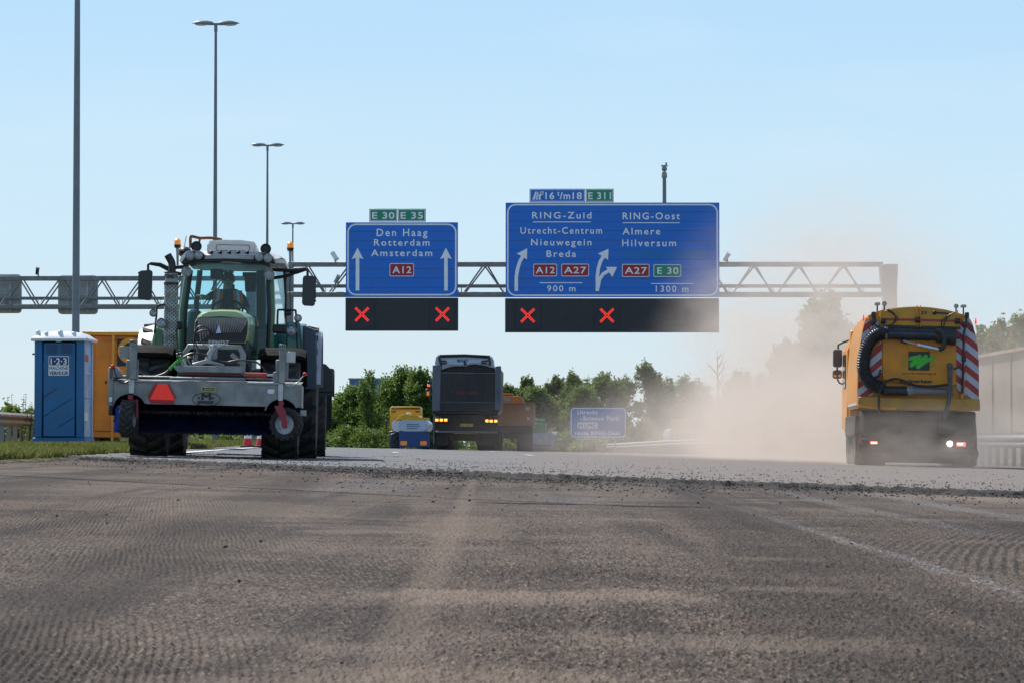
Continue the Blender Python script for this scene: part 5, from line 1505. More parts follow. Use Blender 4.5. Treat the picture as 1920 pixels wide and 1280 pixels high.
# lower pipe and hoses
a, b = zt7([(410, 682), (575, 685)], -.2); MB().tube([a, b], .10, 14).build('lower_hose', m_hose, t)
a, b = zt7([(575, 682), (880, 690)], -.2); lpz = MB().tube([a, b], .085, 16).build('lower_pipe', M('grey_pipe', (.2, .2, .21), .5, .4, .15, 3, dirt=.5, dcol=(.2, .16, .13)), t)
p = a; MB().tube([p - Vector((.02, 0, 0)), p + Vector((.10, 0, 0))], .10, 16).build('pipe_collar', m_galvd, t)
MB().tube(smooth_path(zt7([(385, 830), (383, 760), (392, 680), (420, 630), (480, 604), (540, 612), (590, 634), (640, 648), (720, 654), (790, 648), (850, 640)], -.33), 5), .026, 8).build('thin_hose', m_hose, t)
MB().tube(zt7([(857, 520), (858, 640), (850, 740), (830, 830), (815, 900)], -.36), [.06, .05, .045, .045, .045], 10).ball(zt7([(857, 520)], -.36)[0], .075, 10, 8).build('hand_suction_lance', M('lance_grey', (.08, .08, .085), .6, .2, .2, 4, dirt=.5, dcol=(.2, .16, .13)), t)
MB().tube(zt7([(880, 540), (905, 530), (925, 520)], -.3), .02, 6).build('lance_hook', m_black, t)
# poles with cables along the sides of the hatch
for L_ in ([(345, 160), (352, 200), (350, 240), (385, 262)], [(970, 180), (965, 240), (950, 300), (948, 400), (945, 560), (940, 700)], [(395, 540), (385, 580), (350, 600)]):
    MB().tube(zt7(L_, -.12), .022, 8).build('cable_pole', m_black, t)
for c_ in ((348, 178), (970, 182), (352, 215), (960, 240), (950, 470)):
    q = zt7([c_], -.14)[0]; MB().box(q.x - .045, q.x + .045, q.y - .04, q.y + .04, q.z - .06, q.z + .06).build('cable_clip', m_black, t, .012)
for L_ in ([(440, 145), (480, 165), (495, 200), (480, 235), (455, 250)], [(880, 165), (840, 200), (820, 240), (815, 260)], [(860, 175), (810, 215), (800, 255)], [(440, 150), (500, 190), (508, 205), (480, 240)], [(820, 285), (870, 320), (915, 335), (935, 310)], [(315, 260), (330, 280), (345, 255), (335, 235)], [(985, 260), (1000, 290), (1010, 255)]):
    MB().tube(smooth_path(zt7(L_, -.15), 4), .012, 6).build('cable', m_black, t)
# work lamps and beacons on top
for (zx, zy, kind) in ((373, 108, 0), (420, 106, 1), (898, 123, 1), (947, 123, 0)):
    q = zt7([(zx, zy)], .1)[0]
    if kind == 0:
        MB().prism([(q.x - .055, q.z + .035), (q.x + .055, q.z + .035), (q.x + .062, q.z - .025), (q.x - .062, q.z - .025)], .04, .18).build('beacon', m_galvd, t, .015)
        MB().box(q.x - .05, q.x + .05, .035, .04, q.z - .02, q.z + .03).build('beacon_lens', m_lens, t)
    else:
        MB().cyl((q.x, .05, q.z), (q.x, .14, q.z), .05, .04, 12).build('work_lamp', M('lamp_housing', (.09, .1, .11), .5), t)
        MB().cyl((q.x, .042, q.z), (q.x, .052, q.z), .042, .042, 12).build('lamp_glass', m_lens, t)
    MB().cyl((q.x, .1, q.z - .24), (q.x, .1, q.z - .02), .016, .016, 8).build('lamp_post', m_black, t)
for (zx, zy) in ((281, 206), (1029, 226)):
    q = zt7([(zx, zy)], .05)[0]
    MB().tube([(q.x, .05, q.z + .08), (q.x, .05, q.z + .02)], .014, 6).ball((q.x, .04, q.z), (.022, .03, .055), 10, 8).build('marker_lamp', M('red_dim_lit', (.6, .02, .02), .3, emit=(1, .05, .04), estr=.7), t)
# chassis, lights, wheels
sb('rear_chassis', 1614, 768, 1829, 838, .12, .6, m_chas, .03)
sb('rear_beam', 1611, 820, 1832, 850, -.02, .12, m_chas, .02)
sb('toolbox', 1618, 772, 1690, 812, -.02, .12, m_chas, .03); sb('toolbox', 1760, 774, 1826, 815, .0, .12, m_chas, .03)
sb('suction_box', 1656, 842, 1800, 868, .3, 1.4, m_chas, .04)
for a_, b_ in ((1614, 1660), (1796, 1832)): sb('mud_guard', a_, 838, b_, 872, .35, .40, m_chas, .02)
MB().prism(sw.poly([(1818, 838), (1832, 838), (1836, 850), (1832, 862), (1820, 866)], 0), 0, .5).build('side_broom_cover', m_chas, t, .02)
m_tail = M('tail_lit', (.7, .05, .03), .3, emit=(1.0, .12, .08), estr=2.2); m_tailhot = M('tail_core', (1, .8, .7), .3, emit=(1, .62, .5), estr=5)
for (a_, b_, c_, d_, hot) in ((1632, 826.5, 1645.5, 831.5, 1), (1612.5, 824, 1616, 832, 0), (1794, 828, 1810.5, 836, 1), (1823, 829, 1826.5, 837, 0)):
    o = sb('tail_lamp', a_, b_, c_, d_, -.06, -.02, m_tail if hot else m_red, .008)
    if hot: sb('lamp_core', a_ + 1.5, b_ + (1.6 if a_ < 1700 else 2.5), c_ - (2 if a_ < 1700 else 5), d_ - (1.6 if a_ < 1700 else 3), -.066, -.0605, m_tailhot, 0, o)
q = sw.p(1780.5, 831, 0)
MB().cyl((q.x, -.07, q.z), (q.x, .0, q.z), .055, .05, 16).build('reversing_lamp', M('white_lit', (1, 1, 1), .3, emit=(1, .98, .95), estr=14), t)
for s in (-1, 1):
    for yv in (1.1, 4.4): wheel(t, (s * 1.02, yv, .50), .50, .42 if yv > 2 else .5, .29, 26)
MB().box(-.42, .42, .4, 6.2, .72, 1.0).build('chassis_rail', m_chas, t)
# side of the hopper and cab ahead
cabx0 = sw.x(1592, 4.2); 
mb = MB().prism([(-1.24, .75), (1.15, .75), (1.15, 2.5), (1.0, 2.85), (-1.10, 2.85), (-1.24, 2.5)], 4.25, 6.3)
cb = mb.build('cab', m_sy, t, .06, seg=2)
MB().box(-1.262, -1.241, 4.7, 5.8, 1.7, 2.45).build('side_window', M('dark_glass', (.03, .04, .05), .1), cb, .01)
MB().box(-1.20, -1.0, 4.02, 4.25, .55, 2.95).build('cab_pillar', m_sy, t, .03)
MB().box(-1.30, -1.2, .3, 3.8, .62, 1.05).build('side_skirt', m_chas, t, .02)
MB().box(-1.26, -1.22, .6, 3.4, 1.25, 1.55).build('side_panel', M('panel_white', (.5, .5, .5), .5), t, .01)
for (a_, b_, c_, d_, nm, mt) in ((78, 408, 137, 526, 'mirror', M('mirror_shell', (.13, .11, .10), .6, dirt=.4, dcol=(.2, .17, .14))), (75, 545, 136, 602, 'lower_mirror', M('mirror_shell'))):
    A, B2 = sw.p(*Z7(a_, b_), 5.9), sw.p(*Z7(c_, d_), 5.9)
    MB().prism(round_rect(A.x, B2.x, B2.z, A.z, .05), 5.8, 5.95).build(nm, mt, t, .015)
q = zt7([(92, 583), (122, 583)], 5.78)
for p in q: MB().ball(p, (.03, .01, .03), 8, 6).build('indicator', m_orangelens, t)
MB().tube(zt7([(112, 405), (113, 378), (150, 360), (195, 345)], 5.85), .022, 8).tube(zt7([(106, 526), (106, 548)], 5.85), .02, 8).tube(zt7([(106, 602), (120, 630), (160, 645), (200, 640)], 5.85), .02, 8).build('mirror_arm', m_black, t)
# ------------------------------------------------------------------ tractor
m_tg = M('tractor_green', (.018, .13, .055), .28, 0, .08, 2, dirt=.12, dcol=(.12, .12, .08), coat=.4)
m_tgl = M('hood_sunlit_green', (.34, .47, .23), .28, 0, .06, 3, coat=.3)  # bonnet green, partly lightened to paint in sunlight
m_teal = M('fender_teal', (.015, .16, .14), .3, 0, .08, 2, coat=.4)
m_silv = M('fender_reflection', (.42, .42, .45), .3, .25, .06, 2, dirt=.15)  # pale tone paints a bright reflection into the fender colour
m_dk = M('tractor_black', (.012, .013, .015), .45, 0, .25, 5, dirt=.12, dcol=(.06, .055, .05))
m_grill = M('grille_slat', (.30, .28, .27), .5, .1, .1, 8, dirt=.4, dcol=(.22, .19, .17))
m_roofw = M('roof_white', (.70, .66, .64), .4, 0, .05, 3, dirt=.12, dcol=(.4, .35, .3))
m_bgalv = M('broom_galvanised', (.27, .285, .28), .5, .35, .22, 3.5, dirt=.35, dcol=(.15, .13, .11), bump=.002, bscale=60)
m_bgalv2 = M('broom_galvanised_bright', (.46, .47, .47), .4, .5, .15, 4, dirt=.2, dcol=(.2, .18, .16))
m_glass = glass_mat('tinted_glass', (.68, .91, .95), .02)
m_glass2 = glass_mat('side_glass', (.62, .85, .88), .22)
m_rust = M('rusty_pipe', (.13, .055, .03), .7, .1, .3, 9)
m_forkred = M('fork_red', (.28, .018, .03), .4, 0, .1, 4, dirt=.3)
m_int = M('cab_interior', (.03, .045, .05), .7, 0, .15, 3)

x_t = WF.p(408, 842, 47).x
tr = Frame((x_t, 47, float(GU(x_t, 47))), (0, .020, .043))
T_ = empty('tractor', tr.loc, tr.rot, 'green tractor with front broom driving towards the camera on the left', 'tractor')
def A(zx, zy): return (190 + zx / 4.2667, 430 + zy / 4.2667)
def B_(zx, zy): return (190 + zx / 4.2667, 620 + zy / 4.2667)
def aP(L_, dy): return [tr.p(*A(a, b), dy) for a, b in L_]
def aQ(L_, dy): return [(q.x, q.z) for q in aP(L_, dy)]
def bP(L_, dy): return [tr.p(*B_(a, b), dy) for a, b in L_]
def bQ(L_, dy): return [(q.x, q.z) for q in bP(L_, dy)]
def ab(name, x0, y0, x1, y1, d0, d1, mat, bevel=.01, par=None):
    p, q = tr.p(*A(x0, y0), d0), tr.p(*A(x1, y1), d0)
    return MB().box(p.x, q.x, d0, d1, p.z, q.z).build(name, mat, par or T_, bevel)
def bb(name, x0, y0, x1, y1, d0, d1, mat, bevel=.01, par=None):
    p, q = tr.p(*B_(x0, y0), d0), tr.p(*B_(x1, y1), d0)
    return MB().box(p.x, q.x, d0, d1, p.z, q.z).build(name, mat, par or T_, bevel)
xc = tr.x(406, 0)          # centre line of the front axle
# wheels
fr_r = .72
for s in (-1, 1): wheel(T_, (xc + s * .99, 0, fr_r), fr_r, .56, .36, 34, 18, M('rim_red', (.25, .03, .03), .5, dirt=.4), lugh=.045)
rx = tr.x(433, 3.05)
for s in (-1, 1): wheel(T_, (rx + s * 1.06, 3.05, 1.04), 1.04, .71, .5, 40, 20, M('rim_red'), lugh=.055)
MB().box(xc - .75, xc + .75, -.12, .12, .62, .86).build('front_axle', m_dk, T_, .03)
MB().box(xc - .26, xc + .26, -.5, 3.3, .70, 1.15).build('chassis', m_dk, T_, .03)
MB().box(rx - .8, rx + .8, 2.9, 3.2, .85, 1.2).build('rear_axle', m_dk, T_, .03)
# hood and grille
front, back = -.62, 1.45
pr = aQ([(745, 905), (742, 800), (748, 735), (770, 690), (800, 662), (850, 646), (960, 640), (1080, 644), (1140, 662), (1170, 690), (1176, 740), (1172, 830), (1150, 910)], front)
V = []; nP = len(pr); ys_ = [front, front + .10, front + .5, .4, back]; ins = [(.90, .94), (1, 1), (1.0, 1.02), (1.02, 1.05), (1.05, 1.10)]
pcx = sum(p[0] for p in pr) / nP; pz0 = pr[0][1]
for yv, (kx, kz) in zip(ys_, ins):
    for p in pr: V.append((pcx + (p[0] - pcx) * kx, yv, pz0 + (p[1] - pz0) * kz))
f = [tuple(range(nP))] + [(r_ * nP + i, r_ * nP + (i + 1) % nP, (r_ + 1) * nP + (i + 1) % nP, (r_ + 1) * nP + i) for r_ in range(4) for i in range(nP)]
hood = MB().add(V, f).build('hood', m_tgl, T_)
gp = aQ([(752, 900), (748, 800), (752, 745), (775, 705), (960, 697), (1165, 712), (1172, 745), (1168, 830), (1148, 905)], front - .03)
gr = MB().prism(gp, front - .035, front - .005).build('grille', M('grille_back', (.012, .012, .014), .5), hood)
for k in range(19):
    u = k / 18; xt_ = 778 + (1160 - 778) * u
    xm_ = 960 + (xt_ - 960) * .97; xb_ = 960 + (xt_ - 960) * (.80 if xt_ > 960 else .93)
    yb_ = 826 + (70 * (1 - u * 4) if u < .25 else 0)
    P = aP([(xt_, 708), (xm_ - (6 if xt_ > 960 else 0), 760), (xb_ - (10 if xt_ > 960 else -4), yb_)], front - .05)
    mb = MB()
    for i in range(2):
        a, b = P[i], P[i + 1]; w0 = .024 * (1 - .25 * i); w1 = .024 * (1 - .3 * (i + 1))
        mb.add([(a.x - w0, front - .04, a.z), (a.x + w0, front - .04, a.z), (b.x + w1, front - .04, b.z), (b.x - w1, front - .04, b.z), (a.x, front - .06, a.z), (b.x, front - .06, b.z)],
               [(0, 4, 5, 3), (4, 1, 2, 5), (0, 1, 4), (3, 5, 2)])
    mb.build('grille_slat', m_grill, gr)
MB().prism(aQ([(915, 832), (942, 760), (958, 830)], front - .06), front - .075, front - .062).build('triangle_emblem', M('emblem_blue', (.35, .45, .62), .2, .6, .1, 8), gr)
text('FENDT', tr.x(A(855, 0)[0], front), tr.x(A(1017, 0)[0], front), tr.z(A(0, 918)[1], front), .055, front - .045, M('letter_grey', (.5, .5, .5), .4), gr, 1.15, bold=.004)
for zx in (1150,): MB().tube(aP([(1163, 830), (1150, 905)], front - .02), .014, 6).build('trim_strip', M('ochre_trim', (.45, .30, .03), .5), hood)
# bonnet ends in the cab; side panels down to the chassis
MB().box(pcx - .38, pcx + .38, front + .12, back, .95, pz0 + .1).build('engine_cover', m_dk, T_, .04)

# cab -------------------------------------------------------------
cf, cbk = 1.5, 3.15            # windscreen / rear plane
def cQ(L_, dy=cf): return aQ(L_, dy)
def post(pts, dys, r_, mat, name='cab_pillar'):
    return MB().tube([tr.p(*A(a, b), d) for (a, b), d in zip(pts, dys)], r_, 10).build(name, mat, T_)
post([(700, 350), (655, 650), (640, 980)], (cf, cf - .06, cf - .02), .062, m_tg)
post([(1350, 350), (1362, 650), (1345, 1010)], (cf, cf - .06, cf - .02), .062, m_tg)
post([(718, 330), (672, 650), (660, 980)], (cf - .05, cf - .11, cf - .07), .032, m_dk, 'window_seal')
post([(1328, 330), (1345, 650), (1330, 1000)], (cf - .05, cf - .11, cf - .07), .032, m_dk, 'window_seal')
post([(790, 330), (760, 600), (760, 900)], (cbk,) * 3, .045, m_int); post([(1290, 330), (1296, 600), (1290, 900)], (cbk,) * 3, .045, m_int)
post([(1462, 300), (1478, 560), (1470, 760)], (cbk - .2,) * 3, .022, m_dk)
# left outer silver/green strip of the left door frame
MB().prism(aQ([(640, 380), (690, 380), (655, 700), (640, 990), (612, 990), (612, 700)], cf + .2), cf + .2, cf + .26).build('door_frame', M('frame_reflecting', (.42, .55, .56), .15, .5, .1, 2), T_)
# windows
ws = MB().prism(aQ([(715, 268), (1320, 268), (1345, 640), (1328, 1000), (1180, 1000), (1176, 700), (760, 700), (745, 930), (668, 930), (680, 640)], cf - .08), cf - .085, cf - .078).build('windscreen', m_glass, T_, smooth=False)
p, q = tr.p(*A(1390, 290), cf), tr.p(*A(1470, 760), cbk - .2)
MB().add([tr.p(*A(1385, 290), cf), tr.p(*A(1460, 300), cbk - .2), tr.p(*A(1476, 760), cbk - .2), tr.p(*A(1390, 790), cf)], [(0, 1, 2, 3)]).build('side_window', m_glass2, T_, smooth=False)
MB().add([tr.p(*A(640, 370), cf + .3), tr.p(*A(700, 360), cbk - .2), tr.p(*A(690, 760), cbk - .2), tr.p(*A(612, 790), cf + .3)], [(0, 1, 2, 3)]).build('side_window', m_glass2, T_, smooth=False)
# floor, sill, rear wall lower half, side walls lower
MB().prism(aQ([(640, 760), (1480, 760), (1480, 1020), (640, 1020)], cbk), cbk - .02, cbk + .03).build('rear_wall', m_int, T_)
MB().box(rx - .70, rx + .72, cf, cbk, 1.02, 1.12).build('cab_floor', m_int, T_, .01)
ab('cab_sill', 1170, 1000, 1350, 1042, cf - .12, cf + .02, m_tg, .02); ab('cab_sill', 612, 960, 700, 1010, cf - .1, cf + .02, m_tg, .02)
ab('dashboard', 900, 640, 1090, 800, cf + .12, cf + .5, m_int, .06); ab('side_console', 1180, 780, 1330, 990, cf + .1, cf + .25, M('console_dark', (.02, .022, .028), .3), .03)
ab('side_console', 690, 640, 790, 930, cf + .3, cf + 1.2, m_int, .05)
# rear window shows the sky through the glass: frame bars
ab('rear_window_bar', 790, 322, 1300, 340, cbk - .04, cbk, m_int, .004)
# seat
ab('seat_back', 925, 520, 1110, 760, cbk - .55, cbk - .42, m_int, .05); ab('seat_cushion', 915, 745, 1120, 800, cbk - 1.05, cbk - .5, m_int, .04)
ab('headrest', 975, 430, 1065, 500, cbk - .56, cbk - .46, m_int, .03)
ab('monitor', 872, 318, 975, 400, cf + .35, cf + .40, m_dk, .02); MB().tube(aP([(925, 400), (905, 440), (880, 490)], cf + .38), .012, 6).build('monitor_arm', m_dk, T_)
MB().prism(aQ([(1130, 345), (1250, 345), (1250, 375), (1130, 378)], cbk - .2), cbk - .25, cbk - .1).prism(aQ([(1145, 378), (1240, 378), (1236, 500), (1150, 500)], cbk - .2), cbk - .22, cbk - .12).build('rear_air_filter', m_int, T_, .01)
MB().prism(aQ([(1240, 330), (1300, 330), (1300, 780), (1240, 780)], cbk - .3), cbk - .3, cbk - .26).build('inner_pillar', m_int, T_)
# steering wheel
sc_ = aP([(1010, 640)], cf + .52)[0]; ring = []
for i in range(25):
    a = 2 * math.pi * i / 24; ring.append(sc_ + Vector((.24 * math.cos(a), .20 * math.sin(a) * .8, .20 * math.sin(a) * .75)))
MB().tube(ring, .017, 8, cap=False).tube([sc_, sc_ + Vector((0, -.2, -.3))], .03, 8).build('steering_wheel', m_dk, T_)
# roof ------------------------------------------------------------
n = 16; rows_ = []
for (yv, zoff, wsc) in ((cf - .38, -.05, .96), (cf - .34, .02, .985), (cf - .15, .10, 1), (cbk + .1, .12, 1), (cbk + .25, .03, .98)):
    for i in range(n + 1):
        u = i / n; q = tr.p(*A(640 + 820 * u, 232), cf - .3); xx = pcx + .06 + (q.x - pcx - .06) * wsc
        rows_.append((xx, yv, q.z + zoff * (1 - (2 * u - 1) ** 6) + .03 * (1 - (2 * u - 1) ** 2)))
zlow = tr.p(*A(900, 262), cf - .3).z
mb = MB(); mb.add(rows_, [(j * (n + 1) + i, j * (n + 1) + i + 1, (j + 1) * (n + 1) + i + 1, (j + 1) * (n + 1) + i) for j in range(4) for i in range(n)])
xl_, xr_ = tr.x(A(640, 0)[0], cf - .3), tr.x(A(1460, 0)[0], cf - .3)
mb.box(xl_ + .02, xr_ - .02, cf - .36, cbk + .22, zlow, rows_[0][2] + .02)
roof = mb.build('roof', m_roofw, T_)
MB().prism(aQ([(700, 262), (740, 245), (1000, 238), (1300, 250), (1350, 275), (1340, 300), (1300, 272), (1000, 258), (760, 266), (715, 290)], cf - .42), cf - .42, cf - .05).build('roof_visor', m_dk, T_, .01)
MB().prism(aQ([(820, 240), (825, 205), (1000, 200), (1225, 210), (1230, 244), (1000, 236)], cf - .43), cf - .43, cf - .36).build('roof_fascia', M('fascia_grey', (.36, .36, .40), .4), roof, .01)
ac = MB().prism(aQ([(845, 195), (850, 110), (875, 94), (960, 88), (1120, 90), (1222, 104), (1242, 118), (1228, 205)], cf - .2), cf - .3, cf + .8).build('roof_hatch', M('hatch_cream', (.80, .74, .70), .4, 0, .04, 3, dirt=.08), roof, .03, seg=2)
border(MB(), *[tr.x(A(v, 0)[0], cf - .3) for v in (893, 1165)], tr.z(A(0, 172)[1], cf - .3), tr.z(A(0, 122)[1], cf - .3), .03, .008, cf - .305).build('hatch_seam', m_dk, ac, smooth=False)
for zx in (880, 952, 1024, 1096, 1168):
    q = aP([(zx, 186)], cf - .4)[0]; MB().ball((q.x, q.y, q.z), (.033, .04, .028), 10, 6).build('marker_lamp', m_dk, roof)
def pod(pts, lamps):
    o = MB().prism(aQ(pts, cf - .46), cf - .46, cf - .2).build('light_pod', m_dk, roof, .02)
    for zx, zy in lamps:
        q = aP([(zx, zy)], cf - .46)[0]
        MB().cyl((q.x, cf - .485, q.z), (q.x, cf - .46, q.z), .068, .068, 18).build('lamp_rim', m_galvd, o)
        MB().ball((q.x, cf - .486, q.z), (.055, .015, .055), 14, 8).build('lamp_glass', m_lens, o)
pod([(628, 262), (650, 215), (690, 178), (740, 166), (800, 176), (828, 205), (820, 242), (740, 258), (660, 290)], [(710, 212), (778, 208)])
pod([(1215, 250), (1222, 205), (1255, 183), (1310, 184), (1360, 205), (1395, 275), (1330, 262)], [(1262, 222), (1333, 232)])
for pts in ([(625, 255), (640, 215), (680, 178), (740, 165), (700, 190), (662, 235), (640, 268)], ):
    MB().prism(aQ(pts, cf - .475), cf - .475, cf - .46).build('pod_trim', m_roofw, roof)
MB().prism(aQ([(1372, 215), (1430, 212), (1462, 245), (1462, 280), (1395, 285)], cf - .2), cf - .2, cf + .6).build('roof_corner', M('corner_grey', (.38, .42, .45), .35), roof, .02)
for zx, zy in ((762, 140), (1316, 160)):
    q = aP([(zx, zy)], cf - .25)[0]
    MB().lathe([(.085, -.0), (.075, .02), (.045, .07), (.03, .2)], (q.x, cf - .3, q.z), 'y', 16).build('air_horn', M('horn_grey', (.15, .16, .18), .3, .6), roof)
    MB().cyl((q.x, cf - .27, q.z), (q.x, cf - .26, q.z), .06, .06, 14).build('horn_mouth', m_dk, roof)
    MB().cyl((q.x, cf - .15, q.z - .15), (q.x, cf - .15, q.z), .02, .02, 8).build('horn_foot', m_dk, roof)
MB().tube(smooth_path(aP([(714, 150), (714, 66), (735, 60), (790, 72), (860, 70), (920, 76), (965, 86)], cbk), 3), .024, 8).tube(aP([(790, 72), (782, 110)], cbk), .018, 8).build('roof_rail', m_rust, T_)
MB().tube(aP([(660, 160), (680, 55)], cbk), .006, 5).build('aerial', m_dk, T_)
MB().ball(aP([(670, 185)], cf + .3)[0], (.11, .2, .09), 12, 8).build('roof_dome', m_dk, T_)
for zx, z0_, z1_, zb_ in ((610, 75, 125, 290), (1512, 100, 150, 300)):
    q0, q1, q2 = aP([(zx, z0_), (zx, z1_), (zx, zb_)], cf + .1)
    MB().tube([q1, q1.lerp(q0, .75), q0], [.052, .05, .02], 14).build('beacon', M('beacon_orange', (.75, .24, .02), .25, 0, .05, 8, emit=(1, .3, .02), estr=.18), T_)
    MB().tube([q1 + Vector((0, 0, -.05)), q1], [.045, .058], 12).build('beacon_base', m_dk, T_)
    MB().tube([q2, q1 + Vector((0, 0, -.04))], [.016, .026], 8).build('beacon_post', m_galvd, T_)
MB().tube(aP([(1512, 300), (1508, 470), (1512, 690)], cf + .1), .008, 5).tube(aP([(1480, 300), (1476, 500), (1480, 740)], cf + .2), .008, 5).build('aerial', m_dk, T_)
# round lamps beside the windscreen with their arms and the mirrors
for zx, zy in ((683, 340), (1346, 366)):
    q = aP([(zx, zy)], cf - .2)[0]
    MB().cyl((q.x, cf - .26, q.z), (q.x, cf - .14, q.z), .084, .065, 20).build('work_lamp', m_galvd, T_)
    MB().ball((q.x, cf - .262, q.z), (.068, .018, .068), 16, 8).build('lamp_glass', m_lens, T_); MB().cyl((q.x, cf - .285, q.z), (q.x, cf - .27, q.z), .03, .03, 12).build('lamp_bulb', m_galv, T_)
MB().tube(aP([(700, 300), (600, 305), (530, 315), (470, 285), (390, 275)], cf), [.03, .03, .04, .035, .025], 8).tube(aP([(640, 360), (530, 340)], cf), .03, 8).tube(aP([(390, 275), (374, 285), (374, 330)], cf), .02, 8).build('mirror_arm', m_dk, T_)
MB().tube(aP([(1370, 325), (1500, 330), (1560, 335), (1640, 318)], cf), [.026, .03, .05, .03], 8).tube(aP([(1370, 392), (1480, 375), (1560, 345)], cf), .026, 8).tube(aP([(1640, 318), (1650, 330), (1650, 372)], cf), .02, 8).build('mirror_arm', m_dk, T_)
for pts, flip in (([(308, 333), (400, 326), (409, 345), (402, 560), (392, 570), (300, 562), (292, 545), (300, 345)], 1), ([(1625, 370), (1712, 376), (1720, 390), (1708, 606), (1698, 616), (1615, 610), (1605, 598), (1612, 385)], -1)):
    mo = MB().prism(aQ(pts, cf - .05), cf - .09, cf + .03).build('mirror', M('mirror_black', (.028, .032, .04), .4, 0, .1, 4), T_, .02, seg=2)
    for k in range(8):
        zx = 300 if flip > 0 else 1712; q = aP([(zx, 350 + k * 26 + (0 if flip > 0 else 40))], cf - .05)[0]
        MB().box(q.x - .012, q.x + .012, cf - .06, cf - .01, q.z - .018, q.z + .018).build('mirror_rib', m_dk, mo, .004)
# exhaust with perforated guard
ey_ = .95
a, b = aP([(560, 435), (556, 960)], ey_)
MB().tube([a, b], .088, 16).build('exhaust_pipe', m_galvd, T_)
mb = MB(); nh, ht_ = 11, (b - a).length
for s in (-1, 1):
    for k in range(nh):
        P = []
        for i in range(46):
            u = i / 45; an = 2 * math.pi * k / nh + s * u * 11; c_ = a.lerp(b, u)
            P.append(c_ + Vector((.103 * math.cos(an), .103 * math.sin(an), 0)))
        mb.tube(P, .0088, 4, cap=False)
mb.build('perforated_guard', m_bgalv2, T_)
c_ = a.lerp(b, 0)
MB().tube([c_ + Vector((0, 0, .0)), c_ + Vector((0, 0, .165))], .10, 18).build('guard_sleeve', m_galv, T_)
text('FENDT', c_.x - .10, c_.x + .10, c_.z + .075, .06, ey_ - .108, m_dk, T_, 1.0, bold=.004)
for dz in (0, -.02, .16): MB().tube([c_ + Vector((0, 0, dz)), c_ + Vector((0, 0, dz + .018))], .115, 18).build('clamp_band', m_dk, T_)
MB().tube(smooth_path(aP([(566, 355), (566, 290), (560, 260), (545, 232), (530, 205)], ey_), 4), [.058] * 17, 14).build('exhaust_tip', m_dk, T_)
# side lamps on stalks
for pts, lamp in (([(520, 606), (465, 606), (445, 630), (440, 700), (425, 830)], (418, 672)), ([(1408, 760), (1412, 660), (1425, 645), (1540, 648), (1556, 665), (1562, 800), (1572, 960)], (1574, 714))):
    MB().tube(smooth_path(aP(pts, .9), 3), .016, 8).build('lamp_stalk', m_dk, T_)
    q = aP([lamp], .8)[0]; MB().cyl((q.x, .74, q.z), (q.x, .85, q.z), .062, .05, 16).build('work_lamp', m_dk, T_); MB().ball((q.x, .736, q.z), (.048, .014, .048), 14, 8).build('lamp_glass', m_lens, T_)
for lamp in ((482, 752), (1518, 808)):
    q = aP([lamp], .85)[0]; MB().lathe([(.075, .0), (.085, .03), (.06, .12)], (q.x, .80, q.z), 'y', 16).build('headlamp', m_galvd, T_); MB().ball((q.x, .80, q.z - .01), (.065, .02, .07), 14, 8).build('lamp_glass', m_lens, T_)
ab('step_bracket', 1370, 760, 1500, 830, .9, 1.1, m_dk, .02); ab('step_bracket', 600, 735, 640, 800, .9, 1.1, m_dk, .02)
ab('valve_block', 1470, 650, 1520, 690, .92, 1.0, m_dk, .02)
# rear fenders: curved hoods over the rear tyres
def fender(xa_, xb_, mat, name, r_out=1.16, a0=8, a1=172, th=.05, lip=0.0):
    V = []; n = 18
    for i in range(n + 1):
        a = R(a0 + (a1 - a0) * i / n); c, s = math.cos(a), math.sin(a)
        for (xx, rr_) in ((xa_, r_out - lip), (xb_, r_out), (xb_, r_out - th), (xa_, r_out - th - lip)):
            V.append((xx, 3.05 - rr_ * c, 1.04 + rr_ * s))
    f = [(i * 4 + j, i * 4 + (j + 1) % 4, (i + 1) * 4 + (j + 1) % 4, (i + 1) * 4 + j) for i in range(n) for j in range(4)]
    f += [(0, 1, 2, 3), (n * 4, n * 4 + 1, n * 4 + 2, n * 4 + 3)]
    return MB().add(V, f).build(name, mat, T_)
fender(rx - 1.22, rx - .74, m_tg, 'rear_fender', 1.13, lip=0); fender(rx - 1.46, rx - 1.22, m_silv, 'fender_extension', 1.10, lip=.10)
fender(rx + .70, rx + 1.20, m_teal, 'rear_fender', 1.13); fender(rx + 1.47, rx + 1.20, m_silv, 'fender_extension', 1.10, lip=.10)
for s, mt in ((-1, m_tg), (1, m_teal)):
    V = [(rx + s * .70, 1.95, 1.1), (rx + s * .70, 3.05, 1.1), (rx + s * .70, 3.0, 2.15), (rx + s * .70, 2.2, 1.95)]
    MB().add(V + [(x + s * .04, y, z) for x, y, z in V], [(0, 1, 2, 3), (4, 5, 6, 7), (0, 1, 5, 4), (1, 2, 6, 5), (2, 3, 7, 6), (3, 0, 4, 7)]).build('fender_side', mt, T_)
MB().prism(aQ([(1480, 740), (1590, 745), (1620, 980), (1480, 1000)], 2.0), 1.95, 2.05).build('fender_front_panel', m_teal, T_, .02)
MB().prism(aQ([(1612, 770), (1700, 800), (1725, 860), (1722, 1280), (1625, 1280)], 1.95), 1.86, 1.94).build('fender_flap', M('flap_grey', (.05, .07, .10), .5, 0, .1, 2), T_, .02)
MB().prism(aQ([(430, 790), (500, 800), (505, 950), (430, 948)], 2.0), 1.95, 2.05).build('fender_front_panel', m_tg, T_, .02)
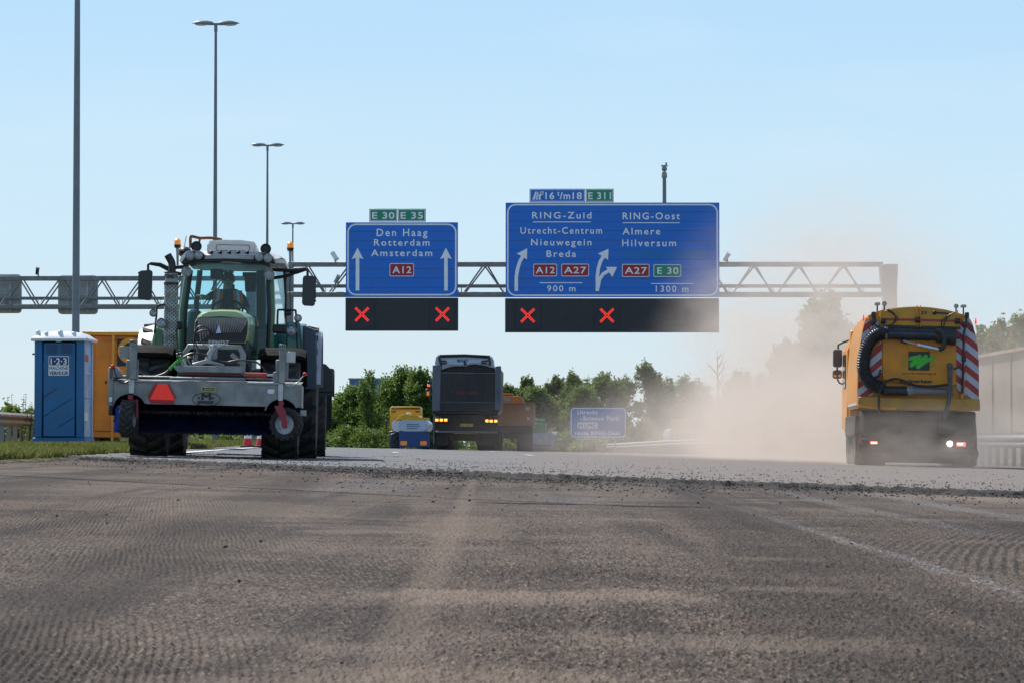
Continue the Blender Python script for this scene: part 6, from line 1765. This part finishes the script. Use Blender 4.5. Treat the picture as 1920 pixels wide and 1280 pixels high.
# front fenders
for s in (-1, 1):
    V = []; n = 12; cx_ = xc + s * 1.0
    for i in range(n + 1):
        a = R(60 + 95 * i / n); c, q = math.cos(a), math.sin(a)
        for (xx, rr_) in ((cx_ - .36, .85), (cx_ - .28, .885), (cx_ + .28, .885), (cx_ + .36, .85), (cx_ + .36, .82), (cx_ - .36, .82)):
            V.append((xx, -rr_ * c * 1.0 + .0, .74 + rr_ * q * 1.06))
    f = [(i * 6 + j, i * 6 + (j + 1) % 6, (i + 1) * 6 + (j + 1) % 6, (i + 1) * 6 + j) for i in range(n) for j in range(6)]
    f += [tuple(range(6)), tuple(range(n * 6, n * 6 + 6))]
    MB().add(V, f).build('front_fender', M('fender_matt_black', (.01, .01, .011), .85, 0, .2, 5, spec=.15), T_)
# side steps and tanks in shade
ab('fuel_tank', 640, 1010, 780, 1200, 1.0, 2.4, m_dk, .05); ab('cab_step', 1340, 1000, 1480, 1250, 1.0, 1.6, m_dk, .03)
# front hitch ------------------------------------------------------
MB().box(xc - .30, xc + .30, -1.2, -.5, .62, 1.05).build('front_weight_frame', m_dk, T_, .03)

# ------------------------------------------------------------------ broom (carried on the front hitch)
bd = -2.25
bo = empty('sweeping_broom', tr.loc, tr.rot, 'grey galvanised sweeping broom with red triangle mounted in front of the tractor', 'broom attachment')
def kb2(name, x0, y0, x1, y1, d0, d1, mat, bevel=.008, par=None):
    p, q = tr.p(*B_(x0, y0), d0), tr.p(*B_(x1, y1), d0)
    return MB().box(p.x, q.x, d0, d1, p.z, q.z).build(name, mat, par or bo, bevel)
def arc_px(cx_, cy_, rx_, ry_, a0, a1, n=9): return [(cx_ + rx_ * math.cos(R(a0 + (a1 - a0) * i / n)), cy_ - ry_ * math.sin(R(a0 + (a1 - a0) * i / n))) for i in range(n + 1)]
face = [(62, 400), (62, 620), (95, 620)] + arc_px(225, 610, 128, 108, 170, 15) + [(370, 583), (800, 592), (1308, 605)] + arc_px(1440, 660, 132, 118, 152, 28) + [(1585, 615), (1600, 430), (1420, 418), (800, 404), (270, 398)]
hs = MB().prism(bQ(face, bd), bd, bd + .06).build('front_plate', m_bgalv, bo, .004)
for s_, (cx_, cy_) in enumerate(((225, 610), (1440, 660))):
    P = bP(arc_px(cx_, cy_, 132, 112 if s_ == 0 else 122, 168, 20 if s_ == 0 else 22, 12), bd - .01); MB().tube(P, .012, 6).build('arch_rim', m_bgalv, hs)
p, q = bP([(62, 398), (1600, 425)], bd)
MB().add([tr.p(*B_(62, 400), bd), tr.p(*B_(1600, 430), bd), (tr.p(*B_(1600, 430), bd).x, bd + .95, tr.p(*B_(1600, 425), bd).z + .05), (p.x, bd + .95, p.z + .05)], [(0, 1, 2, 3)]).build('top_cover', m_bgalv, bo)
MB().tube(bP([(268, 399), (560, 402)], bd - .02), .018, 8).tube(bP([(1170, 415), (1425, 420)], bd - .02), .018, 8).build('edge_tube', m_bgalv2, bo)
kb2('top_beam', 545, 365, 1150, 402, bd - .01, bd + .12, M('beam_blue_grey', (.16, .185, .21), .5, .3, .15, 3, dirt=.2), .01)
kb2('rear_beam', 100, 352, 1600, 396, bd + .25, bd + .40, m_bgalv, .01)
for s_, pts in enumerate(([(62, 290), (110, 280), (150, 330), (170, 372), (100, 372), (66, 400)], [(1372, 330), (1420, 318), (1425, 410), (1372, 410)])):
    MB().prism(bQ(pts, bd), bd - .02, bd + .6).build('end_plate', m_bgalv, bo, .01)
kb2('side_skirt', 58, 290, 92, 600, bd - .02, bd + .9, m_bgalv, .01); kb2('side_skirt', 1588, 430, 1602, 615, bd, bd + .9, m_bgalv, .01)
kb2('rubber_flap', 58, 600, 92, 672, bd - .01, bd + .9, m_dk, .01)
kb2('reflector', 62, 528, 86, 566, bd - .035, bd - .02, m_white, .003); kb2('reflector', 1592, 632, 1640, 680, bd + .1, bd + .12, m_galv, .003)
# triangle
tri = MB().prism(bQ([(432, 420), (543, 423), (596, 522), (578, 580), (392, 574), (374, 515)], bd), bd - .03, bd - .018).build('warning_triangle', M('triangle_dark_red', (.40, .01, .02), .4, 0, .05, 6), bo, .003)
MB().prism(bQ([(452, 421), (528, 423), (590, 553), (390, 547)], bd), bd - .036, bd - .031).build('triangle_face', M('triangle_glow_red', (.85, .03, .015), .3, 0, .03, 6, emit=(1, .03, .01), estr=.12), tri)  # faint glow added to the red face, which is no lamp
for zx, zy in ((490, 438), (487, 522), (575, 522), (420, 522)): q = bP([(zx, zy)], bd - .04)[0]; MB().cyl((q.x, bd - .042, q.z), (q.x, bd - .036, q.z), .009, .009, 8).build('rivet', m_galvd, tri)
lab = kb2('yellow_label', 798, 447, 910, 483, bd - .022, bd - .018, M('label_yellow', (.55, .50, .03), .5), .0, hs); kb2('label_field', 808, 453, 902, 475, bd - .025, bd - .0225, m_dk, 0, lab); kb2('label_text', 820, 460, 896, 468, bd - .028, bd - .0255, m_galv, 0, lab)
MB().prism([(p.x, p.z) for p in bP([(1328, 475), (1338, 465), (1380, 466), (1388, 475), (1386, 492), (1376, 502), (1340, 500), (1330, 492)], bd)], bd - .022, bd - .018).build('white_label', m_white, hs)
# oval logo
P = bP([(840 + 113 * math.cos(2 * math.pi * i / 28), 545 + 52 * math.sin(2 * math.pi * i / 28)) for i in range(29)], bd - .02); MB().tube(P, .004, 4, cap=False).build('oval_mark', m_dk, hs)
def bt(s, a, b, base, cap, bold=.003): text(s, tr.x(B_(a, 0)[0], bd), tr.x(B_(b, 0)[0], bd), tr.z(B_(0, base)[1], bd), cap, bd - .024, m_dk, hs, 1.05, bold=bold)
bt('M', 808, 880, 550, .09, .006); bt('SWEEP', 778, 904, 583, .042, .004); bt('K', 778, 796, 545, .03, .003); bt('M', 888, 906, 545, .03, .003)
# brush
bl, br_ = bP([(112, 720), (1590, 735)], bd + .45); rB = .315; zc = tr.z(B_(0, 722)[1], bd + .45) + .115
MB().cyl((bl.x + .05, bd + .45, zc), (br_.x - .05, bd + .45, zc), .13, .13, 16).build('brush_core', m_dk, bo)
nB = 15000; r2 = np.random.default_rng(4)
bx_ = r2.uniform(bl.x, br_.x, nB); an = r2.uniform(0, 2 * np.pi, nB); L1 = rB * (.9 + .12 * r2.random(nB)); dx_ = r2.normal(0, .012, nB); wv = .0045
c, s = np.cos(an), np.sin(an)
V = np.zeros((nB, 4, 3))
for i, (rr_, sg) in enumerate(((.12, -1), (.12, 1), (None, 1), (None, -1))):
    R_ = L1 if rr_ is None else rr_; ox = (dx_ if rr_ is None else 0) + sg * wv
    V[:, i, 0] = bx_ + ox; V[:, i, 1] = bd + .45 + R_ * c; V[:, i, 2] = zc + R_ * s
o = np_obj('bristles', V.reshape(-1, 3), np.arange(nB * 4).reshape(nB, 4), M('bristle_blue', (.006, .010, .048), .5, 0, .3, 6), bo); o['kind'] = 'stuff'
MB().box(bl.x, br_.x, bd + .80, bd + .84, zc - .12, tr.z(B_(0, 430)[1], bd + .8)).build('rear_hood', m_dk, bo, .01)
# blue bristle tuft sticking out on the left
nT = 500; V = np.zeros((nT, 3, 3)); a, b = bP([(150, 590), (115, 820)], bd + .1)
u = r2.random(nT); V[:, 0] = np.stack([a.x + r2.normal(0, .02, nT), bd + .1 + r2.normal(0, .05, nT), a.z - .1 * u], 1); V[:, 1] = V[:, 0] + [.006, 0, 0]; V[:, 2] = np.stack([b.x + r2.normal(.02, .03, nT), bd + .1 + r2.normal(0, .05, nT), b.z + .12 * u], 1)
o = np_obj('bristle_tuft', V.reshape(-1, 3), np.arange(nT * 3).reshape(nT, 3), M('bristle_bright_blue', (.01, .09, .55), .5), bo); o['kind'] = 'stuff'
# posts that carry the caster wheels
for s_, (xa_, xb_, yt, ym, ye_) in enumerate(((228, 286, 72, 385, 500), (1424, 1476, 106, 420, 560))):
    kb2('caster_post', xa_, yt + 20, xb_ - 8, ym, bd - .12, bd - .01, m_bgalv, .006); kb2('post_cap', xa_ - 1, yt, xb_ - 1, yt + 50, bd - .13, bd - .0, m_bgalv, .006)
    kb2('caster_stem', xa_ - 8, ym, xa_ + 34 if s_ == 0 else xa_ + 28, ye_, bd - .10, bd - .02, m_bgalv2, .006)
    kb2('post_sleeve', xa_ - 28 if s_ == 0 else xa_ - 28, 230, xb_ + 8 if s_ == 0 else xb_ + 18, 390, bd - .01, bd + .04, m_bgalv, .006)
    kb2('mount_plate', *((150, 122, 226, 215) if s_ == 0 else (1478, 165, 1552, 255)), bd - .05, bd - .03, m_bgalv2 if s_ else m_bgalv, .004)
    for k in range(3):
        q = bP([(xa_ + 10 + 16 * k, yt + 18)], bd - .14)[0]; MB().cyl((q.x, bd - .137, q.z), (q.x, bd - .13, q.z), .009, .009, 8).build('bolt_hole', m_dk, bo)
# caster wheels
q = bP([(222, 700)], bd - .05)[0]
wl = wheel(bo, (q.x, bd - .08, q.z), .262, .20, .12, 24, 16, None, lugh=.012, name='caster_wheel', axis_rot=R(-8))
MB().tube(bP([(178, 690), (176, 552), (284, 552), (282, 690)], bd - .08), .024, 8).build('caster_fork', m_forkred, bo); kb2('fork_pivot', 212, 510, 252, 552, bd - .12, bd - .04, m_forkred, .01)
q = bP([(1480, 745)], bd - .05)[0]
wl = wheel(bo, (q.x, bd - .02, q.z), .232, .17, .145, 26, 16, M('rim_white', (.45, .47, .48), .4, .3), lugh=.010, name='caster_wheel', axis_rot=R(68))
MB().prism(bQ([(1385, 600), (1450, 595), (1478, 640), (1494, 745), (1488, 775), (1468, 782), (1448, 768), (1440, 720), (1395, 625)], bd), bd - .20, bd - .17).build('caster_fork', m_forkred, bo, .006); kb2('fork_pivot', 1418, 562, 1458, 600, bd - .14, bd - .04, m_forkred, .01)
# red limit balls on bent rods
for ball_, rod in (((92, 284), [(98, 292), (118, 360), (130, 395), (170, 415), (212, 402)]), ((1628, 346), [(1622, 352), (1575, 405), (1555, 420), (1530, 440), (1480, 432)])):
    MB().tube(smooth_path(bP(rod, bd - .08), 4), .009, 6).build('limit_rod', m_dk if ball_[0] < 500 else m_bgalv2, bo); MB().ball(bP([ball_], bd - .08)[0], .032, 12, 8).build('red_knob', m_red, bo)
# head stock frame and tray
hf = bd + .75
fr2 = [(634, 195), (692, 103), (1120, 115), (1156, 190), (1148, 360), (1105, 360), (1108, 180), (1090, 150), (715, 142), (685, 185), (682, 290), (640, 290)]
MB().prism(bQ(fr2, hf), hf, hf + .09).build('headstock', m_bgalv, bo, .01)
MB().tube(bP([(1040, 185), (1110, 250)], hf + .02), .035, 6).build('gusset', m_bgalv, bo)
MB().prism(bQ([(800, 104), (1015, 106), (900, 150)], hf), hf - .03, hf - .005).build('top_bracket', m_bgalv2, bo, .005)
tp = MB().prism(bQ([(578, 275), (1132, 282), (1138, 322), (1120, 340), (620, 330), (582, 300)], bd + .3), bd + .28, bd + .7).build('tray', m_bgalv, bo, .012)
MB().tube(bP([(732, 272), (845, 240), (980, 282)], bd + .45), .028, 8).build('yoke', m_bgalv2, bo); MB().tube(bP([(852, 235), (868, 180), (905, 130)], bd + .5), [.05, .04, .035], 8).build('top_link', m_bgalv2, bo)
kb2('top_link_head', 862, 110, 925, 232, bd + .5, bd + .6, m_galvd, .02)
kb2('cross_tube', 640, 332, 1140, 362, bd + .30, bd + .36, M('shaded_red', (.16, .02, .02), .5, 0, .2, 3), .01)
a, b = bP([(1150, 350), (1325, 354)], bd + .2); MB().tube([a, b], .036, 12).build('ram_cylinder', M('ram_red', (.38, .06, .05), .4, 0, .1, 4), bo); a2, = bP([(1375, 355)], bd + .2); MB().tube([b, a2], .017, 8).build('ram_rod', m_chrome, bo)
# hoses
for L_, r_ in (([(650, 215), (720, 180), (800, 185), (850, 200)], .016), ([(540, 312), (500, 340), (430, 362), (370, 352), (310, 320), (295, 295)], .016), ([(1010, 250), (1080, 235), (1160, 240), (1190, 290), (1200, 330)], .014), ([(1160, 238), (1240, 250), (1290, 290), (1310, 320)], .014), ([(940, 240), (1000, 250), (1100, 240)], .016),
               ([(745, 210), (742, 60), (765, -20), (815, -35), (870, -5), (905, 45)], .011), ([(800, 190), (755, 100), (760, 30), (800, 0), (860, 5), (900, 60)], .011), ([(615, 180), (605, 60), (600, -20)], .012), ([(600, 185), (640, 175), (640, 200), (600, 205)], .012), ([(220, 250), (250, 262), (280, 240)], .008)):
    MB().tube(smooth_path(bP(L_, bd + .35), 4), r_, 6).build('hydraulic_hose', m_dk, bo)
P = smooth_path(bP([(545, 308), (580, 270), (620, 235), (660, 208)], bd + .33), 12); MB().tube(P, [.026 if i % 2 else .018 for i in range(len(P))], 8).build('spiral_hose', M('coil_green', (.05, .50, .06), .4), bo)
for k in range(4): MB().tube(bP([(690 + 35 * k, 290), (650 + 38 * k, 215 + 8 * k)], bd + .65), .014, 6).build('linkage_rod', m_galvd if k % 2 else m_bgalv2, bo)
kb2('lift_arm', 735, 190, 765, 280, bd + .8, bd + .9, m_galvd, .01)

# ------------------------------------------------------------------ towed implement behind the tractor
tx = tr.x(455, 7.2)
tl = Frame(tr.loc, tr.rot)
t = empty('trailer', (tr.loc.x - .043 * 7.2 + 0, 47 + 7.2, float(GU(-4.7, 54.2))), (0, .02, .043), 'dark trailer with angular mudguards towed close behind the tractor', 'trailer')
tf_ = Frame(tuple(t.location), tuple(t.rotation_euler))
xr2, xl2 = tf_.x(625), tf_.x(398)
mid = tf_.x(455)
for s in (-1, 1):
    wheel(t, (mid + s * 1.22, 0, .62), .62, .52, .32, 30, 16, None, lugh=.03)
    xo = mid + s * 1.60; xi = mid + s * .92
    V = [(xi, -.9, 1.15), (xi, -.62, 1.62), (xi, .62, 1.62), (xi, .9, 1.15), (xi, .9, 1.08), (xi, .58, 1.54), (xi, -.58, 1.54), (xi, -.9, 1.06)]
    Vo = [(xo, y, z - (.10 if z > 1.5 else .02)) for (_, y, z) in V]
    f = [tuple(range(8)), tuple(range(15, 7, -1))] + [(i, i + 8, (i + 1) % 8 + 8, (i + 1) % 8) for i in range(8)]
    MB().add(V + Vo, f).build('mudguard', m_dk, t)
    MB().prism([(xi, 1.1), (xo, 1.1), (xo, 1.46), (xo - s * .14, 1.60), (xi, 1.60)], -.93, -.88).build('mudguard_front', M('guard_black', (.018, .02, .024), .5, 0, .1, 3), t, .02)
    MB().prism([(xi, .5), (xo - s * .04, .5), (xo - s * .04, 1.12), (xi, 1.12)], .86, .9).build('mud_flap', m_rubber, t)
MB().box(mid - 1.0, mid + 1.0, -.7, 3.0, .95, 1.5).build('tank_body', m_dk, t, .05)
MB().box(mid - .08, mid + .08, -2.9, -.7, .75, .9).build('drawbar', m_galvd, t, .01)

# ------------------------------------------------------------------ driver
m_shirt = M('shirt_navy', (.015, .022, .04), .8, 0, .15, 8)
m_skin = M('skin', (.48, .28, .20), .5, 0, .08, 12)
m_hair = M('hair_dark', (.03, .02, .015), .7, 0, .2, 30)
m_vest = M('vest_orange', (1.0, .16, .03), .6, 0, .05, 8)
m_strip = M('vest_reflective', (.55, .6, .62), .4, 0, .05, 8)
pd = cbk - .75
pe = empty('person', tr.loc, tr.rot, 'driver in dark shirt and orange reflective vest sitting in the tractor cab', 'person')
def pp(zx, zy, d=0.0): return tr.p(*A(zx, zy), pd + d)
def skin_obj(name, verts, edges, radii, mat, sub=2, root=0):
    me = bpy.data.meshes.new(name); me.from_pydata([tuple(v) for v in verts], edges, [])
    o = bpy.data.objects.new(name, me); COL.objects.link(o)
    md = o.modifiers.new('skin', 'SKIN'); md.use_smooth_shade = True
    for i, r_ in enumerate(radii):
        sv_ = me.skin_vertices[0].data[i]; sv_.radius = r_ if isinstance(r_, tuple) else (r_, r_); sv_.use_root = (i == root)
    sb_ = o.modifiers.new('sub', 'SUBSURF'); sb_.levels = sub; sb_.render_levels = sub
    dg = bpy.context.evaluated_depsgraph_get(); m2 = bpy.data.meshes.new_from_object(o.evaluated_get(dg))
    bpy.data.objects.remove(o); m2.materials.clear(); m2.materials.append(mat); m2.name = name
    m2.polygons.foreach_set('use_smooth', [True] * len(m2.polygons))
    o = bpy.data.objects.new(name, m2); COL.objects.link(o); o.parent = pe
    return o
vs = [pp(1015, 760), pp(1015, 690), pp(1015, 610), pp(1015, 530), pp(1015, 486), pp(1015, 462), pp(1015, 430, -.01), pp(1015, 392, -.02),      # 0-7 pelvis..head
      pp(955, 515), pp(900, 520, -.03), pp(862, 545, -.16), pp(825, 545, -.36), pp(803, 535, -.44),                                              # 8-12 right arm reaching
      pp(1080, 520), pp(1125, 545, -.04), pp(1155, 610, -.12), pp(1185, 660, -.32), pp(1160, 690, -.42),                                           # 13-17 left arm
      pp(970, 765, -.05), pp(955, 770, -.45), pp(950, 900, -.55), pp(950, 960, -.62), pp(1062, 765, -.05), pp(1080, 770, -.45), pp(1085, 900, -.55), pp(1085, 960, -.62)]
ed = [(0, 1), (1, 2), (2, 3), (3, 4), (4, 5), (5, 6), (6, 7), (3, 8), (8, 9), (9, 10), (10, 11), (11, 12), (3, 13), (13, 14), (14, 15), (15, 16), (16, 17), (0, 18), (18, 19), (19, 20), (20, 21), (0, 22), (22, 23), (23, 24), (24, 25)]
rad = [(.17, .13), (.17, .13), (.18, .12), (.17, .11), .062, .058, (.085, .10), (.088, .10), (.09, .08), .062, .05, .036, .038, (.09, .08), .062, .05, .036, .038, .09, .08, .055, .05, .09, .08, .055, .05]
body = skin_obj('body', vs, ed, rad, m_skin)
# shirt: a slightly larger shell over torso and upper arms
vs2 = [vs[0], vs[1], vs[2], vs[3], vs[4] + Vector((0, 0, -.012)), vs[8], vs[9], vs[10], vs[13], vs[14], vs[15], vs[11].lerp(vs[10], .45), vs[16].lerp(vs[15], .4)]
skin_obj('shirt', vs2, [(0, 1), (1, 2), (2, 3), (3, 4), (3, 5), (5, 6), (6, 7), (3, 8), (8, 9), (9, 10), (7, 11), (10, 12)], [(.18, .14), (.185, .14), (.195, .13), (.185, .12), .070, (.10, .09), .074, .062, (.10, .09), .074, .062, .054, .054], m_shirt)
skin_obj('trousers', [vs[0], vs[18], vs[19], vs[20], vs[21], vs[22], vs[23], vs[24], vs[25]], [(0, 1), (1, 2), (2, 3), (3, 4), (0, 5), (5, 6), (6, 7), (7, 8)], [(.18, .14), .10, .09, .065, .06, .10, .09, .065, .06], M('trousers_navy', (.02, .025, .05), .8))
def band(L_, wd, mat, nm, off):
    P = [pp(a, b, off) for a, b in L_]; mb = MB()
    for i in range(len(P) - 1):
        a, b = P[i], P[i + 1]; mb.add([a + Vector((-wd, 0, 0)), a + Vector((wd, 0, 0)), b + Vector((wd, 0, 0)), b + Vector((-wd, 0, 0)), a + Vector((-wd, .012, 0)), a + Vector((wd, .012, 0)), b + Vector((wd, .012, 0)), b + Vector((-wd, .012, 0))], [(0, 1, 2, 3), (7, 6, 5, 4), (0, 4, 5, 1), (3, 2, 6, 7), (0, 3, 7, 4), (1, 5, 6, 2)])
    mb.build(nm, mat, pe)
for off, L_ in ((-.155, [(938, 478), (935, 540), (915, 610), (912, 640)]), (-.155, [(1088, 490), (1095, 540), (1098, 600), (1100, 630)])):
    band(L_, .075, m_vest, 'vest_panel', off); band([(a, b) for a, b in L_], .022, m_strip, 'reflective_strip', off - .006)
hd = pp(1015, 408, -.02)
MB().ball(hd + Vector((0, .015, .045)), (.100, .112, .095), 16, 10).build('hair', m_hair, pe)
mb = MB()
for i in range(30):
    a = i * .9; rr_ = .075 * (i % 5 + 1) / 5; b = hd + Vector((rr_ * math.cos(a), rr_ * math.sin(a), .12)); mb.tube([b, b + Vector((.01 * math.cos(a), -.01, .032))], [.014, .003], 5)
mb.build('hair_tuft', m_hair, pe)
MB().ball(hd + Vector((0, -.10, -.01)), (.016, .026, .030), 8, 6).build('nose', m_skin, pe)
for s in (-1, 1):
    MB().ball(hd + Vector((s * .038, -.094, .02)), (.014, .008, .008), 8, 6).build('eye', m_dk, pe)
    MB().ball(hd + Vector((s * .098, 0, 0)), (.014, .03, .034), 8, 6).build('ear', m_skin, pe)
MB().ball(hd + Vector((0, -.088, -.055)), (.026, .008, .006), 8, 6).build('mouth', M('lips', (.25, .09, .08), .5), pe)
for base_, dirv, sd in ((vs[12], Vector((-.25, -.9, .25)).normalized(), 1), (vs[17], Vector((-.5, -.7, -.35)).normalized(), -1)):
    side = dirv.cross(Vector((0, 0, 1))).normalized(); up_ = side.cross(dirv)
    for k in range(4):
        r0 = base_ + side * (.027 * (k - 1.5)) + dirv * .01; ln = (.072, .085, .08, .062)[k]
        P = [r0, r0 + dirv * .05, r0 + dirv * (.05 + ln * .45) - up_ * .012, r0 + dirv * (.05 + ln * .7) - up_ * .045]
        skin_obj('finger', P, [(0, 1), (1, 2), (2, 3)], [.011, .0095, .009, .0075], m_skin, 1)
    r0 = base_ + side * (.035 * sd) ; P = [r0, r0 + side * .03 * sd + dirv * .02, r0 + side * .035 * sd + dirv * .06 - up_ * .01]
    skin_obj('thumb', P, [(0, 1), (1, 2)], [.013, .011, .009], m_skin, 1)
# orange bag beside the seat (visible low right in the windscreen)
q = tr.p(*A(1212, 752), cf + .3)
t = empty('orange_bag', tr.loc, tr.rot, 'small orange bundle behind the windscreen right of the bonnet', 'bundle')
MB().ball((q.x, cf + .3, q.z), (.10, .09, .12), 14, 10).build('bundle', M('bag_orange', (.62, .10, .05), .6, 0, .15, 8), t)
MB().ball((q.x + .06, cf + .27, q.z - .02), (.035, .03, .035), 10, 8).build('knot', m_white, t)

# ------------------------------------------------------------------ dust
def dust():
    m, N, L = new_mat('dust_volume')
    o = N.new('ShaderNodeOutputMaterial'); v = N.new('ShaderNodeVolumePrincipled')
    v.inputs['Color'].default_value = (.85, .75, .665, 1); v.inputs['Anisotropy'].default_value = .25
    L.new(v.outputs[0], o.inputs['Volume'])
    P = N.new('ShaderNodeNewGeometry').outputs['Position']
    def blob(c, r, k, p0=1.0, p1=0.0):
        d = N.new('ShaderNodeVectorMath'); d.operation = 'LENGTH'
        m2 = N.new('ShaderNodeVectorMath'); m2.operation = 'SUBTRACT'; m2.inputs[1].default_value = c; L.new(P, m2.inputs[0])
        m3 = N.new('ShaderNodeVectorMath'); m3.operation = 'DIVIDE'; m3.inputs[1].default_value = r; L.new(m2.outputs[0], m3.inputs[0])
        L.new(m3.outputs[0], d.inputs[0])
        return ramp(N, L, d.outputs['Value'], p0, p1, 0, k)
    tot = None
    for b in DUST:
        q = blob(*b); tot = q if tot is None else mth(N, L, 'ADD', tot, q)
    nz_ = noise(N, L, mapping(N, L, P, (.50, .15, .75), (2.3, 0, 1)), 1.0, 6, .66)
    den = mth(N, L, 'MULTIPLY', tot, ramp(N, L, nz_, .34, .64, .08, 1.9))
    L.new(den, v.inputs['Density'])
    return m
DUST = [((8.3, 83, .8), (4.8, 22, 2.8), .165),
        ((7.2, 90, .7), (6.4, 28, 2.4), .045),
        ((9.0, 92, 3.6), (5.2, 30, 5.6), .062),
        ((8.6, 64.6, .45), (2.9, 4.6, 1.25), .34),
        ((7.5, 112, 1.2), (8.5, 36, 4.2), .010),
        ((2.5, 112, .8), (6.0, 30, 2.0), .007),
        ((12.5, 76, 1.4), (4.5, 18, 4.4), .034)]
mb = MB().box(-6, 19, 59.5, 146, -.9, 9.4)
o = mb.build('dust_cloud', dust(), None, smooth=False)
tag(o, 'beige dust cloud whirled up around the sweeper and drifting over the road', 'dust', kind='stuff')
